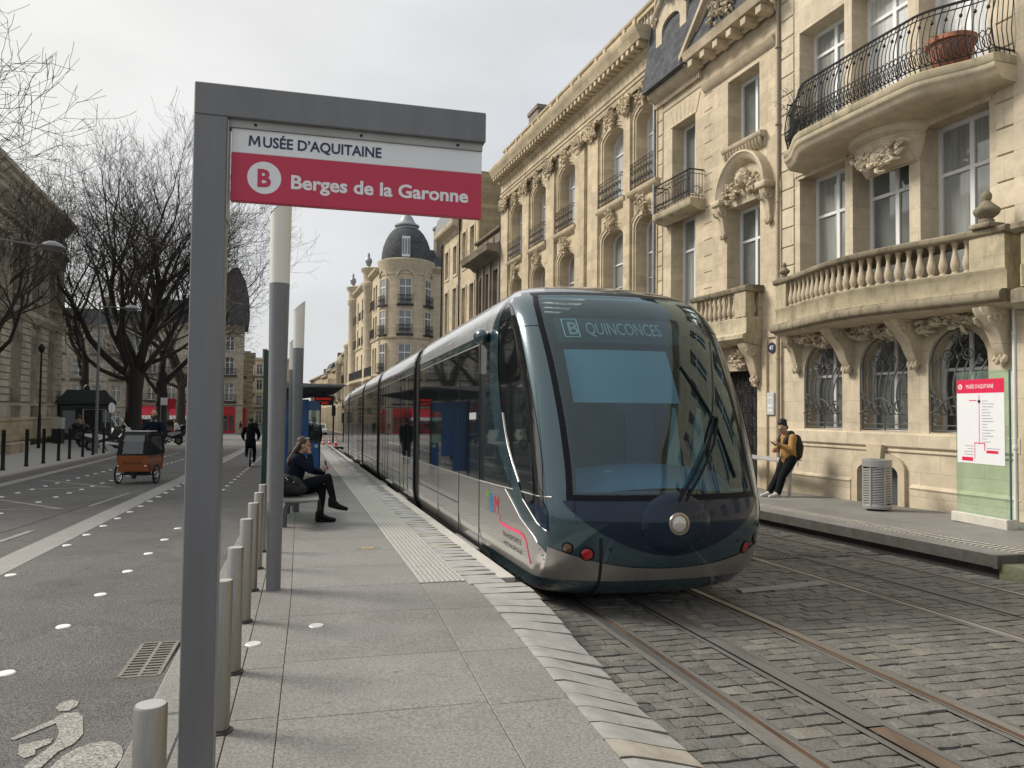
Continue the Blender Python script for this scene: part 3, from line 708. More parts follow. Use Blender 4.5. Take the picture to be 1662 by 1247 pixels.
for nm, x, z, r_, cc in (('turn_signal', -.985, .665, .046, (.10, .045, .02)), ('tail_light', -.82, .615, .056, (.33, .008, .014)), ('tail_light', .86, .615, .055, (.33, .008, .014)), ('turn_signal', 1.02, .69, .045, (.16, .055, .02))):
    m = MB(); c = fpt(x, z, .0); nrm = (fpt(x, z, .1) - c).normalized(); q = nrm.to_track_quat('Z', 'Y').to_matrix().to_4x4()
    m.M = Matrix.Translation(c) @ q; m.lathe([(r_ * 1.25, -.02), (r_ * 1.25, .006), (r_ * 1.05, .010)], n=20, cap=False); o = m.build(nm, frit, tram, True)
    m = MB(Matrix.Translation(c) @ q); m.lathe([(0, .014), (r_ * .7, .012), (r_, .006), (r_ * 1.02, -.01)], n=20, cap=False); m.build('lens', mat(nm + '_lens', cc, .15, 0, .2, 60, coat=1.), o, True)
for x in (-.62, .73):
    m = MB(); c = fpt(x, .665 if x < 0 else .70, .004); m.ball(c, (.018, .006, .018), 10, 6); m.build('towing_plug', seamm, tram, True)
# bumper: grey band and seam
MB().grid(lambda u, v: fpt(-1.13 + 2.26 * u, .345 + (.12 + .20 * abs(2 * u - 1) ** 2.2) * v, .0075), 44, 5).build('bumper_band', mat('bumper_grey', (.24, .228, .21), .35, .5, .1, coat=.5), tram, True)
m = MB(); m.grid(lambda u, v: fpt(-.66 + .028 * u - .07 * v, .165 + .60 * v, .0085), 1, 10); m.build('bumper_seam', seamm, tram, True)
YLt = smooth_table([(1.02, .90), (1.1, 1.02), (1.23, 1.18), (1.58, 1.61), (2.07, 1.91), (2.52, 2.05), (2.91, 2.02), (3.12, 1.95), (3.22, 1.86)]); YRt = smooth_table([(1.02, .42), (1.23, .45), (1.54, .53), (1.94, .70), (2.37, .94), (2.85, 1.26), (3.05, 1.46), (3.17, 1.66), (3.22, 1.80)])
YBt = smooth_table([(1.02, 1.08), (1.09, 1.24), (1.2, 1.52), (1.59, 2.02), (2.09, 2.33), (2.48, 2.43), (2.78, 2.41), (3.05, 2.22), (3.20, 2.02), (3.29, 1.86)])
YTt = [(.34, .40), (.60, .42), (.73, .60), (.85, 1.07), (1.02, 1.48), (1.10, 1.69)]
for sg in (-1, 1):
    S_ = lambda y, z, off: spt(y, z, off, sg)
    rows(S_, 1.06, 3.28, lambda z: lerp(YBt, z), lambda z: lerp(YLt, z) - .02, 5, 40, .014).build('cab_window_frame', teal, tram, True)
    rows(S_, 1.04, 3.21, lambda z: lerp(YLt, z), lambda z: lerp(YRt, z), 16, 36, .0065).build('cab_window', darkg, tram, True)
    rows(S_, .815, 1.09, lambda z: lerp([(.81, .40), (.93, .66), (1.09, 1.10)], z), lambda z: lerp([(.81, .36), (.99, .36), (1.09, .43)], z), 8, 10, .006).build('cab_lower_pane', navy, tram, True)
    m = MB(); m.tube([S_(lerp([(.81, .38), (.93, .66), (1.09, 1.10)], z), z, .008) for z in (1.10, 1.05, 1.0, .93, .87, .81)], .006, 5)
    m.tube([S_(lerp(YTt, z), z, .007) for z in (1.10, 1.05, 1.0, .92, .85, .79, .73, .68)], .006, 5)
    m.tube([S_(y, z, .008) for y, z in ((2.9, 1.105), (2.2, 1.11), (1.6, 1.12), (1.2, 1.125), (.8, 1.13), (.5, 1.13), (.34, 1.13))], .006, 5)
    m.tube([S_(lerp(YLt, z) - .03, z, .012) for z in (1.22, 1.3, 1.42, 1.58, 1.75, 1.95)], .005, 5)
    m.build('bright_trim', trimw, tram, True)
    m = MB(); m.tube([S_(y, 2.865, .003) for y in (1.27, 1.22, 1.16, 1.10, 1.05)], .004, 4); m.build('pillar_seam', seamm, tram)
    rows(S_, .33, 1.10, lambda z: 2.98, lambda z: lerp(YTt, z), 20, 16, .0045).build('skirt_panel', silver, tram, True)
    rows(S_, 1.1, 2.84, lambda z: 2.98, lambda z: lerp(YBt, z) - .02, 6, 18, .0045).build('quarter_window', darkg, tram, True)
# mirror housings (camera pods)
for sg in (-1, 1):
    m = MB(); m.ball(spt(2.6, 2.90, .08, sg), (.10, .15, .10), 14, 10); m.build('mirror_pod', teal, tram, True)
m = MB(); m.grid(lambda u, v: spt(2.62 + 8e-3 * u - .30 * sm((v - .2) / .8), 2.95 + .5 * v, .006), 1, 16); m.build('cab_seam', seamm, tram)
# cars
CARS = [(2.62, 8.15), (8.78, 15.65), (16.28, 21.4), (22.0, 29.6), (30.2, 35.3)]
def seg(name, y0, y1, z0, z1, mt, off=.006, sg=-1, par=None, nz=3):
    m = MB(); ny = max(2, int((y1 - y0) / .5)); m.grid(lambda u, v: (sg * (W(z0 + (z1 - z0) * v) + off), y0 + (y1 - y0) * u, z0 + (z1 - z0) * v), ny, nz); return m.build(name, mt, par or tram, True)
for ci, (y0, y1) in enumerate(CARS):
    if ci:
        m = MB(); prof = [(W(z), z) for z in zs[::2]]; loop = [(-w, z) for w, z in prof] + [(w, z) for w, z in prof[::-1]]
        n_ = len(loop); st_ = [y0, y1] if ci < 4 else [y0, 33.6, 34.4, 34.9, 35.2, 35.3]; sc = [1, 1] if ci < 4 else [1, 1, .97, .88, .7, .3]
        vs = [(x * k, y, .16 + (z - .16) * (1 if k > .9 else .9 + .1 * k)) for y, k in zip(st_, sc) for x, z in loop]
        m.add(vs, [(j * n_ + i, j * n_ + (i + 1) % n_, (j + 1) * n_ + (i + 1) % n_, (j + 1) * n_ + i) for j in range(len(st_) - 1) for i in range(n_)] + [tuple(range(n_)), tuple((len(st_) - 1) * n_ + i for i in range(n_))])
        mi = []
        for f in m.f:
            z = sum(m.v[i].z for i in f) / len(f); mi.append(1 if z > 2.94 and len(f) < 9 else 0)
        m.mi = mi; m.build('body', [teal, roofm], tram, 40)
    ye = y1 if ci < 4 else 34.0
    for sg in (-1, 1):
        seg('gutter_band', y0, ye, 2.86, 2.93, teal, .008, sg)
        seg('trim_line', y0 + .15, ye - .15, 2.835, 2.853, trimw, .008, sg)
        seg('gutter', y0, ye, 2.93, 2.95, seamm, .012, sg)
        # panels between seams
        if ci == 0: cuts = [(2.98, 4.26, 'door'), (4.28, 5.95, 'w'), (5.97, y1 - .02, 'w')]
        elif ci in (1, 3): L_ = ye - y0; cuts = [(y0 + .02, y0 + .9, 'w'), (y0 + .92, y0 + 1.55, 'door'), (y0 + 1.57, y0 + 2.2, 'door'), (y0 + 2.22, y0 + 3.5, 'w'), (y0 + 3.52, y0 + 4.7, 'w'), (y0 + 4.72, y0 + 5.35, 'door'), (y0 + 5.37, y0 + 6., 'door'), (y0 + 6.02, ye - .02, 'w')]
        else: cuts = [(y0 + .02, y0 + 1.6, 'w'), (y0 + 1.62, ye - 1.6, 'w'), (ye - 1.58, ye - .02, 'w')]
        for a, b, k in cuts:
            if k == 'door':
                d = seg('door', a, b, .27, 1.1, silver, .005, sg, nz=8); seg('pane', a + .0, b - .0, 1.1, 2.84, darkg, .005, sg, d, 8)
                m = MB(); xx = sg * 1.206
                m.box(xx - .004, xx + .004, a - .012, a, .25, 2.84); m.box(xx - .004, xx + .004, b, b + .012, .25, 2.84)
                m.build('door_seal', seamm, d)
                m = MB(); m.box(sg * 1.20, sg * 1.30, a - .05, b + .05, .2, .245); m.build('step', trimw, d)
            else:
                p = seg('window', a, b, 1.1, 2.84, darkg, .005, sg, nz=8)
                q = seg('lower_panel', a, b, .27, 1.09, silver, .005, sg, nz=8)
                m = MB(); xx = sg * 1.204; m.box(xx - .003, xx + .003, a + .05, b - .05, .68, .695); m.box(xx - .003, xx + .003, a - .012, a + .0, .25, 2.84); m.build('panel_gap', seamm, q)
        seg('sill_line', y0 + .05, ye - .05, 1.092, 1.112, trimw, .0075, sg)
        seg('skirt', y0, ye, .15, .262, bell, .006, sg)
    if ci < 4:
        a, b = y1, CARS[ci + 1][0]
        m = MB(); prof = [(W(z) - .02, z) for z in zs[::2]]; loop = [(-w, z) for w, z in prof] + [(w, z) for w, z in prof[::-1]]; n_ = len(loop)
        ring = []; K = 12
        for k in range(K + 1): s_ = 1 - (.03 if k % 2 else 0); ring.append((a + (b - a) * k / K, s_))
        m.add([(x * s_, y, .2 + (z - .2) * s_) for y, s_ in ring for x, z in loop], [(j * n_ + i, j * n_ + (i + 1) % n_, (j + 1) * n_ + (i + 1) % n_, (j + 1) * n_ + i) for j in range(K) for i in range(n_)])
        m.build('gangway_bellows', bell, tram)
        m = MB()
        for y in (a - .02, b + .02):
            for sg in (-1, 1): m.add([(sg * (W(z) + .014), y + d, z) for z in zs[::2] for d in (-.05, .05)], [(2 * i, 2 * i + 1, 2 * i + 3, 2 * i + 2) for i in range(len(zs[::2]) - 1)])
        m.build('gangway_frame', frit, tram)
# roof ribs, wheels covered by skirts, underside
m = MB(); m.box(-1.0, 1.0, .95, 35., .12, .2); m.build('underframe', bell, tram)
m = MB()
for k in range(9): y = 3.4 + .42 * k; m.box(-.62, .62, y, y + .2, 3.543, 3.565, .008)
m.build('roof_vents', mat('roof_vent', (.30, .30, .29), .4, .5), tram)
# cab interior
cabi = mat('cab_trim', (.035, .045, .055), .6); blind = mat('sun_blind', (.18, .275, .31), .7, 0, .05)
m = MB(); m.box(-1.1, 1.1, 2.45, 2.5, .3, 3.2); cp_ = m.build('cab_partition', mat('cab_rear', (.03, .05, .068), .6), tram); m = MB(); m.box(-.98, -.42, 2.43, 2.45, 1.15, 2.05); m.box(.36, .95, 2.43, 2.45, 1.15, 2.3); m.build('partition_glass', mat('cab_rear_glass', (.12, .19, .24), .25, 0, .3, 3), cp_)
m = MB(); m.grid(lambda u, v: (-.80 + 1.12 * u, FY(-.80 + 1.12 * u, 2.60 - .56 * v) + .10, 2.60 - .56 * v), 8, 6); m.build('sun_blind', blind, tram, True)
m = MB(); m.grid(lambda u, v: (-.98 + 1.96 * u, .30 + 1.1 * v + .25 * abs(u - .5) ** 2 * 4, 1.10 + .22 * sin(pi * min(1, v * 1.1)) + .10 * sin(pi * u)), 20, 10); m.build('dashboard', mat('dashboard_grey', (.13, .21, .29), .45, 0, .15, 4), tram, True)
m = MB(); m.box(-.30, .28, 1.7, 1.86, 1.1, 2.0, .06); m.box(-.30, .28, 1.35, 1.8, 1.0, 1.12, .05); m.box(-.16, .14, 1.72, 1.85, 2.0, 2.22, .05); m.build('driver_seat', mat('seat_cloth', (.03, .045, .075), .9), tram, 40)
m = MB(); m.box(-.46, -.26, .62, .68, 1.30, 1.36, .01); m.build('desk_display', mat('display_face', (.35, .38, .38), .4), tram)
for x in (.62, .93):
    m = MB(); m.prism([(x - .1, 1.32), (x + .1, 1.30), (x + .02, 2.0), (x - .02, 2.02)], 1.2, 1.22); m.build('notice_sheet', mat('pale_sheet', (.42, .55, .47), .6), tram)
# destination display
led = mat('led_dots', (.20, .26, .24), .5, emit=((.50, .62, .56), .17))
def onwind(o, x0, z0, dy=.05):
    for v in o.data.vertices: x, z = v.co.x + x0, v.co.y + z0; v.co = (x, FY(x, z) + dy - .02, z)
m = MB(); m.grid(lambda u, v: (-.84 + 1.4 * u, FY(-.84 + 1.4 * u, 2.68 + .28 * v) + .085, 2.68 + .28 * v), 16, 4); dd = m.build('destination_display', mat('display_black', (.012, .02, .024), .5), tram, True)
o = text('QUINCONCES', .2, led, 'destination_lettering', dd, None, 0, width=.84); onwind(o, -.54, 2.765)
o = text('B', .2, led, 'line_letter', dd, None, .004); onwind(o, -.735, 2.765)
m = MB()
for a, b in (((-.77, 2.735), (-.77, 2.94)), ((-.77, 2.94), (-.62, 2.94)), ((-.62, 2.94), (-.62, 2.735)), ((-.62, 2.735), (-.77, 2.735))):
    m.tube([(x, FY(x, z) + .03, z) for x, z in (a, b)], .005, 4)
m.build('line_letter_frame', led, dd)
# wiper
m = MB(); wp = lambda x, z, o_: tuple(fpt(x, z, o_))
m.tube([wp(.02, 1.09, .03), wp(.2, 1.3, .05), wp(.45, 1.62, .05), wp(.60, 1.88, .04)], [.018, .018, .014, .012], 6); m.tube([wp(.10, 1.09, .03), wp(.30, 1.33, .05), wp(.52, 1.62, .05), wp(.64, 1.86, .04)], [.014] * 4, 6)
m.tube([wp(.38, 2.42, .018), wp(.52, 2.1, .02), wp(.62, 1.86, .022), wp(.74, 1.3, .02)], .011, 5); m.ball(wp(.62, 1.87, .04), .028, 8, 6)
m.build('wiper', frit, tram, True)
# stickers on the silver skirt: coloured letters, small print and the red line
m3 = lambda y, z: Matrix.Translation((-1.213, y, z)) @ Matrix(((0, 0, -1, 0), (-1, 0, 0, 0), (0, 1, 0, 0), (0, 0, 0, 1)))
def skin_side(o, off=.008):
    for v in o.data.vertices: v.co = spt(v.co.y, v.co.z, off, -1)
for ch, y, cc in (('T', 2.60, (.22, .45, .10)), ('B', 2.40, (.10, .30, .55)), ('M', 2.19, (.62, .06, .10))):
    o = text(ch, .30, mat('letter_' + ch, cc, .4), 'logo_letter', tram, m3(y, .785), 0 if ch == 'M' else .010); skin_side(o)
o = text('TRANSPORTS', .075, mat('small_print', (.10, .09, .09), .5), 'small_print', tram, m3(1.80, .575), .0, width=.75); skin_side(o)
o = text('MÉTROPOLE', .06, MT['small_print'], 'small_print', tram, m3(1.74, .485), .0, width=.72); skin_side(o)
m = MB(); rl = [(1.93, .79), (1.90, .70), (1.5, .695), (1.10, .70), (.95, .68), (.86, .63), (.79, .52), (.745, .44)]
for (a, b), (c, d) in zip(rl, rl[1:]):
    dd_ = Vector((c - a, d - b)).normalized(); nx_, nz_ = -dd_.y * .016, dd_.x * .016
    m.quad(*[spt(y, z, .0085) for y, z in ((a - nx_, b - nz_), (c - nx_, d - nz_), (c + nx_, d + nz_), (a + nx_, b + nz_))])
m.build('red_line', mat('sticker_red', (.62, .05, .13), .4), tram)
m = MB(); m.box(-1.215, -1.208, 3.15, 3.55, 1.88, 1.97); o = m.build('door_notice', mat('notice_grey', (.33, .34, .34), .5), tram)
# ---------- right-hand buildings ---------------------------------------------
ST = stone('limestone', (.535, .462, .345), .85, .40, .11, dirt=.42); STC = stone('limestone_clean', (.565, .50, .388), .9, .46, .08, dirt=.32); STD = stone('limestone_trim', (.515, .447, .338), 3, 3, .04, .9, .45, bump=.25)
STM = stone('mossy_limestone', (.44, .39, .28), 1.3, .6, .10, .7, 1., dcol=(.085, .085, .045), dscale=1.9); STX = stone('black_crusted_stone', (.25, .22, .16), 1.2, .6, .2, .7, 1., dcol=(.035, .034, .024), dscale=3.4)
STO = stone('ochre_limestone', (.52, .443, .318), .8, .36, .14, dirt=.5); STG = stone('grey_timber_stone', (.22, .19, .155), 1, .5, .15, dirt=.6); STP = stone('pale_limestone', (.54, .475, .36), .9, .4, .07, dirt=.3)
STRUB = stone('rubble_wall', (.40, .32, .19), .35, .22, .25, .7, .5)
FRAME = mat('white_window_paint', (.70, .71, .72), .4, var=.04)
def pane(name, col, rough=.025, wav=.1):
    m = mat(name, col, rough, 0, .25, 1.2, spec=.6, coat=1., bump=wav, bscale=2.2); return m
PD = pane('pane_dark', (.035, .041, .040)); PC = mat('pane_net_curtain', (.25, .265, .255), .03, 0, .35, 2., spec=.6, coat=1., stretch=(9, 1, .25), bump=.08, bscale=2.2); PB = mat('pane_bright', (.50, .51, .51), .03, 0, .22, 2., spec=.6, coat=1., stretch=(8, 1, .22), bump=.08, bscale=2.2); PG = pane('pane_grey', (.14, .155, .15))  # pane_bright: white sky reflection put into the pane colour, with curtain folds
ZINC = mat('zinc', (.28, .29, .30), .5, .5, .12); SLATE = stone('slate', (.075, .083, .095), .22, .16, .25, .5, .2, bump=.8); PIPE = mat('pipe_paint', (.33, .27, .2), .55, .1, .12)
def bldg(label, s, off=12., z=0.): return thing('building', label, 'building', tuple(sp(s, off)) [:2] + (z,), TH - pi / 2)
def arch(x0, x1, z0, z1, rise=0., n=12):
    if rise <= 0: return [(x0, z0), (x1, z0), (x1, z1), (x0, z1)]
    c = (x0 + x1) / 2; r = (x1 - x0) / 2
    return [(x0, z0), (x1, z0)] + [(c + r * cos(pi * k / n), z1 - rise + rise * sin(pi * k / n)) for k in range(n + 1)]
def wall(root, x0, x1, z0, z1, ops, mt, y=0., th=.5, name='wall'):
    m = MB(); m.prism([(x0, z0), (x1, z0), (x1, z1), (x0, z1)], y, y + th, [arch(*o) for o in ops], cap1=False); return m.build(name, mt, root, recalc=False)
def window(root, x0, x1, z0, z1, rise=0., yd=.3, pm=PD, tr=(.72,), fw_=.07, mull=True, bars=(), fm=None, name='window', d=.05):
    r = (x1 - x0) / 2; c = (x0 + x1) / 2
    def top(x, ins): 
        if rise <= 0: return z1 - ins
        u = max(-1, min(1, (x - c) / max(1e-3, r - ins))); return z1 - rise + (rise - ins) * sqrt(max(0, 1 - u * u))
    holes = []; zc = [z0] + [z0 + (z1 - z0) * t for t in tr] + [None]
    xs = [(x0 + fw_, c - fw_ * .55), (c + fw_ * .55, x1 - fw_)] if mull else [(x0 + fw_, x1 - fw_)]
    for a, b in xs:
        for k in range(len(zc) - 1):
            lo = zc[k] + (fw_ if k == 0 else fw_ * .4); zb = bars if zc[k + 1] is not None else ()
            if zc[k + 1] is not None: holes.append([(a, lo), (b, lo), (b, zc[k + 1] - fw_ * .4), (a, zc[k + 1] - fw_ * .4)])
            else:
                n = 6 if rise else 1; tp = [(b + (a - b) * i / n, max(lo + .02, top(b + (a - b) * i / n, fw_))) for i in range(n + 1)]
                holes.append([(a, lo), (b, lo)] + tp)
    m = MB(); m.prism(arch(x0, x1, z0, z1, rise), yd, yd + d, holes, cap1=False)
    for zb in bars:
        for a, b in xs: m.box(a, b, yd + .012, yd + .03, zb - .013, zb + .013)
    f = m.build(name, fm or FRAME, root, recalc=False)
    m = MB(); m.prism(arch(x0 + .02, x1 - .02, z0 + .02, z1 - .02, max(0, rise - .02)), yd + d - .008, yd + d, cap1=False); m.build('pane', pm, f, recalc=False)
    return f
def mould(m, x0, x1, prof, ends=True):
    """cornice: profile of (projection, z) run along x, closed against the wall"""
    n = len(prof); m.add([(x, -p, z) for x in (x0, x1) for p, z in prof], [(i, i + 1, n + i + 1, n + i) for i in range(n - 1)])
    if ends:
        for x in (x0, x1): m.add([(x, -p, z) for p, z in prof] + [(x, .02, prof[-1][1]), (x, .02, prof[0][1])], [tuple(range(n + 2))])
def corbel(m, x, zt, w, h, d, leaf=True, y=0.):
    prof = []
    for k in range(15):
        t = k / 14; yy = d * ((1 - t) ** .8 * (.78 + .22 * cos(t * 5.2)) + .10 * sin(t * pi * 1.0)) + .04; prof.append((yy, zt - h * t))
    for sx, ww in ((0, 1),):
        n = len(prof); vs = []; 
        for k, (p, z) in enumerate(prof):
            wk = w * (1 - .45 * (k / (n - 1)) ** 1.3) / 2
            vs += [(x - wk, y + .0, z), (x - wk, y - p * .92, z), (x - wk * .45, y - p, z), (x, y - p * .95, z), (x + wk * .45, y - p, z), (x + wk, y - p * .92, z), (x + wk, y, z)]
        m.add(vs, [(7 * k + i, 7 * k + i + 1, 7 * k + 8 + i, 7 * k + 7 + i) for k in range(n - 1) for i in range(6)] + [tuple(range(7))])
    for sx in (-1, 1):
        xx = x + sx * w * .46
        pts = [(xx, y - d * .62 - .18 * h * (1 - t) * cos(t * 9), zt - .19 * h - .18 * h * (1 - t) * sin(t * 9)) for t in (k / 16 for k in range(16))]
        m.tube(pts, [.034 * h + .002] * 16, 5)
    if leaf:
        for k in range(5): m.ball((x + (k - 2) * w * .15, y - .06 - d * .08, zt - h * (.98 + .05 * (k % 2))), (.055 * w + .02, .06, .08 * h), 7, 5, .4, k)
def foliage(m, x, z, w, h, y=0., seed=1, d=.12, n=None):
    """carved leaf work: a swag of curling leaves and scrolls standing off the wall"""
    rd = random.Random(seed); n = n or int(10 + 18 * w * h)
    for k in range(n):
        a, b = rd.uniform(-.5, .5), rd.uniform(-.5, .5)
        if a * a + b * b > .27: continue
        px, pz = x + a * w, z + b * h; L = rd.uniform(.10, .24) * min(1, max(w, h)) + .05; an = rd.uniform(0, 2 * pi); cu = rd.choice((-1, 1)) * rd.uniform(1.5, 4)
        pts = []; q = an; cx, cz = px, pz
        for i in range(7):
            t = i / 6; pts.append((cx, y - d * (.35 + .65 * sin(pi * min(1, t * .8 + .15))) * rd.uniform(.85, 1.1), cz)); cx += cos(q) * L / 6; cz += sin(q) * L / 6; q += cu / 6
        m.tube(pts, [.016 + .022 * sin(pi * (i + .6) / 7.4) * (1 + w * .2) for i in range(7)], 5)
    for k in range(max(3, n // 6)):
        a, b = rd.uniform(-.38, .38), rd.uniform(-.36, .36); m.ball((x + a * w, y - d * .5, z + b * h), (rd.uniform(.03, .07), d * .55, rd.uniform(.03, .07)), 7, 5, .3, k)
def head(m, x, z, r, y=0.):
    m.ball((x, y - r * .55, z), (r * .72, r * .75, r), 14, 10, .08, 3); m.ball((x, y - r * 1.25, z - r * .12), (r * .13, r * .16, r * .24), 7, 5)
    m.ball((x, y - r * 1.05, z - r * .62), (r * .26, r * .2, r * .16), 7, 5); m.ball((x, y - r * 1.12, z - r * .42), (r * .24, r * .1, r * .06), 7, 4)
    for s_ in (-1, 1): m.ball((x + s_ * r * .28, y - r * 1.13, z + r * .12), (r * .16, r * .12, r * .07), 7, 4); m.tube([(x + s_ * r * .08, y - r * 1.2, z + r * .24), (x + s_ * r * .45, y - r * 1.08, z + r * .27)], r * .07, 5)
    for k in range(11): a = pi * (k / 10) * 1.3 - .45; m.ball((x + cos(a) * r * .85, y - r * .5, z + sin(a) * r * .9 + .1 * r), (r * .3, r * .45, r * .3), 7, 5, .4, k)
def scroll(m, cx, cz, r, a0, turns, y, t=.011, n=14, s_=1, fl=None):
    m.tube([((cx + s_ * r * (1 - .8 * k / n) * cos(a0 + turns * 2 * pi * k / n)), (fl(cx) if fl else y), cz + r * (1 - .8 * k / n) * sin(a0 + turns * 2 * pi * k / n)) for k in range(n + 1)], t, 4)
BALP = [(.062, 0), (.062, .03), (.04, .045), (.05, .06), (.072, .13), (.075, .19), (.06, .27), (.04, .36), (.034, .43), (.04, .47), (.054, .485), (.04, .50), (.06, .525), (.06, .56)]
def baluster(m, x, y, z0, z1, k=1.): h = z1 - z0; m.lathe([(r * k, z * h / .56) for r, z in BALP], (x, y, z0), 10, cap=False)
def urn(m, x, y, z, k=1.):
    m.box(x - .19 * k, x + .19 * k, y - .19 * k, y + .19 * k, z, z + .08 * k, .01)
    m.lathe([(.10, .08), (.12, .13), (.09, .17), (.18, .24), (.205, .29), (.195, .33), (.12, .40), (.08, .44), (.06, .47), (.075, .50), (.085, .55), (.07, .60), (.03, .635), (0, .645)], (x, y, z), 14, cap=False) if k == 1 else m.lathe([(r * k, q * k) for r, q in [(.10, .08), (.12, .13), (.09, .17), (.18, .24), (.205, .29), (.195, .33), (.12, .40), (.08, .44), (.06, .47), (.075, .50), (.085, .55), (.07, .60), (.03, .635), (0, .645)]], (x, y, z), 12, cap=False)
def quoins(m, x0, x1, z0, z1, dz=.46, d=.03):
    z = z0
    while z < z1 - .1: m.box(x0, x1, -d, .01, z + .012, min(z + dz - .012, z1), .012); z += dz
def pipe(root, x, z0, z1, y=-.09, r=.05, mt=None, jog=None):
    m = MB(); pts = [(x, y, z0), (x, y, z1)] if not jog else [(x, y, z0), (x, y, jog - .15), (x - .02, y + .02, jog), (x - .02, y + .02, z1)]
    m.tube(pts, r, 10)
    z = z0 + 1.2
    while z < z1: m.lathe([(r, 0), (r + .012, .005), (r + .012, .05), (r, .055)], (x, y, z), 10, cap=False); z += 1.9
    return m.build('downpipe', mt or PIPE, root, True)
SHUT = mat('dark_interior', (.012, .012, .012), .9)

# === A: curved balconies, three arched grilles ===
A = bldg('cream limestone house with a bowed stone balcony and three grilled arched windows', 15.33)
AX = [(.83, 2.03), (2.53, 3.77), (4.25, 5.49)]; A1 = [(.70, 2.14), (2.36, 3.84), (4.10, 5.56)]
ops = [(a, b, 1.2, 3.14, .62) for a, b in AX] + [(2.52, 3.58, -.25, .60, .22)] + [(a, b, 3.75, 7.08) for a, b in A1] + [(a, b, 7.7, 10.5) for a, b in A1]
wall(A, 0, 6.1, -.35, 12.9, ops, STC)
for i, (a, b) in enumerate(AX):
    w_ = window(A, a, b, 1.2, 3.14, .62, .34, [PG, PG, PD][i], (.62,), .07)
    gx = (a + b) / 2; g_ = MB(); y = .07; r = (b - a) / 2
    ap = arch(a + .02, b - .02, 1.26, 3.12, .60, 18); g_.tube([(x, y, z) for x, z in ap + ap[:1]], .016, 5)
    for zz in (1.36, 1.56): g_.tube([(a + .02, y, zz), (b - .02, y, zz)], .013, 5)
    bow = lambda x, z: y - .16 * max(0, sin((z - 1.5) / 1.1 * pi)) * (1 if 1.5 < z < 2.6 else 0)
    for k in range(-3, 4):
        u = k / 3.; pts = []
        for j in range(13):
            t = j / 12; z = 1.56 + 1.06 * t + (.25 * (1 - abs(u)) * max(0, t - .75)); x = gx + u * r * (.62 + .34 * t - .22 * sin(pi * t) * .25 + (.10 * max(0, t - .7))); pts.append((x, bow(x, z), z))
        g_.tube(pts, .017, 5)
    for s_ in (-1, 1):
        g_.tube([(gx + s_ * r * (.02 + .86 * t), bow(gx, 1.9), 1.72 + .16 * cos(t * pi * .9)) for t in (k / 8 for k in range(9))], .017, 5)
        scroll(g_, gx + s_ * r * .66, 1.72, .13, 0, 1.6, y - .08, .017, s_=s_); scroll(g_, gx + s_ * r * .34, 2.66, .13, pi, 1.7, y - .05, .017, s_=s_); scroll(g_, gx + s_ * r * .70, 2.50, .07, 0, 1.4, y - .05, .015, s_=s_)
        scroll(g_, gx + s_ * r * .25, 1.62, .12, 0, 1.3, y, .016, s_=s_); scroll(g_, gx + s_ * r * .86, 1.95, .08, pi / 2, 1.4, y - .05, .015, s_=-s_); scroll(g_, gx + s_ * r * .18, 2.94, .07, 0, 1.4, y - .03, .015, s_=s_); scroll(g_, gx + s_ * r * .86, 1.43, .07, pi, 1.3, y, .015, s_=s_)
        g_.tube([(gx + s_ * .01, y - .02, 2.62), (gx + s_ * .10, y - .03, 2.74), (gx + s_ * .04, y - .03, 2.86), (gx, y - .02, 3.08)], .016, 5)
    g_.ball((gx, y - .05, 2.60), (.03, .03, .05), 6, 5); g_.tube([(gx, y - .02, 1.2), (gx, y - .02, 1.6)], .016, 5)
    g_.build('window_grille', mat('grille_grey_iron', (.13, .132, .133), .45, .3, .2, 20), w_, True)
    m = MB(); m.box(a - .02, b + .02, .02, .36, 1.19, 1.225); m.build('sill', STD, w_)
m = MB(); mould(m, 0, 6.1, [(0, .80), (.035, .83), (.035, .86), (.015, .88), (.06, .92), (.07, .94), (.07, 1.17), (.05, 1.19), (0, 1.19)]); mould(m, 0, 2.3, [(0, .10), (.05, .12), (.07, .16), (0, .22)]); mould(m, 3.85, 6.1, [(0, .10), (.05, .12), (.07, .16), (0, .22)])
m.box(0, 2.3, -.05, .02, -.35, .12); m.box(3.85, 6.1, -.05, .02, -.35, .12); m.build('plinth_course', STC, A)
m = MB(); o_ = arch(2.36, 3.74, -.35, .80, .30, 12); i_ = arch(2.52, 3.58, -.35, .60, .22, 12); m.prism(o_, -.075, .0, [i_]); m.prism([(2.90, .56), (3.20, .56), (3.25, .95), (2.85, .95)], -.15, 0); m.build('cellar_surround', STD, A)
m = MB(); m.prism(arch(2.5, 3.6, -.3, .62, .22), .2, .24); m.build('cellar_hatch', mat('grey_hatch', (.06, .065, .068), .6), A)
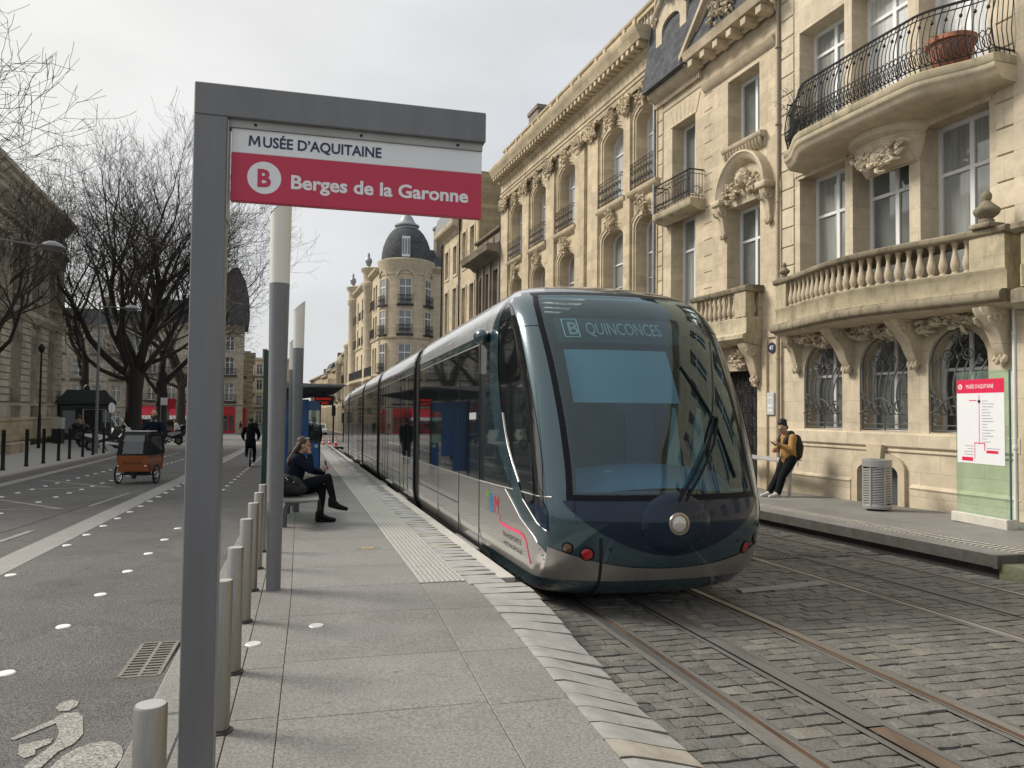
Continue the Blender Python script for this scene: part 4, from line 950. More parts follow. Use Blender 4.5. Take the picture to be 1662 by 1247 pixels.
# bowed stone balcony
def bowd(x, e=.46, b_=.52): return e + b_ * max(0, sin(pi * min(1, max(0, (x - .38) / 5.84)))) ** 1.6
bal = MB(); N_ = 40; X0, X1 = .40, 6.2
def ring(prof, m, x0=X0, x1=X1, dd=0., e=.46, b_=.52, fnd=None):
    fd = fnd or (lambda x: bowd(x, e, b_)); n = len(prof)
    vs = [(x0 + (x1 - x0) * i / N_, -(fd(x0 + (x1 - x0) * i / N_) + p), z) for i in range(N_ + 1) for p, z in prof]
    m.add(vs, [(i * n + k, i * n + k + 1, (i + 1) * n + k + 1, (i + 1) * n + k) for i in range(N_) for k in range(n - 1)])
    for i in (0, N_): m.add(vs[i * n:(i + 1) * n] + [(vs[i * n][0], .02, prof[-1][1]), (vs[i * n][0], .02, prof[0][1])], [tuple(range(n + 2))])
    # close the top and the underside back to the wall
    for z, p in ((prof[-1][1], prof[-1][0]), (prof[0][1], prof[0][0])):
        m.add([(x0 + (x1 - x0) * i / N_, d_, z) for i in range(N_ + 1) for d_ in (-(fd(x0 + (x1 - x0) * i / N_) + p), .02)], [(2 * i, 2 * i + 1, 2 * i + 3, 2 * i + 2) for i in range(N_)])
m = MB(); ring([(-.30, 3.34), (-.08, 3.345), (-.06, 3.36), (.0, 3.37), (.03, 3.39), (.04, 3.41)], m); bt = m.build('stone_balcony', STD, A, 50)
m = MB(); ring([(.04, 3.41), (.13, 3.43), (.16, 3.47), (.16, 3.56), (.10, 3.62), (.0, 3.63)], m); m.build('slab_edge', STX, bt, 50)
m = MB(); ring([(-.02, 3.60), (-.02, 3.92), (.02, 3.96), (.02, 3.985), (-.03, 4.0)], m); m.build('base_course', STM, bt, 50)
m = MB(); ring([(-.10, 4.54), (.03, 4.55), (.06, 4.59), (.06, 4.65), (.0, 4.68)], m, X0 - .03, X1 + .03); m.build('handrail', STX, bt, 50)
for k in range(24):
    x = .95 + 4.55 * k / 23; m = MB(); baluster(m, 0, 0, 0, .55); o = m.build('baluster', STD, bt, 50, loc=(x, -(bowd(x) - .10), 3.995))
m = MB()
for x0, x1 in ((.42, .84), (5.60, 6.18)): m.prism([(x0, -.02), (x1, -.02), (x1, -bowd(x1) - .0), ((x0 + x1) / 2, -bowd((x0 + x1) / 2) - .01), (x0, -bowd(x0))], 3.99, 4.55, plane='xy')
m.build('pedestal', STM, bt)
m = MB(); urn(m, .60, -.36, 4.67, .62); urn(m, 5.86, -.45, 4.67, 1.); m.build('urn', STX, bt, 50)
m = MB(); m2 = MB()
for i, (x, h, d, w) in enumerate([(.66, .80, .45, .24), (2.28, .86, .72, .34), (4.01, .86, .72, .34), (5.80, .86, .58, .32)]):
    corbel(m, x, 3.36, w * .92, h, d)
for i, (x, w, h) in enumerate([(1.1, .6, .34), (1.75, .7, .36), (2.75, .55, .36), (3.5, .6, .36), (4.5, .6, .36), (5.25, .7, .36)]): foliage(m, x, 3.22, w, h * .62, 0, 20 + i, .28, 26)
for i, x in enumerate((1.43, 3.15, 4.87)): corbel(m, x, 3.36, .34, .22, .42, False); foliage(m, x, 3.3, .5, .14, -.2, 50 + i, .2, 12)
m.build('carved_corbels', STC, A, 50)
# first floor: piers, hoods, quoins
m = MB(); quoins(m, .08, .52, 4.6, 12.9, .46); quoins(m, 5.70, 6.08, 4.6, 12.9, .46); m.build('quoins', STC, A)
m = MB()
for a, b in A1: m.prism([(a - .14, 7.10), (b + .14, 7.10), (b + .14, 7.28), (a - .14, 7.28)], -.05, 0); m.prism([(a - .06, 7.02), (b + .06, 7.02), (b + .06, 7.1), (a - .06, 7.1)], -.025, 0)
m.build('window_hoods', STC, A)
for i, (a, b) in enumerate(A1):
    window(A, a + .0, b - .0, 3.75, 7.08, 0, .46, [PC, PG, PC][i], (.72,), .085); window(A, a, b, 7.7, 10.5, 0, .42, PB if i else PC, (.80,), .085)
# curved iron balcony
def ibd(x):
    t = (x - .85) / 5.27; return .50 + .52 * sm(min(t, 1 - t) * 4.2) + .06 * sin(pi * t)
m = MB(); ring([(-.45, 7.12), (-.12, 7.14), (-.02, 7.22), (.0, 7.28), (.03, 7.30), (.06, 7.33), (.06, 7.40), (.0, 7.42)], m, .85, 6.12, fnd=ibd); ib = m.build('curved_balcony', STD, A, 50)
m = MB(); ring([(.06, 7.40), (.08, 7.42), (.08, 7.54), (.05, 7.56)], m, .85, 6.12, fnd=ibd); m.build('slab_edge', STM, ib, 50)
m = MB(); P3 = lambda t, o_: (.89 + 5.19 * t, -(ibd(.89 + 5.19 * t) + o_))
def ipt(t, z): o_ = -.06 + .16 * sin(pi * min(1, max(0, (z - 7.6) / 1.05)) ** .8) * (1 if True else 0); x, y = P3(t, o_ * .9 - .05 * (z - 7.6)); return (x, y, z)
for z, r in ((8.66, .026), (8.54, .012), (7.66, .012)): m.tube([ipt(k / 60, z) for k in range(61)], r, 5)
for k in range(57):
    t = k / 56; big = k % 4 == 0
    m.tube([ipt(t, z) for z in [7.56 + 1.09 * j / 8 for j in range(9)]], .015 if big else .010, 4)
    if k % 2: p = ipt(t, 8.38); m.ball(p, (.032, .032, .038), 6, 5)
    for s_ in (-1, 1):
        m.tube([ipt(min(1, max(0, t + s_ * .0105 * sin(q * pi * 1.25) * 1.15)), 7.66 + .33 * q) for q in (j / 7 for j in range(8))], .0095, 4)
for x in (.89, 6.08):
    for j in range(5): m.tube([(x, -.05 - .11 * j, 7.58), (x, -.07 - .11 * j - .05, 8.0), (x, -.05 - .11 * j, 8.66)], .010, 4)
    for z in (8.66, 7.66): m.tube([(x, -.0, z), (x, -ibd(x), z)], .02, 5)
m.build('iron_railing', IRON, ib, True)
m = MB(); prof = [(.02, 6.42), (.12, 6.45), (.30, 6.62), (.40, 6.82), (.46, 6.88), (.46, 6.95), (.60, 7.0), (.62, 7.06), (.62, 7.12)]
n_ = 20; m.add([(3.42 + (.55 + q * .4) * 1.12 * cos(pi * i / n_), -q * sin(pi * i / n_) * 1.15, z) for q, z in prof for i in range(n_ + 1)], [(j * (n_ + 1) + i, j * (n_ + 1) + i + 1, (j + 1) * (n_ + 1) + i + 1, (j + 1) * (n_ + 1) + i) for j in range(len(prof) - 1) for i in range(n_)])
foliage(m, 3.42, 6.66, 1.2, .42, -.24, 91, .2, 60); head(m, 3.40, 6.62, .15, -.3); m.build('carved_bracket', STC, ib, 50)
pipe(A, .02, -.25, 12.6, jog=7.35)
m = MB(); m.prism([(6.05, -.35), (6.5, -.35), (6.5, 12.9), (6.05, 12.9)], -.06, .5); m.build('end_pilaster', STC, A)
pipe(A, 6.02, -.2, 4.3, -.07, .03, FRAME)
# pots and plants on the curved balcony: things of their own
terra = mat('terracotta', (.36, .15, .085), .8, 0, .15, 8); leafm = mat('olive_leaves', (.055, .075, .04), .7, 0, .3, 12); twig = mat('dry_twigs', (.045, .035, .028), .85)
def Aw(x, y, z): return A.matrix_basis @ Vector((x, y, z))
def potplant(x, y, z, r, h, label, cat, fol):
    t = thing('potted_plant', label, cat, Aw(x, y, z)); m = MB(); m.lathe([(r * .72, 0), (r * .95, h * .85), (r * 1.08, h * .86), (r * 1.08, h), (r * .95, h), (r * .9, h * .9), (0, h * .88)], n=18, cap=False); m.build('pot', terra, t, 40); fol(t, h); return t
def tuft(t, h):
    m = MB(); rd = random.Random(4)
    for k in range(46): a = rd.uniform(0, 6.28); q = rd.uniform(.02, .2); m.tube([(q * cos(a), q * sin(a), h * .9), (q * 1.3 * cos(a), q * 1.3 * sin(a), h + .1), (q * 1.9 * cos(a), q * 1.9 * sin(a), h + rd.uniform(.1, .22))], [.008, .006, .001], 3)
    m.build('leaves', leafm, t)
def wispy(t, h):
    m = MB(); lf = MB(); rd = random.Random(9)
    for k in range(16):
        a = rd.uniform(0, 6.28); q = rd.uniform(.25, .75); hh = rd.uniform(.5, 1.35); pts = [(.0, 0, h * .8), (q * .3 * cos(a), q * .3 * sin(a), h + hh * .4), (q * .7 * cos(a), q * .7 * sin(a), h + hh * .8), (q * cos(a), q * sin(a), h + hh * rd.uniform(.7, 1))]
        m.tube(pts, [.011, .008, .006, .003], 4)
        for j in range(34):
            i = rd.randrange(1, 3); f = rd.random(); p = Vector(pts[i]).lerp(Vector(pts[i + 1]), f) + Vector((rd.gauss(0, .09), rd.gauss(0, .09), rd.gauss(0, .09))); d_ = Vector((rd.gauss(0, 1), rd.gauss(0, 1), rd.gauss(0, .6))).normalized() * .035; e_ = d_.orthogonal().normalized() * .013
            lf.quad(p - d_, p + e_, p + d_, p - e_)
    m.build('stems', twig, t); lf.build('leaves', leafm, t)
potplant(5.27, -.52, 7.57, .38, .55, 'large terracotta pot with low green tuft behind the curved iron railing', 'potted plant', tuft)
potplant(1.32, -.40, 7.57, .17, .28, 'wispy dark shrub in a small pot at the far end of the curved iron balcony', 'potted plant', wispy)
# building beyond the right edge (seen in the windscreen too)
A2 = bldg('plain cream house beside the bowed stone balcony, cut by the photo edge', 9.23 - .0)
ops = []
for k in range(9): x = .95 + 2.5 * k; ops += [(x, x + 1.2, .9, 3.1, .5), (x, x + 1.2, 4.2, 7.0), (x, x + 1.2, 8.0, 10.3)]
wall(A2, .41, 24, -.4, 13, ops, STC)
for a, b, c, d, *r in ops: window(A2, a, b, c, d, r[0] if r else 0, .3, PD, (.7,), .08)
m = MB(); mould(m, .41, 24, [(0, 12.2), (.1, 12.3), (.3, 12.5), (.5, 12.6), (.55, 12.9), (0, 13.0)]); mould(m, .41, 24, [(0, 7.2), (.1, 7.25), (.12, 7.4), (0, 7.45)]); mould(m, .41, 24, [(0, .7), (.05, .75), (.05, 1.0), (0, 1.05)]); m.build('cornice', STC, A2)
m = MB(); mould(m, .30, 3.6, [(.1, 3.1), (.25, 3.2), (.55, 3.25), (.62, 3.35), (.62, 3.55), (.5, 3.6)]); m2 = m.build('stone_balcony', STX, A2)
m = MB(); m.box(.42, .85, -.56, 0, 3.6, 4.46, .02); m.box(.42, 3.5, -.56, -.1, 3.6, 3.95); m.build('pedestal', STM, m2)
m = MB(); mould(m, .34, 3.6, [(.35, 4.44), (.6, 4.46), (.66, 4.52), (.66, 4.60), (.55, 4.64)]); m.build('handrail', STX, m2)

# === B: narrow house with pediment, arched niche and two small balconies ===
B = bldg('narrow cream house with a carved head in an arch over one window', 21.35)
ops = [(.95, 2.25, 7.62, 10.28), (3.86, 5.22, 8.62, 10.5), (.90, 2.26, 3.9, 7.45), (3.82, 5.24, 3.9, 7.02), (3.55, 5.12, -.3, 2.66), (.8, 2.3, -.2, 2.9, .5)]
wall(B, 0, 6.02, -.4, 11.55, ops, STO if False else ST)
window(B, .95, 2.25, 7.62, 10.28, 0, .42, PG, (), .08); window(B, 3.86, 5.22, 8.62, 10.5, 0, .42, PG, (), .09); window(B, .9, 2.26, 3.9, 7.45, 0, .42, PC, (.72,), .085); window(B, 3.82, 5.24, 3.9, 7.02, 0, .42, PG, (.72,), .085); window(B, .8, 2.3, -.2, 2.9, .5, .3, PD, (.7,))
d = MB(); d.box(3.55, 5.12, .30, .34, -.3, 2.66); dr = d.build('door', SHUT, B)
m = MB(); y = .27
for k in range(9): x = 3.6 + 1.47 * k / 8; m.tube([(x, y, -.2), (x + .03 * (-1) ** k, y, 1.2), (x, y, 2.6)], .013, 4)
for s_ in (-1, 1):
    for z in (.5, 1.0, 1.5, 2.0, 2.35): scroll(m, 4.33 + s_ * .36, z, .16, 0, 1.5, y, .011, s_=s_); scroll(m, 4.33 + s_ * .12, z + .2, .12, pi, 1.4, y, .010, s_=s_)
m.build('iron_grille', IRON, dr, True)
m = MB(); quoins(m, .06, .42, 2.9, 11.3, .46); m.build('quoins', ST, B)
m = MB()
z = 3.2
while z < 10.6: m.box(2.72, 3.12, -.006, .01, z, z + .02); z += .46
m.build('joint_marks', mat('joint_dark', (.16, .12, .075), .9), B)  # thin dark strips mark the block joints
m = MB()
for a, b, zt in ((.95, 2.25, 10.28), (.9, 2.26, 7.45)):
    for k in range(7): u = (k - 3) / 3; c = (a + b) / 2; m.prism([(c + u * .62 - .10, zt), (c + u * .62 + .09, zt), (c + u * .80 + .12, zt + .5), (c + u * .80 - .13, zt + .5)], -.02, 0)
m.build('flat_arch_stones', ST, B)
# sill with console, arch with head
m = MB(); mould(m, 3.82, 5.50, [(0, 8.24), (.05, 8.26), (.06, 8.46), (.16, 8.50), (.20, 8.56), (.20, 8.62), (0, 8.64)])
for k in range(12): m.tube([(3.92 + .135 * k, -.05, 8.28), (3.92 + .135 * k, -.12, 8.36), (3.92 + .135 * k, -.14, 8.48)], .05, 6)
m.build('window_sill', STD, B, 50)
m = MB(); ao = []; c = 4.70
for k in range(25):
    a = pi * k / 24; ao.append((cos(a), sin(a)))
pr = [(1.28, 0), (1.28, .28), (1.22, .30), (1.16, .24), (1.08, .22), (1.02, .12), (.98, .10), (.94, 0)]
n_ = len(pr); m.add([(c + ca * r_ * .82, -p, 7.22 + sa * (r_ * .86)) for ca, sa in ao for r_, p in pr], [(i * n_ + k, i * n_ + k + 1, (i + 1) * n_ + k + 1, (i + 1) * n_ + k) for i in range(24) for k in range(n_ - 1)])
for s_ in (-1, 1): m.box(c + s_ * .96 - .20, c + s_ * .96 + .20, -.34, 0, 7.10, 7.26, .02); corbel(m, c + s_ * .96, 7.1, .24, .80, .26)
head(m, c, 7.58, .24, -.02); foliage(m, c - .5, 7.35, .6, .5, 0, 31, .18, 30); foliage(m, c + .5, 7.4, .6, .55, 0, 32, .2, 32); m.build('carved_arch', STD, B, 50)
# cornice, dentils, pediment, mansard with dormer
m = MB(); mould(m, 0, 6.0, [(0, 10.92), (.03, 10.94), (.05, 11.02), (.03, 11.04)]); mould(m, 0, 2.6, [(.03, 11.3), (.06, 11.34), (.28, 11.42), (.34, 11.5), (.36, 11.62), (.2, 11.64)]); mould(m, 2.5, 6.02, [(.10, 11.42), (.16, 11.46), (.16, 11.54), (.55, 11.58), (.58, 11.66), (.64, 11.78), (.3, 11.82)]); mould(m, 2.75, 5.9, [(0, 10.62), (.05, 10.65), (.10, 10.74), (.14, 10.80), (.16, 10.85), (0, 10.87)])
for k in range(26): m.box(.06 + .1 * k, .12 + .1 * k, -.12, 0, 11.16, 11.3)
for k in range(6): x = 2.62 + .62 * k; m.box(x, x + .22, -.50, -.1, 11.36, 11.56, .01)
m.build('cornice', ST, B, 40)
m = MB(); m.prism([(2.45, 11.8), (6.05, 11.8), (4.25, 13.5)], -.30, .6); m.build('gable_panel', STD, B)
m = MB()
for sg in (-1, 1):
    for o_, w_, y0 in ((0, .16, -.60), (.17, .10, -.45), (.28, .08, -.38)):
        a = Vector((4.25 + sg * 1.95, 11.82 - o_)); b_ = Vector((4.25, 13.62 - o_)); n = Vector((0, w_)); m.prism([tuple(a), tuple(b_), tuple(b_ - n), tuple(a - n)], y0, -.28)
foliage(m, 4.25, 12.3, 1.2, .7, -.3, 77, .3, 40); m.build('pediment', STD, B)
m = MB(); m.prism([(-.55, 11.6), (-.05, 14.8), (1.6, 14.8), (1.6, 11.6)], .0, 6.02, plane='yz')
for p in m.v: p.xyz = (p.x, p.y, p.z)
rf = m.build('roof', SLATE, B)
dm = MB(); dm.prism(arch(.55, 2.3, 11.6, 14.0, .35), -.35, .8, [arch(.90, 1.95, 11.75, 13.55, .30)]); dormer = dm.build('dormer', STD, rf, recalc=False); window(dormer, .90, 1.95, 11.75, 13.55, .3, -.02, PD, (), .07)
m = MB(); m.tube([(.45 + 1.95 * t, -.42, 13.75 + .55 * sin(pi * t)) for t in (k / 14 for k in range(15))], .09, 8); scroll(m, .5, 13.7, .16, 0, 1.5, -.40, .05); scroll(m, 2.35, 13.7, .16, pi, 1.5, -.40, .05); foliage(m, 1.42, 14.2, .6, .6, -.36, 5, .2, 24); m.build('scroll_pediment', STD, dormer, True)
m = MB(); m.tube([(0.02, -.38, 11.66), (2.55, -.38, 11.66)], .045, 8); m.build('gutter', ZINC, B, True)
# small iron balcony
m = MB(); mould(m, .62, 2.78, [(.05, 7.28), (.3, 7.32), (.46, 7.40), (.5, 7.46), (.5, 7.60), (.4, 7.61), (0, 7.62)]); ib = m.build('small_balcony', STM, B, 40)
m = MB(); X0_, X1_, Y_ = .68, 2.70, -.46
for z, r in ((8.45, .022), (8.33, .010), (7.70, .012)): m.tube([(X0_, 0, z), (X0_, Y_, z), (X1_, Y_, z), (X1_, 0, z)], r, 5)
for k in range(25):
    x = X0_ + (X1_ - X0_) * k / 24; m.tube([(x, Y_, 7.6), (x, Y_, 8.45)], .010, 4)
    if k % 2: m.ball((x, Y_, 8.2), .028, 6, 5); scroll(m, x, 7.82, .06, 0, 1.2, Y_, .008); scroll(m, x, 7.82, .06, 0, 1.2, Y_, .008, s_=-1)
for x in (X0_, X1_):
    for k in range(4): m.tube([(x, -.06 - .1 * k, 7.6), (x, -.06 - .1 * k, 8.45)], .010, 4)
    m.tube([(x, -.23 + .14 * cos(q), 7.86 + .12 * sin(q)) for q in (2 * pi * k / 12 for k in range(13))], .011, 4)
m.build('iron_railing', IRON, ib, True)
# stone balcony of B
m = MB(); mould(m, 2.90, 5.34, [(.1, 3.26), (.3, 3.28), (.50, 3.32), (.56, 3.38), (.60, 3.41), (.60, 3.50), (.5, 3.55), (.48, 3.58), (.48, 3.93), (.45, 3.96)]); sb = m.build('stone_balcony', STM, B, 40)
m = MB(); mould(m, 2.85, 5.40, [(.30, 4.58), (.52, 4.60), (.56, 4.66), (.56, 4.71), (.46, 4.75), (.28, 4.75)]); m.box(5.08, 5.40, -.34, 0, 4.58, 4.75); m.build('handrail', STX, sb, 40)
m = MB(); m.box(4.86, 5.32, -.49, -.26, 3.96, 4.59); m.box(5.02, 5.32, -.10, .02, 3.96, 4.59); m.box(2.92, 3.12, -.49, -.2, 3.96, 4.59); m.build('pedestal', STM, sb)
for k in range(8): m = MB(); baluster(m, 0, 0, 0, .63); m.build('baluster', STD, sb, 50, loc=(3.24 + .215 * k, -.40, 3.96))
m = MB(); baluster(m, 0, 0, 0, .63); m.build('baluster', STD, sb, 50, loc=(5.20, -.18, 3.96))
m = MB(); corbel(m, 5.12, 3.30, .38, .92, .46); corbel(m, 3.4, 3.30, .38, .92, .46); foliage(m, 4.55, 3.0, .8, .5, 0, 41, .2, 40); foliage(m, 5.12, 2.36, .2, .3, -.02, 42, .1, 12); m.build('carved_corbels', STD, B, 50)
m = MB(); mould(m, 5.6, 6.02, [(0, 3.38), (.05, 3.42), (.06, 3.54), (0, 3.58)]); mould(m, 0, 2.1, [(0, 3.38), (.05, 3.42), (.06, 3.54), (0, 3.58)]); m.build('string_course', STD, B)
m = MB(); m.lathe([(0, 0), (.13, 0), (.13, -.02), (0, -.02)], n=20); m.v = [Vector((5.72 + p.x, -.012 + p.z, 3.16 + p.y)) for p in m.v]; pl = m.build('number_plate', NAVY, B)
text('41', .15, WHITE, 'number', pl, Matrix.Translation((5.64, -.036, 3.11)) @ RX, .004, width=.12); text('e', .06, WHITE, 'number', pl, Matrix.Translation((5.77, -.036, 3.18)) @ RX)
m = MB(); m.box(5.56, 5.82, -.05, 0, 1.52, 2.06, .006); ic = m.build('notice_plaque', mat('plaque_grey', (.50, .52, .54), .4), B)
m = MB()
for z, h in ((1.92, .03), (1.72, .05), (1.60, .05)): m.box(5.61, 5.77, -.053, -.049, z, z + h)
m.build('plaque_lines', SIGNW, ic)
pipe(B, .0, -.2, 11.4, mt=ZINC)
m = MB(); m.box(5.40, 5.56, -.06, 0, -.35, 3.38); m.build('door_pier', ST, B)

# === C: long ochre house with pilasters ===
Cc = bldg('long ochre stone house with tall pilasters, carved capitals and a balustraded parapet', 37.15)
cx = lambda s: 37.15 - s
CB = [35.0, 31.9, 28.68, 24.45, 22.1]; hw = [.8, .8, .8, .8, .64]
ops = []
for s_, h in zip(CB, hw): c = cx(s_); ops += [(c - h, c + h, 8.95, 11.62, .34), (c - h, c + h, 4.2, 8.02, .34), (c - h, c + h, -.6, 3.2, .4)]
wall(Cc, 0, 15.8, -.8, 13.3, ops, STO)
for i, (a, b, c, d, r) in enumerate(ops): window(Cc, a, b, c, d, r, .42, [PB, PC, PD][i % 3], (.70,) if i % 3 else (.72,), .07, bars=(c + (d - c) * .24, c + (d - c) * .48))
m = MB()
for s_, h in zip(CB, hw):
    c = cx(s_)
    for z0, z1 in ((8.95, 11.62), (4.2, 8.02)):
        for o1, o2, d in ((.08, .20, .045), (.20, .25, .07)): m.prism(arch(c - h - o2, c + h + o2, z0, z1 + o2, .34 + o2 * .5), -d, 0, [arch(c - h - o1, c + h + o1, z0 - .2, z1 + o1, .34 + o1 * .5)])
        foliage(m, c, z1 + .36, .62, .66, -.05, int(s_ * 7 + z0), .17, 40); m.prism([(c - .14, z1 - .05), (c + .14, z1 - .05), (c + .2, z1 + .4), (c - .2, z1 + .4)], -.18, 0)
    mould(m, c - h - .35, c + h + .35, [(0, 8.66), (.06, 8.70), (.16, 8.80), (.20, 8.86), (.20, 8.95), (0, 8.96)])
m.build('window_surrounds', STO, Cc, 50)
for s_, h in zip(CB, hw):
    c = cx(s_); m = MB(); y = -.16
    for z in (9.84, 9.72, 9.02): m.tube([(c - h - .12, -.02, z), (c - h - .12, y, z), (c + h + .12, y, z), (c + h + .12, -.02, z)], .013, 4)
    for k in range(9):
        x = c - h - .1 + (2 * h + .2) * k / 8; m.tube([(x, y, 8.95), (x, y, 9.84)], .009, 4)
        if k < 8:
            xm = x + (2 * h + .2) / 16
            for s2 in (-1, 1): scroll(m, xm + s2 * .03, 9.22, .09, pi / 2, 1.3, y, .010, 10, s2); scroll(m, xm + s2 * .03, 9.52, .08, -pi / 2, 1.3, y, .010, 10, s2)
    m.build('iron_railing', IRON, Cc, True)
m = MB(); mc = MB()
for a, b in ((37.12, 36.1), (33.86, 33.0), (30.7, 29.85), (27.6, 26.72), (26.4, 25.5), (23.42, 22.95)):
    x0, x1 = cx(a), cx(b); m.box(x0, x1, -.13, 0, 4.0, 11.7); m.box(x0 - .06, x1 + .06, -.18, 0, 3.9, 4.1)
    foliage(mc, (x0 + x1) / 2, 12.0, (x1 - x0) * 1.05, .55, -.14, int(a * 3), .15, 70); mc.box(x0 - .08, x1 + .08, -.26, 0, 12.22, 12.32)
    for s2 in (-1, 1): scroll(mc, (x0 + x1) / 2 + s2 * .32, 12.1, .15, pi, 1.6, -.28, .045, 14, s2)
m.build('pilasters', STO, Cc); mc.build('capitals', STO, Cc, 50)
m = MB(); mould(m, -.1, 15.8, [(.10, 12.32), (.14, 12.4), (.14, 12.5), (.18, 12.52), (.18, 12.62), (.22, 12.66), (.14, 12.7), (.12, 13.1), (.2, 13.15), (.26, 13.22), (.28, 13.42), (.62, 13.46), (.66, 13.56), (.72, 13.66), (.80, 13.80), (.80, 13.88), (.3, 13.93)])
for k in range(44): x = .02 + .36 * k; m.box(x, x + .17, -.60, -.24, 13.28, 13.45, .01)
m.build('cornice', STO, Cc, 30)
m = MB(); mp = MB(); ho = []
x = .2; i = 0
for k in range(7):
    x0 = .55 + 2.3 * k; ho.append((x0 + .15, x0 + 1.25, 14.15, 14.72))
m.prism([(0, 13.9), (15.8, 13.9), (15.8, 14.92), (0, 14.92)], .0, .22, [arch(*h_) for h_ in ho])
mould(m, -.05, 15.85, [(0, 14.84), (.06, 14.88), (.08, 14.95), (-.25, 14.97)])
for a, b, *_ in ho: m.box(a - .32, a - .12, -.06, 0, 13.9, 14.86); m.box(b + .12, b + .32, -.06, 0, 13.9, 14.86)
pp = m.build('parapet', STO, Cc)
for a, b, z0, z1 in ho:
    for k in range(5): m = MB(); baluster(m, 0, 0, 0, z1 - z0, .95); m.build('baluster', STO, pp, 50, loc=(a + (b - a) * (k + .5) / 5, .10, z0))
m = MB(); m.box(0, 15.8, .2, 8, 12.9, 13.95); m.build('roof', ZINC, Cc)
m = MB(); m.box(-.5, .9, 1.5, 2.3, 13, 17.3); m.box(-.56, .96, 1.44, 2.36, 17.1, 17.3); m.build('chimney', STG, Cc)
pipe(Cc, -.02, -.6, 13.2, mt=ZINC)

# === D: loggia house, plain houses, gable wall ===
D0 = bldg('low dark stone house with a weathered overhanging cornice beside the ochre house', 41.9)
ops = [(.5, 1.35, 6.2, 9.0, .25), (1.75, 2.6, 6.2, 9.0), (3.1, 4.2, 6.2, 9.0)]
wall(D0, 0, 4.75, -1, 11.0, ops, STG, -.05)
for a, b, c, d, *r in ops: window(D0, a, b, c, d, r[0] if r else 0, .2, PD, (.7,), .08)
m = MB(); mould(m, -.5, 4.72, [(.05, 9.5), (.15, 9.55), (.3, 9.7), (.85, 9.8), (.9, 9.95), (.95, 10.1), (.3, 10.2)])
for x in (.25, 1.5, 2.8, 4.45): m.box(x - .1, x + .1, -.16, 0, 5.8, 9.5)
mould(m, 0, 4.72, [(.1, 10.95), (.22, 11.0), (.24, 11.1), (0, 11.15)])
for k in range(4): m.box(.3 + 1.1 * k, 1.15 + 1.1 * k, -.1, 0, 10.35, 10.8)
quoins(m, .4 - .1, 1.4, 5.8, 6.0); m.build('loggia_cornice', STG, D0)
D1 = bldg('pale stone house with tall recessed windows and a rubble gable above the dark loggia', 45.75)
ops = [(.5, 1.35, 10.2, 12.4), (2.3, 3.2, 10.2, 12.4), (.5, 1.35, 5.4, 9.0), (2.3, 3.2, 5.4, 9.0), (.5, 1.35, 1, 4), (2.3, 3.2, 1, 4)]
wall(D1, 0, 3.85, -1.2, 14.2, ops, STO, 0)
for i, (a, b, c, d) in enumerate(ops): window(D1, a, b, c, d, 0, .3, PG if i % 2 else STO, (.7,), .06)
m = MB()
for a, b, c, d in ops: m.prism([(a - .14, c - .12), (b + .14, c - .12), (b + .14, d + .14), (a - .14, d + .14)], -.05, 0, [[(a, c), (b, c), (b, d), (a, d)]])
m.build('window_surrounds', STP, D1)
m = MB(); m.box(3.85, 4.0, .02, 9, -1, 15.3); m.build('gable', STRUB, D1); m = MB(); m.box(3.1, 4.1, 2.5, 3.6, 15, 17.2); m.box(3.0, 4.2, 2.4, 3.7, 17, 17.25); m.build('chimney', STG, D1)
m = MB()
for x in (.9, 2.7):
    for k in range(6): m.tube([(x - .5 + .2 * k, -.12, 5.4), (x - .5 + .2 * k, -.12, 6.2)], .012, 4)
    m.tube([(x - .55, -.12, 6.2), (x + .55, -.12, 6.2)], .02, 4)
m.build('iron_railing', IRON, D1)
pipe(D1, .02, -1, 13.6, mt=BLACK)
D2 = bldg('cream stone corner house with a heavy grey roof overhang, facing the domed corner tower', 50.5)
ops = [(.9, 1.75, 10.2, 12.0), (3.0, 3.9, 10.2, 12.0), (.9, 1.75, 6.0, 9.3), (3.0, 3.9, 6.0, 9.3), (.9, 1.75, 1, 4), (3, 3.9, 1, 4)]
wall(D2, 0, 4.75, -1.3, 13.2, ops, ST)
for i, (a, b, c, d) in enumerate(ops): window(D2, a, b, c, d, 0, .3, PG, (.7,), .06)
m = MB()
for a, b, c, d in ops: m.prism([(a - .16, c - .14), (b + .16, c - .14), (b + .16, d + .16), (a - .16, d + .16)], -.05, 0, [[(a, c), (b, c), (b, d), (a, d)]])
mould(m, -.4, 4.75, [(.02, 12.7), (.1, 12.8), (.16, 12.9), (.5, 13.1), (.56, 13.2), (.6, 13.4), (0, 13.5)]); mould(m, 0, 4.75, [(0, 5.3), (.1, 5.35), (.3, 5.5), (.34, 5.62), (0, 5.66)]); mould(m, 0, 4.75, [(0, 4.9), (.06, 4.95), (.06, 5.1), (0, 5.12)])
m.build('cornice', STP, D2)
m = MB(); m.box(0, .5, .0, 9, -1.3, 13.2); m.build('side_wall', STRUB, D2)
m = MB(); m.prism([(-.55, 13.45), (4.8, 13.45), (4.8, 14.3), (.4, 14.3)], -.5, 8); m.build('roof', ZINC, D2)
m = MB(); m.box(-.45, .6, .6, 1.3, 13.4, 14.5); m.build('chimney', STG, D2)
pipe(D2, .08, -1, 13.0, mt=BLACK)
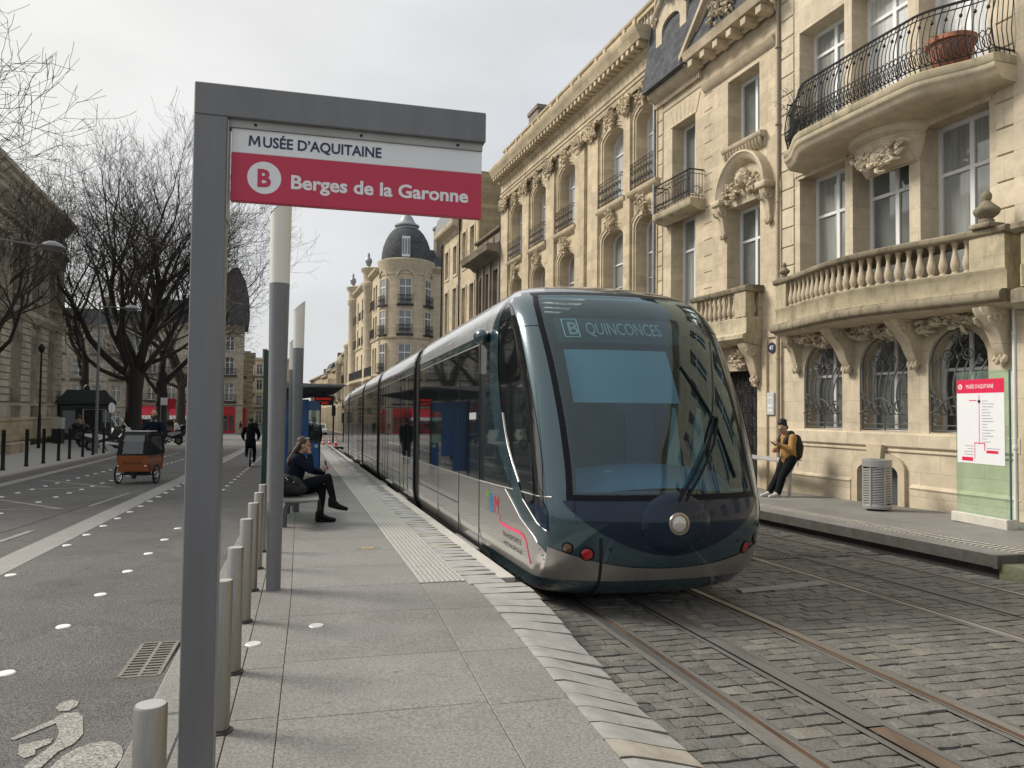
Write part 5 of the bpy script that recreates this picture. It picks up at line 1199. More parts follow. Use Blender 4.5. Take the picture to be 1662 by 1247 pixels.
# === F: domed corner tower and its long wing ===
FT = thing('building', 'cream corner building with a round tower under a dark slate dome', 'building', tuple(sp(77.0, 14.5))[:2] + (0,), TH - pi / 2); FT.scale = (.95, .95, .968)
R_ = 2.65; CZ = -1.6
m = MB(); m.lathe([(R_, CZ), (R_, 4.7), (R_ + .12, 4.8), (R_ + .12, 5.0), (R_, 5.1), (R_, 8.8), (R_ + .14, 8.95), (R_ + .14, 9.15), (R_, 9.2), (R_, 15.4), (R_ + .1, 15.5), (R_ + .1, 15.8), (R_ + .2, 16.0), (R_ + .28, 16.5), (R_ + .42, 16.8), (R_ + .45, 17.0), (R_ + .2, 17.1)], n=48); m.build('wall', STP, FT, 40)
m = MB(); m.lathe([(2.62, 17.05), (2.66, 17.4), (2.62, 18.0), (2.48, 18.7), (2.22, 19.4), (1.85, 20.05), (1.45, 20.5), (1.25, 20.62)], n=40); dome = m.build('dome', SLATE, FT, 40)
m = MB(); m.lathe([(1.15, 20.6), (1.15, 20.8), (1.32, 20.9), (1.32, 21.05), (1.0, 21.2), (.75, 21.6), (.6, 21.9), (.3, 22.2), (.12, 22.4), (.08, 22.7), (0, 22.8)], n=28); m.build('lantern', ZINC, dome, 40)
def on_tower(a, z0, z1, w, rise=0, rail=True, par=None):
    M_ = Matrix.Rotation(a, 4, 'Z') @ Matrix.Translation((0, -R_ - .02, 0))
    m = MB(M_); m.prism(arch(-w / 2 - .12, w / 2 + .12, z0 - .1, z1 + .12, rise), -.05, .2, [arch(-w / 2, w / 2, z0, z1, rise)]); s_ = m.build('window_surround', STP, FT)
    m = MB(M_); t = .05; m.prism([(-w / 2, z0), (w / 2, z0), (w / 2, z1), (-w / 2, z1)], -.015, .06, [[(-w / 2 + t, z0 + t), (-.03, z0 + t), (-.03, z0 + (z1 - z0) * .68), (-w / 2 + t, z0 + (z1 - z0) * .68)], [(.03, z0 + t), (w / 2 - t, z0 + t), (w / 2 - t, z0 + (z1 - z0) * .68), (.03, z0 + (z1 - z0) * .68)], [(-w / 2 + t, z0 + (z1 - z0) * .72), (-.03, z0 + (z1 - z0) * .72), (-.03, z1 - t), (-w / 2 + t, z1 - t)], [(.03, z0 + (z1 - z0) * .72), (w / 2 - t, z0 + (z1 - z0) * .72), (w / 2 - t, z1 - t), (.03, z1 - t)]])
    f = m.build('window', FRAME, FT); m = MB(M_); m.box(-w / 2, w / 2, .02, .05, z0, z1); m.build('pane', PG, f)
    if rail:
        m = MB(M_)
        for z in (z0 + .05, z0 + .95): m.tube([(-w / 2 - .2, -.22, z), (w / 2 + .2, -.22, z)], .03, 4)
        for k in range(13): x = -w / 2 - .18 + (w + .36) * k / 12; m.tube([(x, -.22, z0), (x, -.22, z0 + .95)], .016, 4)
        for k in range(6): x = -w / 2 + w * (k + .5) / 6; scroll(m, x, z0 + .5, .16, k, 1.5, -.22, .016)
        m.box(-w / 2 - .25, w / 2 + .25, -.26, .1, z0 - .12, z0); m.build('iron_railing', IRON, FT)
for a in (radians(78), radians(16), radians(140)):
    for z0, z1 in ((12.35, 15.0), (9.3, 11.75), (5.4, 8.3), (1.5, 4.2)): on_tower(a, z0, z1, 1.28)
    m = MB(Matrix.Rotation(a, 4, 'Z') @ Matrix.Translation((0, -R_ - .02, 0))); m.tube([(-.95, -.06, 15.3), (-.6, -.08, 15.75), (0, -.1, 16.0), (.6, -.08, 15.75), (.95, -.06, 15.3)], .09, 6); m.build('arched_moulding', STP, FT, True)
M_ = Matrix.Rotation(radians(78), 4, 'Z'); m = MB(M_); m.box(-.42, .42, -2.72, -2.2, 17.25, 19.35); m.build('dormer', FRAME, dome); m = MB(M_)
for x in (-.28, 0, .28): m.box(x - .1, x + .1, -2.74, -2.7, 17.5, 19.1)
m.build('pane', PG, dome)
# wing along the street and side wing
FW = thing('building', 'long cream stone wing with slim tower bays and urn finials, left of the domed tower', 'building', tuple(sp(79.0, 12.0))[:2] + (0,), TH - pi / 2)
ops = []; xs_ = [-18.6, -16.2, -12.2, -9.8, -7.4, -3.0, -1.4]
for x in xs_:
    for z0, z1 in ((12.0, 14.6), (9.0, 11.3), (5.3, 8.0), (.6, 3.6)): ops.append((x - .55, x + .55, z0, z1))
wall(FW, -20, .6, -1.8, 16.0, ops, STP)
for o_ in ops: window(FW, *o_, 0, .25, PG if int(o_[0] * 7) % 2 else PC, (.7,), .07)
m = MB(); mould(m, -20.2, .6, [(0, 15.6), (.2, 15.7), (.45, 15.9), (.5, 16.1), (0, 16.2)]); mould(m, -20, .6, [(0, 8.7), (.12, 8.75), (.12, 8.9), (0, 8.95)]); mould(m, -20, .6, [(0, 4.5), (.7, 4.7), (.75, 4.95), (0, 5.0)])
m.build('cornice', STP, FW)
for x in (-5.4, -19.2):
    m = MB(); m.lathe([(.95, -1.8), (.95, 4.4), (1.1, 4.6), (1.0, 4.8), (.9, 5), (.9, 14.6), (1.05, 14.8), (1.05, 15.4), (.95, 15.5), (.95, 16.4), (1.2, 16.7), (1.25, 17.0), (.5, 17.2)], (x, .1, 0), 20); b_ = m.build('tower_bay', STP, FW, 40)
    m = MB(); m.lathe([(.3, 17.1), (.2, 17.3), (.4, 17.8), (.35, 18.1), (.12, 18.3), (.15, 18.6), (0, 18.9)], (x, -.3, 0), 12); m.build('urn', ZINC, b_, 40)
m = MB()
for z0, xs2 in ((5.0, (-20, .6)), (9.0, None), (12.0, None)):
    for a, b in ([xs2] if xs2 else [(x - .8, x + .8) for x in xs_]):
        y = -.7 if xs2 else -.3
        for z in (z0 + .08, z0 + .95): m.tube([(a, y, z), (b, y, z)], .035, 4)
        n = int((b - a) / .16)
        for k in range(n + 1): x = a + (b - a) * k / n; m.tube([(x, y, z0), (x, y, z0 + .95)], .018, 3)
m.build('iron_railing', IRON, FW)
m = MB(); m.box(-20, -.5, .4, 9, 15.9, 16.3); m.build('roof', ZINC, FW)
SW = thing('building', 'pale side wing with tall windows right of the domed tower, slate roof and chimney behind', 'building', tuple(sp(76.0, 17.1))[:2] + (0,), TH + 0.10)
ops = [(1.0 + 2.6 * k, 2.0 + 2.6 * k, z0, z1) for k in range(4) for z0, z1 in ((12.2, 14.8), (9.2, 11.5), (5.3, 8.0), (.6, 3.6))]
wall(SW, -.8, 12, -1.8, 15.9, ops, STP)
for o_ in ops: window(SW, *o_, 0, .25, PG, (.7,), .07)
m = MB(); mould(m, -.8, 12, [(0, 15.4), (.2, 15.6), (.5, 15.9), (.5, 16.1), (0, 16.2)]); m.build('cornice', STP, SW)
m = MB(); m.prism([(-.2, 16), (1.6, 18.2), (9, 18.6), (9, 16)], -.8, 12, plane='yz'); m.build('roof', SLATE, SW); m = MB(); m.box(.6, 2.3, .9, 1.9, 16, 20.6); m.box(.5, 2.4, .8, 2.0, 20.3, 20.6); m.box(2.5, 3.1, 1, 1.8, 16, 18.9); m.build('chimney', STG, SW)
m = MB()
for k in range(4):
    for z0 in (12.2, 9.2):
        a, b = .8 + 2.6 * k, 2.2 + 2.6 * k
        for z in (z0, z0 + .95): m.tube([(a, -.25, z), (b, -.25, z)], .03, 4)
        for i in range(10): m.tube([(a + (b - a) * i / 9, -.25, z0), (a + (b - a) * i / 9, -.25, z0 + .95)], .018, 3)
m.build('iron_railing', IRON, SW)
# ---------- generic far street fronts ---------------------------------------
def front(label, s0, w, h, off=12., side=1, z=0., st=STP, nb=3, roof='flat', bayw=0, seed=1, cat='building', depth=9, rails=True, pos=None, rz=None, ground_op=True, fl=None):
    """street front seen from far: piers, storeys of windows, balconies, cornice, roof"""
    loc = tuple(pos) if pos else tuple(sp(s0, off))[:2] + (z,)
    b = thing('building', label, cat, loc, rz if rz is not None else (TH - pi / 2 if side > 0 else TH + pi / 2)); rd = random.Random(seed)
    n = fl or max(2, int((h - 1) / 3.3)); fh = (h - .6) / n; ops = []
    for k in range(n):
        for i in range(nb): c = w * (i + .5) / nb; ww = min(1.15, w / nb * .5); ops.append((c - ww / 2, c + ww / 2, k * fh + (.55 if k else .15), k * fh + fh * .82, .12 if seed % 2 else 0))
    wall(b, 0, w, -1.5, h, [(a, c, d, e_, r) for a, c, d, e_, r in ops], st)
    for a, c, d, e_, r in ops: window(b, a, c, d, e_, r, .22, rd.choice([PG, PC, PD]), (.72,), .07)
    m = MB(); mould(m, -.1, w + .1, [(0, h - .5), (.12, h - .45), (.4, h - .2), (.45, h), (0, h + .05)])
    for k in range(1, n): mould(m, 0, w, [(0, k * fh - .1), (.12, k * fh - .06), (.14, k * fh + .06), (0, k * fh + .1)])
    for i in range(nb + 1): x = w * i / nb; x = min(max(x, .12), w - .12); m.box(x - .12, x + .12, -.06, 0, fh, h - .5)
    m.build('cornice', st, b)
    if rails:
        m = MB()
        for k in range(1, n):
            for i in range(nb):
                c = w * (i + .5) / nb; hw_ = min(.85, w / nb * .38); z0 = k * fh + .1
                if (i + k + seed) % 3 == 0: continue
                for zz in (z0 + .1, z0 + .95): m.tube([(c - hw_, -.3, zz), (c + hw_, -.3, zz)], .03, 4)
                for q in range(8): x = c - hw_ + 2 * hw_ * q / 7; m.tube([(x, -.3, z0), (x, -.3, z0 + .95)], .018, 3)
                m.box(c - hw_ - .05, c + hw_ + .05, -.35, 0, z0 - .1, z0)
        m.build('iron_railing', IRON, b)
    if bayw:
        m = MB(); m.lathe([(bayw * .6, fh * .9), (bayw, fh * 1.1), (bayw, h - .4), (bayw + .15, h - .2), (bayw + .15, h + .2), (.1, h + 1.4)], (w * .5, .15, 0), 14); m.build('bay', st, b, 40)
    m = MB()
    if roof == 'flat': m.box(0, w, .3, depth, h - .1, h + .25)
    else: m.prism([(-.2, h), (1.0, h + 2.3), (depth - 1, h + 2.6), (depth, h)], 0, w, plane='yz')
    rf = m.build('roof', SLATE if roof != 'flat' else ZINC, b)
    m = MB(); x = w * rd.uniform(.2, .8); m.box(x - .5, x + .5, 2, 3, h, h + (2.2 if roof == 'flat' else 4.2)); m.build('chimney', STG, rf)
    if depth > 2:
        m = MB(); m.box(0, .35, .5, depth, -1.5, h); m.box(w - .35, w, .5, depth, -1.5, h); m.build('side_wall', STRUB, b)
    return b
zf = lambda s: g(s) - .1
front('narrow far cream house with a half-round bay, just beyond the urn-topped wing', 104.2, 5.0, 11.6, z=zf(104), nb=3, bayw=1.0, seed=1, st=STP)
front('far cream house with slate attic roof, second beyond the urn-topped wing', 110.5, 6.2, 11.2, z=zf(110), roof='m', nb=3, seed=2, st=ST)
front('far house with stacked balconies, third beyond the urn-topped wing', 117, 6.3, 10.2, z=zf(117), nb=3, bayw=.9, seed=3, st=STP)
front('far pale house with a tall roof and chimney, fourth beyond the urn-topped wing', 125, 7.8, 9.6, z=zf(125), roof='m', nb=4, seed=4, st=STP)
front('far pale house with rows of small windows, fifth beyond the urn-topped wing', 134, 8.8, 10.0, z=zf(134), nb=4, seed=5, st=ST)
front('far pale house, sixth beyond the urn-topped wing', 144, 9.8, 9.2, z=zf(144), nb=4, seed=6, st=STP, roof='m')
front('most distant pale terrace at the end of the row on the right of the street', 175, 30.8, 9.6, z=zf(150), nb=12, seed=7, st=STP, rails=False)

# ---------- left: museum ----------------------------------------------------
STMU = stone('museum_stone', (.47, .435, .36), 1.0, .5, .12, .5, .6, dcol=(.06, .055, .05)); STMB = stone('museum_base', (.45, .39, .28), 1.0, .45, .15, .6, .7, dcol=(.08, .075, .06))
MU = thing('museum', 'grey stone museum with tall arched windows and banded piers behind the bare trees', 'museum', tuple(sp(24.5, -12.03))[:2] + (0,), TH + pi / 2)
mx_ = lambda s: s - 24.5
MC = [46.75 + 3.72 * k for k in range(-6, 3)]
ops = []
for s_ in MC: c = mx_(s_); ops += [(c - .85, c + .85, 1.72, 5.65, .85), (c - .65, c + .65, 7.6, 10.05), (c - .45, c + .45, 11.5, 12.5), (c - .72, c - .25, .05, .5), (c + .25, c + .72, .05, .5)]
wall(MU, 0, 32.6, -1, 13.3, ops, STMU, 0, .7)
for s_ in MC:
    c = mx_(s_); window(MU, c - .85, c + .85, 1.72, 5.65, .85, .45, PD, (.45,), .09, fm=mat('brown_sash', (.13, .11, .085), .6)); window(MU, c - .65, c + .65, 7.6, 10.05, 0, .35, PG, (.6,), .08, fm=MT['brown_sash']); window(MU, c - .45, c + .45, 11.5, 12.5, 0, .3, PD, (), .07, fm=MT['brown_sash'])
m = MB(); mb = MB()
for i, s_ in enumerate([MC[0] - 1.86] + [x + 1.86 for x in MC]):
    c = mx_(s_); z = 1.75; hwid = .86 if i < len(MC) else .7
    while z < 6.1: m.box(c - hwid, c + hwid, -.08, .01, z + .02, z + .34, .015); z += .37
    m.box(c - hwid - .02, c + hwid + .02, -.12, .01, .9, 1.62); m.box(c - .35, c + .35, -.16, 0, 6.9, 10.7); m.box(c - .45, c + .45, -.22, 0, 10.3, 10.75)
m.build('banded_piers', STMU, MU)
m = MB(); mould(m, 0, 32.7, [(0, 6.2), (.1, 6.25), (.3, 6.5), (.32, 6.7), (.1, 6.85), (0, 6.9)]); mould(m, 0, 32.7, [(0, 10.75), (.08, 10.8), (.1, 11.0), (.3, 11.1), (.35, 11.25), (0, 11.3)]); mould(m, -.2, 32.9, [(0, 12.7), (.1, 12.8), (.15, 12.95), (.35, 13.1), (.4, 13.25), (.58, 13.4), (.6, 13.6), (.2, 13.7)]); mould(m, 0, 32.7, [(0, 1.5), (.12, 1.55), (.14, 1.68), (0, 1.7)])
for s_ in MC:
    c = mx_(s_); m.prism([(c - 1.05, 10.2), (c + 1.05, 10.2), (c, 10.75)], -.25, 0); m.box(c - .95, c + .95, -.16, 0, 7.4, 7.58)
m.build('cornice', STMU, MU)
m = MB(); mould(m, 0, 32.7, [(.22, -1), (.22, .72), (.28, .78), (.28, .88), (0, .92)]); m.build('plinth', STMB, MU)
m = MB(); m.box(32.55, 32.6, .7, 26, -1, 13.3); m.build('side_wall', STMU, MU); m = MB(); m.prism([(-.5, 13.65), (4, 14.5), (20, 14.5), (20, 13.65)], 0, 32.9, plane='yz'); m.build('roof', ZINC, MU)
gr = MB(); rd = random.Random(3)
for k in range(2600):
    s_ = rd.uniform(36, 57.4); p = sp(s_, -11.55 + rd.uniform(-.3, .3)); z = plazaz(p.x, p.y); q = rd.uniform(.12, .34); a = rd.uniform(0, 6.28)
    gr.add([(p.x - .03 * cos(a), p.y - .03 * sin(a), z), (p.x + .03 * cos(a), p.y + .03 * sin(a), z), (p.x + rd.gauss(0, .06), p.y + rd.gauss(0, .06), z + q)], [(0, 1, 2)])
struct('grass', gr, mat('grass', (.06, .075, .025), .9, 0, .3, 3), kind='stuff', recalc=False)
lw = MB(); lw.box(0, 3.2, -.25, .25, 0, .55, .03); o = lw.build('low_wall', STMB); p = sp(39.2, -10.4); o.location = (p.x, p.y, plazaz(p.x, p.y) - .1); o.rotation_euler = (0, 0, TH + pi / 2); tag(o, 'low stone bench wall on the paving left of the first black bollard', 'low wall')
# ---------- cafe corner building and neighbours beyond the square -----------
CR = mat('shop_red', (.42, .012, .022), .45, 0, .08); CA = mat('awning_red', (.50, .02, .04), .7, 0, .08); STW = stone('grey_cream', (.38, .35, .29), .9, .4, .1, dirt=.45)
def cornerB():
    # faces the camera across the square; right end is the street corner
    p = Vector((-9.6, 112.4, -2.1)); rz = -.02 + .10
    b = thing('building', 'cream corner building with red shopfronts and a big dark slate dome roof', 'building', (p.x, p.y, p.z), rz)
    ops = [(-12.2 + 2.45 * k, -11.05 + 2.45 * k, z0, z1, .2) for k in range(5) for z0, z1 in ((4.6, 7.1), (8.2, 10.7), (11.6, 13.6))]
    wall(b, -13, 0, -.3, 15, ops, STW)
    for o_ in ops: window(b, *o_, .25, PC if int(o_[0]) % 2 else PG, (.7,), .08)
    m = MB(); mould(m, -13.1, .1, [(0, 14.5), (.3, 14.8), (.5, 15), (0, 15.1)]); mould(m, -13.1, .1, [(0, 3.9), (.25, 4.0), (.3, 4.2), (0, 4.3)]); m.build('cornice', STW, b)
    m = MB()
    for k in range(5):
        for z0 in (4.5, 8.1):
            c = -11.62 + 2.45 * k
            for z in (z0 + .05, z0 + .95): m.tube([(c - .95, -.4, z), (c + .95, -.4, z)], .035, 4)
            for q in range(13): x = c - .95 + 1.9 * q / 12; m.tube([(x, -.4, z0), (x, -.4, z0 + .95)], .02, 3)
            m.box(c - 1., c + 1., -.45, 0, z0 - .12, z0)
    m.build('iron_railing', IRON, b)
    m = MB()
    for k in range(6): x = -12.9 + 2.4 * k; m.box(x, x + .35, -.12, 0, -.2, 3.6)
    m.box(-13, -.2, -.15, 0, 3.1, 3.8)
    for x in (-11.9, -9.5, -7.1, -4.7, -2.2): m.box(x, x + 1.6, -.06, -.02, -.2, .7); m.box(x + .75, x + .85, -.06, 0, -.2, 3.1); m.box(x, x + 1.6, -.06, 0, 2.3, 2.4)
    f = m.build('shopfront', CR, b); m = MB(); m.box(-12.9, -.3, -.02, 0.0 - .004, -.2, 3.1); m.build('pane', PD, f)
    for x0, x1 in ((-13, -10.6), (-9.2, -3.6)):
        m = MB(); m.prism([(-.15, 3.75), (-1.5, 2.6), (-1.5, 2.5), (-.15, 3.6)], x0, x1, plane='yz'); a = m.build('awning', CA, b); m = MB()
        n = int((x1 - x0) / .4)
        for k in range(n): m.box(x0 + (x1 - x0) * k / n + .015, x0 + (x1 - x0) * (k + 1) / n - .015, -1.52, -1.49, 2.05 + .06 * (k % 2), 2.55)
        m.build('valance', WHITE, a)
    m = MB(); m.box(-.95, .0, -.22, .1, -.3, 3.9); m.build('corner_pier', STW, b); m = MB(); m.box(-2.7, -1.0, -.2, -.02, -.3, 3.5); dr_ = m.build('door', CR, b); m = MB(); m.box(-2.5, -1.95, -.215, -.2, .5, 2.6); m.box(-1.75, -1.2, -.215, -.2, .5, 2.6); m.build('pane', PD, dr_)
    # street side
    m = MB(); m.box(-.3, .0, .01, 14, -.3, 15); m.build('side_wall', mat('grey_render', (.36, .34, .30), .85, 0, .15, 1.5), b); m = MB()
    for y in (1.0, 3.6, 6.4): m.box(.0, .45, y, y + 2.3, -.2, 3.7); 
    m.build('side_shopfront', CR, b); m = MB()
    for y in (1.0, 3.6, 6.4): m.box(.45, .47, y + .2, y + 2.1, .8, 2.9)
    m.build('side_pane', PD, b); m = MB()
    for y in (1.0, 3.8): m.prism([(.1, 3.6), (1.2, 2.7), (1.2, 2.6), (.1, 3.4)], y, y + 2.4, plane='xz')
    m.build('side_awning', CA, b); m = MB()
    for y in (1.2, 4.2, 7.2, 10):
        for z in (4.6, 8.2, 11.6): m.box(.0, .03, y, y + 1.1, z, z + 2.4)
    m.build('side_window', PG, b); m = MB()
    for y in (1.2, 4.2, 7.2): 
        for z in (4.5, 8.1): m.box(0, .4, y - .3, y + 1.4, z - .12, z); m.box(.36, .4, y - .3, y + 1.4, z + .9, z + .95); [m.box(.37, .39, y - .3 + .17 * q, y - .28 + .17 * q, z, z + .9) for q in range(11)]
    m.build('side_railing', IRON, b)
    m = MB(); m.prism([(-4.9, 15.0), (-4.7, 17.5), (-3.9, 20), (-2.6, 22.2), (-1.6, 23.2), (-1.0, 23.3), (-.7, 22.9), (.1, 21.2), (.55, 19), (.7, 16.8), (.5, 15)], .1, 8); m.prism([(-13, 15), (-12.6, 18.2), (-4.5, 18.4), (-4.5, 15)], .2, 8); rf = m.build('roof', SLATE, b, 30); m = MB(); m.box(-7, -6, 2, 3, 18, 20.6); m.build('chimney', STG, rf)
cornerB()
front('grey cream house with iron balconies behind the trunk of the biggest tree', 0, 11.8, 14.5, pos=(-34.4, 114.0, -1.9), rz=.03, nb=5, st=STW, seed=8, roof='m', fl=4)
front('grey house with arched ground floor behind the dark green kiosk', 0, 14.8, 12.5, pos=(-49.6, 112.5, -1.6), rz=.03, nb=6, st=STW, seed=9, fl=4)
front('far grey-cream terrace on the left of the street behind the cafe corner', 127.5, 30, 12.5, off=-.25, side=-1, z=-2.2, nb=10, st=STW, seed=11, rails=True, fl=4)
front('very distant pale terrace on the left of the street', 158.5, 40, 9, off=-1.5, side=-1, z=-1.7, nb=12, st=STP, seed=13, rails=False, fl=3)
front('distant pale house closing the view left of the light columns', 0, 9.5, 13.5, pos=(-14.6, 166, -1.7), rz=0.05, nb=4, st=STP, seed=15, fl=4)
# ---------- trees -----------------------------------------------------------
BARK = mat('plane_bark', (.026, .022, .018), .9, 0, .4, 5, bump=.8, stretch=(3, 3, .6)); TWIG = mat('winter_twigs', (.042, .036, .031), .9, 0, .3, 3)
def tree(label, loc, limbs, trunk, seed=1, lv=5, r=.5, kids=(4, 4, 4, 3, 3), wig=.22, up=.12, lenk=.68, minr=.011, budget=9000):
    rd = random.Random(seed); t = thing('plane_tree', label, 'tree', loc); tm = MB(); tm.tube(trunk[0], trunk[1], 16, True); 
    for k, p in enumerate(trunk[0][:-1]):
        for j in range(2): q = Vector(p) + Vector((rd.gauss(0, 1), rd.gauss(0, 1), 0)).normalized() * trunk[1][k] * .75 + Vector((0, 0, rd.uniform(0, 1.2))); tm.ball(q, (.16, .16, .3), 7, 5, .4, k + j)
    tm.build('trunk', BARK, t, 60); m = MB(); cnt = [0]
    def grow(p, d, L, r, l):
        if cnt[0] > budget: return
        cnt[0] += 1
        n = 6 if l <= 1 else (4 if l <= 3 else 3); pts = [p.copy()]; rs = [r]; dirs = [d.copy()]
        for i in range(n):
            d = (d + Vector((rd.gauss(0, wig), rd.gauss(0, wig), rd.gauss(0, wig * .8) + up))).normalized(); p = p + d * (L / n); pts.append(p.copy()); rs.append(max(minr * .8, r * (1 - .62 * (i + 1) / n))); dirs.append(d.copy())
        m.m = 0 if l <= 1 else 1; m.tube(pts, rs, 7 if l <= 1 else (5 if l == 2 else 3), False)
        if l >= lv: return
        K = kids[min(l, len(kids) - 1)]
        for k in range(K):
            f = rd.uniform(.30, 1.) if k < K - 1 else 1.; i = min(n - 1, int(f * n)); a = Vector((rd.gauss(0, 1), rd.gauss(0, 1), rd.gauss(0, 1))); ax = dirs[i].cross(a).normalized(); an = radians(rd.uniform(22, 58))
            nd = (Matrix.Rotation(an, 4, ax) @ dirs[i]); grow(pts[i + 1] if f == 1. else pts[i].lerp(pts[i + 1], f * n - i), nd, L * lenk * rd.uniform(.75, 1.2), max(minr, rs[i + 1] * .72), l + 1)
    for q in limbs: grow(Vector(q[0]), Vector(q[1]).normalized(), q[2], q[3], 1)
    m.build('branches', [BARK, TWIG], t, recalc=False)
    return t
tree('huge bare plane tree with a thick dark trunk, between the museum and the red cafe', (-11.6, 55.6, -.55),
     [((-.1, 0, 4.0), (-1, -.1, .42), 7.5, 0.252), ((0, 0, 4.2), (-.22, .2, 1), 9.0, 0.266), ((.1, .1, 4.2), (.10, -.1, 1), 9.6, 0.281), ((.2, 0, 4.1), (.45, .2, 1), 9.0, 0.244), ((.2, -.1, 4.0), (1, -.3, .55), 6.5, 0.207), ((-.2, .1, 4.1), (-.55, .4, 1), 8.2, 0.222), ((0, -.2, 4.2), (-.35, -.8, .75), 6.5, 0.192), ((0, 0, 3.8), (-1, -.5, .28), 6.5, .16), ((0, 0, 4.5), (.9, .5, .4), 6.2, .16), ((-.1, 0, 5), (-.85, .3, .7), 7, .18), ((.1, 0, 5), (.6, .6, .9), 7.5, .18), ((0, -.1, 4.9), (.05, -.4, 1), 8.5, .2), ((.1, -.2, 4.3), (.3, -.5, 1.2), 8.2, 0.192)],
     ([(0, 0, -.2), (0, 0, .3), (-.02, 0, 1.6), (0, 0, 3.2), (.02, 0, 4.3), (.02, 0, 5.0)], [.85, .60, .50, .52, .60, .40]), 12, 5, kids=(6, 6, 6, 6, 3), up=.12, budget=22000, lenk=.58, wig=.17, minr=.009)
tree('leaning dark tree with a low fork in front of the red awning', (-10.9, 61.0, -.75), [((0, 0, 4.5), (-.3, .2, 1), 5, .2), ((.3, 0, 4.2), (.75, -.2, .8), 7, .22), ((0, .1, 4.8), (.25, .2, 1), 6, .2), ((-.2, 0, 3.2), (-.9, -.1, .7), 4, .16)],
     ([(0, 0, -.2), (-.02, 0, 1.5), (.02, 0, 3.2), (0, 0, 4.9)], [.55, .42, .40, .30]), 22, 5, kids=(5, 5, 4, 3, 3), budget=4200)
tree('slender dark tree behind the street lamp, in front of the green kiosk', (-15.9, 60.5, -.55), [((0, 0, 5.0), (-.35, 0, 1), 5, .17), ((0, 0, 5.2), (.35, .1, 1), 5, .17), ((0, 0, 4.4), (-.8, -.2, .6), 4, .13), ((0, 0, 5), (0, -.3, 1), 6, .16)],
     ([(0, 0, -.2), (.1, 0, 1.5), (.0, 0, 3.4), (0, 0, 5.4)], [.42, .32, .28, .22]), 33, 5, kids=(5, 5, 4, 3, 3), budget=4200)
tree('bare tree whose twigs reach across the dark dome, right of the sign post', (-13.0, 83.0, -.9), [((0, 0, 4.5), (-.4, 0, 1), 9, .28), ((0, 0, 4.6), (.6, .1, .9), 9.5, .28), ((0, 0, 4.4), (1, -.2, .55), 9, .26), ((0, 0, 4.8), (.1, .1, 1), 10, .28), ((0, 0, 4.6), (.9, -.5, .8), 9, .26), ((0, 0, 4.3), (-.9, -.1, .5), 5, .18), ((0, 0, 4.7), (.2, -.5, 1), 6, .2)],
     ([(0, 0, -.2), (0, 0, 1.5), (.02, 0, 3.4), (0, 0, 5.0)], [.6, .45, .4, .32]), 44, 5, kids=(6, 6, 5, 4, 3), budget=7000)
tree('bare tree with its twigs hanging into the upper left corner of the photo', (-16.9, 22.3, -.3), [((0, 0, 6.0), (.85, .1, .55), 6.2, .15), ((0, 0, 6.4), (.8, -.15, .85), 6.5, .15), ((0, 0, 5.2), (.9, .35, .22), 6.0, .13), ((0, 0, 6.5), (.35, .2, 1), 6, .15), ((0, 0, 4.6), (.8, .5, .10), 5.6, .12), ((0, 0, 5.6), (.95, .2, .42), 6.0, .13), ((0, 0, 5.0), (.95, .0, .30), 5.8, .12), ((0, 0, 4.4), (.95, .25, .22), 5.6, .11)],
     ([(0, 0, -.2), (.1, 0, 2), (0, 0, 4.5), (0, 0, 6.6)], [.4, .32, .28, .2]), 58, 5, kids=(5, 5, 5, 4, 3), budget=4200, up=.05, minr=.008, wig=.12, lenk=.56)
tree('bare tree in front of the museum with thin limbs crossing its windows', (-16.4, 42.0, -.4), [((0, 0, 4.2), (.8, .5, .5), 5.5, .15), ((0, 0, 4.4), (.5, .9, .8), 5.5, .15), ((0, 0, 3.8), (.9, .1, .35), 5.0, .13), ((0, 0, 4.6), (0, .5, 1), 5.5, .15)],
     ([(0, 0, -.2), (.05, 0, 2), (0, 0, 3.4), (0, 0, 4.7)], [.38, .3, .28, .22]), 63, 5, kids=(5, 5, 4, 3, 3), budget=3000)
# ---------- stop sign -------------------------------------------------------
sg_ = thing('stop_sign', 'grey gantry stop sign reading Berges de la Garonne on a red and white panel', 'stop sign', (-.4175, 3.25, platz(3.25)))
oz = platz(3.25); POST = mat('grey_sign_paint', (.15, .155, .165), .42, .15, .12, 3, bump=.04, bscale=60, stretch=(3, 3, .4))
def SM(): return MB(Matrix.Translation((.4175, -3.25, -oz)))
m = SM(); m.box(-.481, -.354, 3.2, 3.30, oz - .02, 2.712, .004); m.build('post', POST, sg_)
m = SM(); m.box(-.481, .70, 3.2, 3.30, 2.712, 2.842, .004); m.build('beam', POST, sg_)
m = SM(); m.box(-.350, .69, 3.222, 3.278, 2.68, 2.713); 
for x in (-.25, .17, .58): m.lathe([(.0, 0), (.006, 0)], (x, 3.2, 2.69), 8)
m.build('mounting_rail', mat('rail_grey', (.32, .32, .31), .5, .4), sg_)
m = SM()
for x in (-.25, .17, .58): m.ball((x, 3.221, 2.695), (.006, .003, .006), 8, 5)
m.build('bolts', BLACK, sg_)
m = SM(); m.box(-.342, .69, 3.232, 3.268, 2.385, 2.581, .002); pr_ = m.build('red_panel', RED, sg_)
m = SM(); m.box(-.342, .69, 3.232, 3.268, 2.581, 2.68, .002); pw = m.build('white_panel', SIGNW, sg_)
m = SM(); m.box(-.3535, -.350, 3.2, 3.3, 2.3, 2.70); m.build('lit_edge_strip', mat('rail_grey', (.4, .4, .4)), sg_)  # paler grey strip stands in for the lit inner face of the post
TM = lambda x, z: Matrix.Translation((x + .4175, 3.2312 - 3.25, z - oz)) @ RX
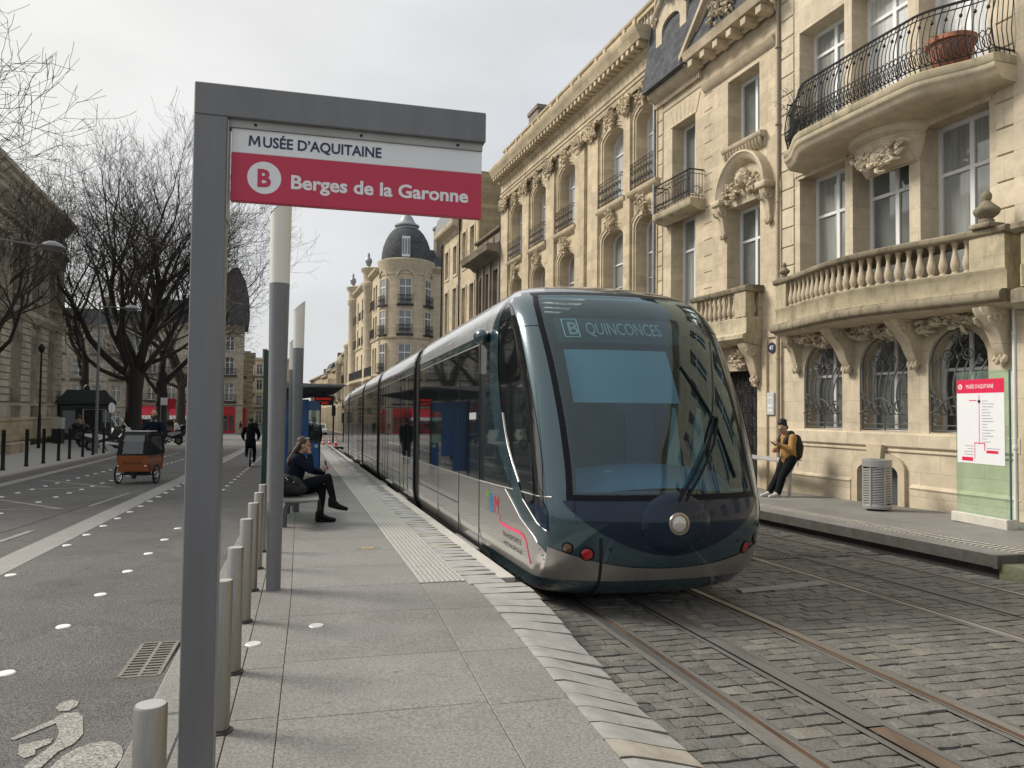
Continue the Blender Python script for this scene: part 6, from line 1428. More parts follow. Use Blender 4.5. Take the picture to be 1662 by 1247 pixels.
text('USÉE D’AQUITAINE', .060, NAVY, 'stop_name', pw, TM(-.2205, 2.612), .0013, width=.4765)
m = MB(); m.prism([(-.277, 0), (-.2685, 0), (-.2665, .030), (-.2565, .006), (-.2505, .006), (-.2405, .030), (-.2385, 0), (-.2300, 0), (-.2335, .043), (-.2420, .043), (-.2535, .0165), (-.2650, .043), (-.2735, .043)], -.0005, .0005)
for p in m.v: p.xyz = (p.x + .4175, 3.2310 - 3.25 + p.y, p.z + 2.612 - oz)
m.build('stop_name', NAVY, pw)
text('Berges de la Garonne', .078, SIGNW, 'destination_name', pr_, TM(-.108, 2.4515), .0022, width=.739)
m = SM(); m.add([(-.213 + .066 * cos(a), 3.2314, 2.486 + .066 * sin(a)) for a in (2 * pi * k / 40 for k in range(40))], [tuple(range(40))]); cb_ = m.build('line_disc', SIGNW, sg_)
text('B', .098, RED, 'line_letter', cb_, Matrix.Translation((-.239 + .4175, 3.2305 - 3.25, 2.451 - oz)) @ RX, .0035, width=.052)
# ---------- steel bollards --------------------------------------------------
first = None
BLAB = ['brushed steel bollard at the bottom edge of the photo, nearest the camera', 'tall brushed steel bollard just right of the grey sign post', 'brushed steel bollard, second beyond the grey sign post', 'brushed steel bollard, third beyond the grey sign post', 'brushed steel bollard beside the light column, fourth beyond the sign post', 'brushed steel bollard partly behind the light column, fifth beyond the sign post', 'brushed steel bollard by the green-edged glass, sixth beyond the sign post']
for i, (x, y) in enumerate([(-.475, 2.62), (-.455, 4.42), (-.475, 5.30), (-.50, 6.42), (-.525, 7.5), (-.55, 8.6), (-.575, 9.7)]):
    if first is None:
        t = thing('steel_bollard', BLAB[0], 'bollard', group='steel bollards along the platform'); m = MB()
        m.lathe([(.048, .012), (.0495, .8), (.046, .806), (0, .806)], n=28, cap=False); m.build('post', STEEL, t, 40)
        m = MB(); m.lathe([(.066, .0), (.066, .01), (.05, .014), (.05, .02)], n=24, cap=False); m.build('base_ring', mat('dark_ring', (.06, .06, .06), .5, .5), t, 40)
        m = MB(); m.lathe([(0, .8065), (.044, .8065)], n=24, cap=False); m.build('cap', mat('steel_cap', (.62, .62, .6), .4, .8), t)
        first = t
    else: t = dup(first, label=BLAB[i])
    t.location = (x, y, platz(y)); t.rotation_euler = (0, 0, .7 * i)
# ---------- light columns ---------------------------------------------------
opal = mat('opal_diffuser', (.66, .65, .60), .35, 0, .04, 2); lp0 = None
for i, (x, y, lb) in enumerate([(-.335, 7.5, 'grey tapered light column with an opal slanted top, nearest the sign'), (-.28, 13.9, 'second grey light column, its white top just right of the nearest column'), (-.52, 19.6, 'third and farthest grey light column with a white top, by the shelter')]):
    if lp0 is None:
        t = thing('light_column', lb, 'street light', group='light columns on the platform'); 
        m = MB(); m.lathe([(.066, 0), (.066, .02), (.092, 2.86)], n=28); m.build('column', GREYP, t, 40)
        m = MB()
        def fn(u, v):
            a = 2 * pi * u; r = .092 + .006 * v; zt = 3.60 + .09 * cos(a) * 1.0; return (r * cos(a), r * sin(a), 2.86 + (zt - 2.86) * v)
        m.grid(fn, 32, 8, True); m.build('diffuser', opal, t, True)
        m = MB(); m.add([(.06 * cos(a), .06 * sin(a), 3.50 + .09 * cos(a) * .65) for a in (2 * pi * k / 28 for k in range(28))], [tuple(range(28))]); m.build('lamp_cover', mat('lamp_inner', (.35, .35, .33), .5), t)
        m = MB(); m.tube([(.098 * cos(a), .098 * sin(a), 3.6 + .09 * cos(a)) for a in (2 * pi * k / 32 for k in range(33))], .003, 5); m.build('rim', BLACK, t); lp0 = t
    else: t = dup(lp0, label=lb)
    t.location = (x, y, platz(y))
# ---------- shelter ---------------------------------------------------------
sh = thing('tram_shelter', 'slim grey shelter roof on glass walls with blue panels over the platform', 'tram shelter', (-.75, 12.6, platz(12.6)))
SO = Vector((-.75, 12.6, platz(12.6)))
def HM(): return MB(Matrix.Translation(-SO))
GRN = mat('dark_green_frame', (.012, .035, .032), .35, .3); shg = glass('shelter_glass', (.62, .74, .70), .10, .01, 1.5, 1.3); BLUE = mat('blue_panel', (.012, .115, .36), .3, 0, .12, 1.5, coat=.4)
zb = lambda y: platz(y)
m = HM(); m.box(-.775, -.70, 12.55, 12.62, zb(12.6), 2.46); m.box(-1.0, -.93, 23.0, 23.07, zb(23), 2.1); m.box(-.9, -.84, 18, 18.06, zb(18), 2.15); m.build('posts', GRN, sh)
m = HM(); m.quad((-.745, 12.62, zb(13) + .1), (-.96, 23, zb(23) + .1), (-.96, 23, 2.1), (-.745, 12.62, 2.4)); m.build('back_glass', shg, sh, recalc=False)
m = HM()
for k in range(46):
    z = zb(13) + .42 + .03 * (k % 23); y0 = 12.8 if k < 23 else 14.5; m.box(-.742 - (y0 - 12.6) * .0205, -.738 - (y0 - 12.6) * .0205, y0, y0 + 1.5, z, z + .012)
m.build('glass_stripes', SIGNW, sh)
def roofz(x): return 2.07 + .10 * sm((x + 1.1) / 1.9)
m = HM()
n = 10
for ya, yb in ((20.6, 33.0),):
    prof = [(-1.15 + 1.98 * k / n, roofz(-1.15 + 1.98 * k / n) + .02 + .20 * (1 - k / n) ** 1.5) for k in range(n + 1)] + [(-1.15 + 1.98 * k / n, roofz(-1.15 + 1.98 * k / n)) for k in range(n, -1, -1)]
    m.prism(prof, ya, yb, plane='xz')
for p in m.v: p.x += bend(p.y + SO.y) - bend(20.6)
m.build('roof', GREYP, sh, 30)
for k in range(9): m = HM(); y = 21.5 + 1.3 * k; m.prism([(-1.1, 2.06), (.75, 2.15), (.75, 2.11), (-1.1, 1.86)], y, y + .07, plane='xz'); m.build('roof_rib', mat('rib_grey', (.06, .065, .07), .5), sh)
m = HM(); m.box(-.97, -.50, 23.1, 23.2, zb(23) + .1, 1.82, .01); m.box(-.5, -.14, 23.1, 23.2, zb(23) + .55, 1.82); m.build('blue_wall', BLUE, sh)
m = HM(); m.box(-.14, .20, 23.1, 23.2, 1.5, 1.78); m.box(-.06, .20, 23.1, 23.2, zb(23) + .18, .55); m.build('blue_end_panel', BLUE, sh)
m = HM(); m.box(-.14, .18, 23.14, 23.16, .55, 1.5); m.box(.05, .20, 23.13, 23.17, zb(23), .2); m.build('end_glass', shg, sh)
m = HM(); m.box(.17, .205, 23.08, 23.22, zb(23), 1.75); m.build('end_post', BLACK, sh)
m = HM(); m.ball((.09, 23.08, .46), (.055, .01, .06), 12, 8); m.build('round_notice', mat('mint_notice', (.5, .68, .58), .5), sh)
dp = thing('departure_display', 'black display with red dot lettering hanging under the shelter roof', 'display', (.30, 24.0, 1.80)); m = MB(); m.box(-.28, .28, -.06, .06, -.14, .15, .01); m.box(-.02, .02, -.02, .02, .15, .34); m.build('case', mat('display_case', (.012, .008, .008), .4), dp)
REDL = mat('red_led', (.4, .02, .02), .5, emit=((1, .04, .03), .55))
text('BERGES GARONNE 2', .10, REDL, 'display_lettering', dp, Matrix.Translation((-.24, -.0615, .02)) @ RX, width=.46); text('PESSAC', .10, REDL, 'display_lettering', dp, Matrix.Translation((-.24, -.0615, -.10)) @ RX, width=.36)
# ---------- bench on the platform -------------------------------------------
be = thing('bench', 'grey metal platform bench carrying the seated woman', 'bench', (-.20, 12.6, platz(12.6))); m = MB()
m.box(-.26, .30, -.95, 1.15, .405, .45, .012); m.build('seat', mat('bench_grey', (.24, .235, .225), .55, .2), be)
for y in (-.72, .95): m = MB(); m.tube([(-.20, y, 0), (-.20, y, .20), (-.17, y, .33), (-.06, y, .40), (.18, y, .405)], [.045, .045, .045, .04, .03], 8, flat=.7); m.build('leg', mat('bench_leg', (.10, .10, .10), .5, .3), be, True)
m = MB(); m.tube([(.28, -.95, .43), (.31, -.97, .44), (.32, -.97, .30), (.29, -.95, .28)], .012, 6); m.build('bracket', BLACK, be)
m = MB()
for k in range(4): m.box(-.36 - .01 * k, -.335 - .01 * k, -.95, 1.15, .50 + .11 * k, .58 + .11 * k, .008)
m.build('backrest', mat('bench_grey', (.3, .3, .29)), be)
# ---------- far platform: perch, bin, map ----------------------------------
pb = thing('leaning_bench', 'pale grey leaning rail on a thin leg that the man rests against', 'bench', (10.12, 14.75, rz(14.75))); LG = mat('pale_grey_metal', (.42, .42, .41), .5, .3, .08)
m = MB(); m.prism([(-.05, .735), (.30, .785), (.31, .805), (-.06, .76)], -.02, 2.6, plane='xz'); m.build('rail', LG, pb)
for y in (0, 2.5): m = MB(); m.prism([(-.03, 0), (.03, 0), (.045, .5), (.16, .77), (.0, .72), (-.03, .5)], y - .02, y + .02, plane='xz'); m.build('leg', LG, pb)
tb = thing('litter_bin', 'grey slatted metal litter bin standing in front of the cellar hatch', 'litter bin', (10.12, 12.05, rz(12.05))); BG = mat('bin_grey', (.36, .36, .355), .45, .4, .06)
m = MB()
for k in range(15):
    z0 = .12 + .046 * k
    m.grid(lambda u, v: ((.232 + .003 * sin(v * pi)) * cos(2 * pi * u), (.232 + .003 * sin(v * pi)) * sin(2 * pi * u), z0 + .034 * v + .03 * sin(2 * pi * u + 2.2)), 36, 2, True)
for k in range(6): a = 2 * pi * k / 6 + .4; m.box(.228 * cos(a) - .018, .228 * cos(a) + .018, .228 * sin(a) - .018, .228 * sin(a) + .018, .06, .84)
m.build('slatted_shell', BG, tb, 40)
m = MB(); m.lathe([(.24, .80), (.255, .81), (.258, .93), (.245, .94), (.20, .93), (.20, .80)], n=36, cap=False); m.lathe([(.24, .04), (.245, .05), (.245, .10), (.24, .12)], n=36, cap=False); m.build('rims', BG, tb, 40)
m = MB(); m.lathe([(.19, .05), (.205, .82)], n=24); m.build('liner', mat('bin_liner', (.10, .10, .10), .6), tb); m = MB(); m.lathe([(.17, 0), (.17, .05)], n=20); m.build('foot', BLACK, tb)
ms = thing('route_map', 'upright green glass panel with a white and red route map headed Musée d’Aquitaine', 'route map', (10.27, 9.88, rz(9.88))); ms.rotation_euler = (0, 0, -.075 + .012)
GG = glass('green_glass', (.80, .93, .85), .12, .01, 1.5, 1.)
m = MB(); m.box(-.012, .012, -.53, .53, .16, 2.44); m.build('glass', GG, ms)
m = MB(); m.box(-.014, .014, -.545, -.53, .16, 2.44); m.build('glass_edge', mat('glass_edge', (.05, .16, .17), .2), ms)
m = MB(); m.box(-.10, .10, -.56, .56, 0, .16, .01); m.build('base', mat('white_base', (.52, .50, .44), .6, 0, .15, 5), ms)
m = MB(); m.box(-.0165, -.0125, -.45, .50, .965, 2.09); pw = m.build('poster', mat('poster_white', (.70, .71, .74), .5, var=.02), ms)
RR = mat('poster_red', (.62, .012, .07), .5, var=.03); m = MB(); m.box(-.0185, -.0165, -.45, .50, 2.09, 2.31); ph = m.build('poster_header', RR, ms)
PMx = lambda y, z: Matrix.Translation((-.0195, y, z)) @ Matrix(((0, 0, -1, 0), (-1, 0, 0, 0), (0, 1, 0, 0), (0, 0, 0, 1)))
text('MUSÉE D’AQUITAINE', .09, WHITE, 'map_title', ph, PMx(.30, 2.165), 0, width=.55); text('B', .07, RR, 'line_letter', ph, Matrix.Translation((-.001, 0, 0)) @ PMx(.445, 2.17), .002)
m = MB(); m.add([(-.0190, .425 + .042 * cos(a), 2.195 + .042 * sin(a)) for a in (2 * pi * k / 24 for k in range(24))], [tuple(range(24))]); m.build('line_disc', WHITE, ph)
m = MB(); L_ = lambda y0, y1, z0, z1: m.box(-.0185, -.0165, y0, y1, z0, z1)
z = 2.06
while z > 1.30: L_(.030, .044, z - .026, z); z -= .036
for y0, y1, z0, z1 in ((-.07, .14, 1.285, 1.30), (-.075, -.06, 1.18, 1.30), (-.33, -.10, 1.14, 1.185), (.17, .40, 1.0, 1.06), (.09, .24, 1.965, 1.978)): L_(y0, y1, z0, z1)
z = 1.285
while z > 1.05: L_(.125, .139, z - .026, z); z -= .036
m.build('route_line', RR, pw)
m = MB(); rd = random.Random(1)
for k in range(15): z = 1.96 - .046 * k; w = rd.uniform(.09, .26); L_(-.02 - w, -.02, z - .004, z + .006)
for k in range(4): z = 1.24 - .046 * k; w = rd.uniform(.1, .2); L_(.16, .16 + w, z - .004, z + .006)
L_(-.36, -.10, 1.21, 1.22); m.build('station_name', mat('print_grey', (.30, .30, .33), .6), pw)
m = MB(); m.add([(-.0192, .037 + .03 * cos(a), 1.955 + .03 * sin(a)) for a in (2 * pi * k / 16 for k in range(16))], [tuple(range(16))]); m.build('interchange_mark', NAVY, pw)
# ---------- black bollards on the far kerb ----------------------------------
bb = None; lab2 = ['first black bollard along the far kerb, at the left edge of the photo', 'second black bollard along the far kerb from the left edge', 'third black bollard along the far kerb, right of the thin dark pole', 'fourth black bollard along the far kerb, before the person in a beige coat', 'fifth black bollard along the far kerb, in front of the person in beige', 'sixth black bollard along the far kerb, right of the person in beige', 'seventh black bollard along the far kerb, just left of the street lamp', 'eighth black bollard along the far kerb, in front of the white scooter']
for i, (x, y) in enumerate([(-9.63, 27.9), (-9.70, 30.2), (-9.78, 32.2), (-9.85, 34.2), (-9.93, 35.9), (-9.98, 38.0), (-10.05, 39.9), (-10.12, 42.1)]):
    if bb is None:
        t = thing('black_bollard', lab2[0], 'bollard', group='black bollards along the far kerb'); m = MB(); m.lathe([(.062, 0), (.062, .04), (.05, .06), (.05, .98), (.058, .99), (.058, 1.03), (.045, 1.04)], n=16, cap=False); m.build('post', BLACK, t, 40)
        m = MB(); m.ball((0, 0, 1.085), (.058, .058, .058), 14, 10); m.build('knob', BLACK, t, True); bb = t
    else: t = dup(bb, label=lab2[i])
    t.location = (x, y, plazaz(x, y)); t.scale = (1.15, 1.15, 1.15)
# ---------- street lamps ----------------------------------------------------
def slamp(label, x, y, h, ax, ay, rz_=0):
    t = thing('street_lamp', label, 'street lamp', (x, y, plazaz(x, y)), 0, 'street lamps on the left'); z0 = t.location.z
    m = MB(); m.tube([(0, 0, 0), (0, 0, .9), (0, 0, .92), (0, 0, h + .35)], [.11, .11, .08, .05], 12); m.build('pole', GREYP, t, 40)
    m = MB(); m.tube([(0, 0, h + .1), (ax * .5, ay * .5, h + .08), (ax * .85, ay * .85, h + .02)], [.035, .03, .03], 8); m.build('arm', GREYP, t, True)
    m = MB(); m.lathe([(0, .20), (.12, .185), (.26, .12), (.36, .03), (.37, 0), (.33, -.03), (.2, -.09), (0, -.11)], (ax, ay, h), 22, cap=False); m.build('lamp_head', mat('lamp_dish', (.20, .205, .21), .35, .5), t, 40)
slamp('tall grey street lamp with a dish head, beside the seventh black bollard', -10.35, 41.6, 7.15, 1.55, -.55)
slamp('street lamp whose dish head hangs in front of the museum, pole out of frame', -10.4, 25.6, 6.95, 2.45, .75)
# ---------- square: kiosk, poles, bins, signs --------------------------------
KG = mat('kiosk_green', (.012, .022, .021), .45, .1)
kz_ = lambda x, y: plazaz(x, y)
kt = thing('kiosk', 'dark green newspaper kiosk with a curved roof beyond the museum corner', 'kiosk', (-14.55, 55.9, kz_(-14.55, 55.9)), .25)
m = MB(); m.box(-1.5, 1.5, -.9, .9, 0, 2.35, .04); m.box(-1.75, 1.75, -1.15, 1.15, 2.35, 2.55, .03); m.build('body', KG, kt)
m = MB(); m.prism([(-1.75, 2.55), (-1.35, 2.95), (-1.1, 3.3), (1.1, 3.3), (1.35, 2.95), (1.75, 2.55)], -1.15, 1.15); m.prism([(-.55, 2.5), (.55, 2.5), (0, 2.95)], -1.3, -1.1); m.ball((0, 0, 3.42), (.2, .2, .25), 10, 7); m.build('roof', KG, kt)
m = MB(); m.box(-1.3, -.62, -.93, -.9, .5, 1.95); m.box(.95, 1.4, -.93, -.9, 1.2, 1.95); m.build('magazine_rack', mat('magazines', (.25, .28, .32), .6, 0, .6, 14, col2=(.05, .06, .08)), kt); m = MB(); m.box(-.5, .85, -.925, -.9, .1, 2.1); m.build('hatch', SHUT, kt)
def pole(name, label, cat, x, y, h, r=.05, mt=BLACK, group=None):
    t = thing(name, label, cat, (x, y, kz_(x, y)), 0, group); m = MB(); m.tube([(0, 0, 0), (0, 0, h * .35), (0, 0, h * .351), (0, 0, h)], [r * 1.4, r * 1.4, r, r * .8], 8); m.build('pole', mt, t, 40); return t
t = pole('lamp_post', 'thin dark post in front of the museum between the second and third black bollards', 'post', -13.6, 44.0, 4.9, .06); m = MB(); m.lathe([(.05, 4.9), (.14, 5.0), (.16, 5.2), (.05, 5.35)], n=10); m.build('cap', BLACK, t)
t = pole('road_sign', 'round road sign seen edge on, left of the biggest tree trunk', 'road sign', -12.0, 51.5, 2.6, .035, GREYP); m = MB(Matrix.Rotation(1.25, 4, 'Z')); m.prism([(.33 * cos(2 * pi * k / 24), 2.35 + .33 * sin(2 * pi * k / 24)) for k in range(24)], -.02, 0); m.build('plate', SIGNW, t)
t = pole('road_sign', 'red and white square sign on a post in front of the red awning', 'road sign', -10.2, 57.0, 3.3, .03, GREYP); m = MB(); m.box(-.02, .42, -.04, -.02, 2.75, 3.25); m.build('plate', SIGNW, t); m = MB(); m.box(.42, .95, -.04, -.02, 2.5, 3.2); m.build('red_plate', CR, t)
t = thing('waste_container', 'dark bin with a pale lid standing at the museum corner', 'waste bin', (-14.35, 49.6, kz_(-14.3, 49.6))); m = MB(); m.box(-.28, .28, -.25, .25, 0, .85, .03); m.build('body', KG, t); m = MB(); m.box(-.29, .29, -.26, .26, .85, 1.5, .02); m.build('upper_panel', mat('pale_panel', (.42, .41, .36), .6), t)
t = thing('metal_rail', 'pale metal cycle hoop beside the person in the beige coat', 'hoop', (-13.0, 52.0, kz_(-13, 52))); m = MB(); m.tube([(-.7, 0, 0), (-.7, 0, 2.15), (.55, 0, 2.15), (.55, 0, 0)], .035, 6); m.build('hoop', LG, t)
# ---------- cones, posts at the platform end --------------------------------
CO = mat('cone_orange', (.62, .055, .045), .5, 0, .08); c0 = None
for i, (x, y) in enumerate([(.72, 57.6), (1.16, 57.8), (1.62, 58.0)]):
    lb = ['leftmost of three red and white cones beyond the platform end', 'middle of three red and white cones beyond the platform end', 'rightmost of three red and white cones, nearest the tram'][i]
    if c0 is None:
        t = thing('traffic_cone', lb, 'traffic cone', group='three cones at the platform end'); m = MB(); m.box(-.17, .17, -.17, .17, 0, .04, .01); m.lathe([(.13, .04), (.03, .72), (0, .72)], n=16, cap=False); m.build('body', CO, t, 40)
        m = MB(); m.lathe([(.102, .25), (.080, .40)], n=16, cap=False); m.lathe([(.066, .5), (.05, .60)], n=16, cap=False); m.build('white_bands', WHITE, t, True); c0 = t
    else: t = dup(c0, label=lb)
    t.location = (x, y, g(y) - .15)
for i, (x, y, h, lb) in enumerate([(1.6, 66, 3.2, 'dark signal post just beyond the cones'), (2.6, 70, 2.6, 'grey signal post beside the end of the tram')]):
    t = thing('signal_post', lb, 'signal', (x, y, g(y) - .15)); m = MB(); m.tube([(0, 0, 0), (0, 0, h)], .07, 8); m.build('pole', BLACK, t, 40); m = MB(); m.box(-.16, .16, -.2, .1, h - .9, h, .03); m.build('signal_head', BLACK, t)
# ---------- parked cars far up the street -----------------------------------
def car(label, x, y, col, rz_=0, n='car'):
    t = thing('parked_car', label, 'car', (x, y, g(y) - .15), rz_, 'cars parked far up the street'); P_ = mat(n, col, .25, .3, .04, coat=1.)
    m = MB(); S = [(0, .35), (.1, .62), (.5, .72), (1.2, .85), (1.75, 1.35), (2.2, 1.45), (3.1, 1.42), (3.8, .98), (4.15, .9), (4.25, .5), (4.2, .3), (0.05, .28)]; m.prism(S, -.82, .82, plane='yz'); m.build('body', P_, t, 30)
    m = MB(); m.quad((-.7, 1.28, .93), (.7, 1.28, .93), (.62, 1.72, 1.34), (-.62, 1.72, 1.34)); 
    for p in m.v: p.y -= .03
    m.build('windscreen', darkg, t); m = MB()
    for s_ in (-1, 1): m.prism([(1.5, .95), (3.5, .98), (3.05, 1.36), (1.85, 1.36)], s_ * .825, s_ * .83, plane='yz')
    m.build('side_windows', darkg, t)
    for s_ in (-1, 1):
        for yy in (.8, 3.4):
            m = MB(Matrix.Translation((s_ * .78, yy, .31)) @ Matrix.Rotation(pi / 2, 4, 'Y')); m.lathe([(.0, -.1), (.3, -.1), (.31, 0), (.3, .1), (0, .1)], n=16, cap=False); m.build('wheel', RUBBER, t, 40)
        m = MB(); m.box(s_ * .5 - .16, s_ * .5 + .16, -.02, .08, .55, .68, .02); m.build('headlight', SIGNW, t)
    return t
for i, (x, y, c_, lb) in enumerate([(.9, 104, (.42, .43, .44), 'silver car, nearest in the row parked far up the street'), (.45, 112, (.05, .05, .055), 'black car, second in the row parked far up the street'), (.0, 121, (.55, .55, .55), 'white car, third in the row parked far up the street'), (-.5, 131, (.08, .10, .16), 'dark blue car, fourth in the row parked far up the street'), (-1.2, 143, (.4, .4, .4), 'grey car, farthest in the row parked far up the street')]):
    car(lb, x, y, c_, .07, 'car_paint_%d' % i)
# ---------- people ----------------------------------------------------------
SKIN = mat('skin', (.40, .245, .175), .55, 0, .06, 9); DENIM = mat('black_trousers', (.009, .010, .013), .9, 0, .25, 14, spec=.12); NAVYC = mat('dark_navy_coat', (.007, .010, .022), .85, 0, .25, 12, bump=.25, bscale=30, spec=.15)
HAIRB = mat('brown_hair', (.055, .030, .016), .5, 0, .5, 30, stretch=(1, 1, 6)); HAIRD = mat('dark_hair', (.012, .009, .008), .55, 0, .4, 40); BOOT = mat('black_boots', (.006, .006, .007), .45, 0, .2, 10, spec=.2); EYE = mat('dark_eye', (.02, .012, .01), .3)
def chain(m, pts, n=10):
    """tapering limb with rounded ends through (point, radius) pairs"""
    P = [Vector(p) for p, r in pts]; R = [r for p, r in pts]
    fine = []; fr = []
    for i in range(len(P) - 1):
        for k in range(4): fine.append(P[i].lerp(P[i + 1], k / 4)); fr.append(R[i] + (R[i + 1] - R[i]) * sm(k / 4))
    fine.append(P[-1]); fr.append(R[-1]); m.tube(fine, fr, n)
    for p, r in zip(P, R): m.ball(p, r, n, 7)
def cloth(name, mb, mt, par, vox=.012, it=4):
    o = mb.build(name, mt, par, True); md = o.modifiers.new('r', 'REMESH'); md.mode = 'VOXEL'; md.voxel_size = vox; md.use_smooth_shade = True
    s_ = o.modifiers.new('s', 'SMOOTH'); s_.iterations = it; s_.factor = .5; return o
def V3(*a): return Vector(a)
def headm(m, c, f, s=1., up=V3(0, 0, 1)):
    """skull, jaw, nose, ears; f = facing direction"""
    f = f.normalized(); l = up.cross(f).normalized(); u = f.cross(l)
    b = Matrix((f, l, u)).transposed().to_4x4(); b.translation = c; M0 = m.M; m.M = M0 @ b @ Matrix.Scale(s, 4)
    m.ball((-.005, 0, .025), (.098, .076, .105), 16, 12); m.ball((.03, 0, -.045), (.066, .058, .072), 12, 9); m.ball((.052, 0, -.09), (.033, .034, .025), 10, 7)
    m.tube([(.088, 0, .03), (.105, 0, -.002), (.112, 0, -.018), (.09, 0, -.03)], [.010, .013, .016, .010], 8)
    m.ball((.082, 0, -.062), (.016, .028, .012), 8, 6); m.ball((.085, 0, .042), (.02, .05, .012), 8, 6)
    for s_ in (-1, 1): m.ball((-.008, s_ * .078, -.005), (.022, .012, .034), 8, 6); m.ball((.06, s_ * .035, -.02), (.03, .025, .028), 8, 6)
    m.M = M0; return b @ Matrix.Scale(s, 4)
def eyes(par, b):
    m = MB(b)
    for s_ in (-1, 1): m.ball((.083, s_ * .032, .018), (.010, .014, .008), 8, 6)
    m.build('eyes', EYE, par, True)
def hand(m, w, d, palm, cur=.6, s=1., thumb=1):
    """palm, four bent fingers of different length and a thumb off its side"""
    d = d.normalized(); n = (palm - d * palm.dot(d)).normalized(); a = n.cross(d) * thumb
    chain(m, [(w, .024 * s), (w + d * .045 * s, .030 * s), (w + d * .08 * s, .028 * s)], 8)
    for k, L in enumerate((.070, .080, .074, .056)):
        o = w + d * .085 * s + a * (.030 - .020 * k) * s; q = d; pts = [(o, .0095 * s)]
        for j in range(3): q = (q * cos(cur * .75) + n * sin(cur * .75)).normalized(); o = o + q * L * s * (.42, .33, .25)[j]; pts.append((o, (.009, .0085, .007)[j] * s))
        chain(m, pts, 6)
    o = w + d * .03 * s + a * .026 * s; chain(m, [(o, .012 * s), (o + (a * .8 + d * .6 + n * .3).normalized() * .035 * s, .011 * s), (o + (a * .45 + d * .9 + n * .55).normalized() * .065 * s, .009 * s)], 6)
def foot(m, ank, d, L=.25, h=.09, drop=0.):
    d = d.normalized(); sd_ = V3(0, 0, 1).cross(d).normalized(); dn = d.cross(sd_)
    a = ank - V3(0, 0, 0); chain(m, [(a + dn * 0 - d * .03 + V3(0, 0, .03), .050), (a - d * .045 - V3(0, 0, h * .55), .040), ], 8)
    chain(m, [(a, .047), (a + d * L * .3 - V3(0, 0, h * .42) , .042), (a + d * L * .62 - V3(0, 0, h * .62 - drop * .6), .036), (a + d * L * .8 - V3(0, 0, h * .68 - drop), .030)], 8)
    chain(m, [(a - d * .055 - V3(0, 0, h * .78), .026), (a + d * L * .35 - V3(0, 0, h * .80 - drop * .3), .026), (a + d * L * .78 - V3(0, 0, h * .80 - drop), .024)], 8)
# --- seated woman -----------------------------------------------------------
wy = 12.35; wz = platz(wy)
w = thing('person', 'seated woman in dark navy coat and black boots, legs crossed, holding a phone', 'person', (-.30, wy, wz))
# local: faces +x, her right side is -y (towards the camera)
hipR, hipL = V3(0, -.10, .53), V3(0, .10, .53); kneeR, kneeL = V3(.53, -.03, .70), V3(.45, .06, .53); ankR, ankL = V3(.62, -.02, .32), V3(.43, .03, .11)
chest, neck, hd = V3(.06, 0, .90), V3(.10, 0, 1.06), V3(.155, 0, 1.20); shR, shL = V3(.05, -.18, 1.0), V3(.09, .17, 1.0)
elR, elL = V3(.26, -.17, .84), V3(.30, .17, .80); wrR, wrL = V3(.255, -.09, 1.04), V3(.455, .06, .775)
m = MB(); fb = V3(1, -.05, -.22)
hb = headm(m, hd, fb); chain(m, [(hd + V3(-.03, 0, -.06), .052), (neck, .055), (chest, .10), (V3(.0, 0, .6), .12)]); hand(m, V3(.255, -.075, 1.06), V3(-.25, .25, 1), V3(-1, .2, 0), .5, 1., 1); hand(m, V3(.455, .05, .79), V3(.55, -.2, .55), V3(0, -1, .2), 1.0, 1., 1)
for a, b, c in ((hipR, kneeR, ankR), (hipL, kneeL, ankL)): chain(m, [(a, .085), (b, .05), (c, .035)])
for a, b, c in ((shR, elR, wrR), (shL, elL, wrL)): chain(m, [(a, .05), (b, .038), (c, .026)])
cloth('body', m, SKIN, w, .008, 3); eyes(w, hb)
m = MB(); chain(m, [(V3(-.02, 0, .50), .165), (V3(.0, 0, .66), .15), (V3(.04, 0, .82), .155), (V3(.06, 0, .95), .145), (V3(.085, 0, 1.03), .085)], 14)
for sg, a, b, c in ((-1, shR, elR, wrR), (1, shL, elL, wrL)): chain(m, [(a, .085), (a.lerp(b, .5), .072), (b, .066), (b.lerp(c, .5), .058), (c, .045)], 12)
chain(m, [(V3(-.04, -.12, .5), .12), (V3(.16, -.08, .57), .11)]); chain(m, [(V3(-.04, .12, .5), .12), (V3(.16, .1, .56), .11)]); chain(m, [(V3(.02, -.1, 1.05), .05), (V3(-.02, 0, 1.07), .05), (V3(.02, .1, 1.05), .05)])
cloth('coat', m, NAVYC, w, .012, 4)
m = MB(); chain(m, [(hipR, .105), (hipR.lerp(kneeR, .5), .09), (kneeR, .068), (kneeR.lerp(ankR, .4), .062), (ankR + V3(0, 0, .05), .048)], 12); chain(m, [(hipL, .105), (hipL.lerp(kneeL, .5), .09), (kneeL, .068), (kneeL.lerp(ankL, .4), .062), (ankL + V3(0, 0, .06), .050)], 12); cloth('trousers', m, DENIM, w, .010, 4)
m = MB(); chain(m, [(ankR + V3(-.01, 0, .07), .055), (ankR, .053)]); foot(m, ankR, V3(.95, 0, -.30), .27, .10, .02); cloth('boot', m, BOOT, w, .008, 3); m = MB(); chain(m, [(ankL + V3(0, 0, .12), .055), (ankL, .053)]); foot(m, ankL, V3(1, -.05, 0), .27, .11); cloth('boot', m, BOOT, w, .008, 3)
m = MB(hb); m.ball((-.03, 0, .045), (.098, .088, .098), 14, 10); m.ball((-.065, 0, -.02), (.07, .084, .10), 12, 9)
m.M = Matrix(); 
for k in range(9): a = (k - 4) / 4; chain(m, [(hd + V3(-.06, a * .07, .02), .035), (hd + V3(-.12, a * .08, -.07), .036), (hd + V3(-.18, a * .085, -.17), .034), (hd + V3(-.23, a * .08 - .01, -.27 + .03 * (k % 3)), .020)], 8)
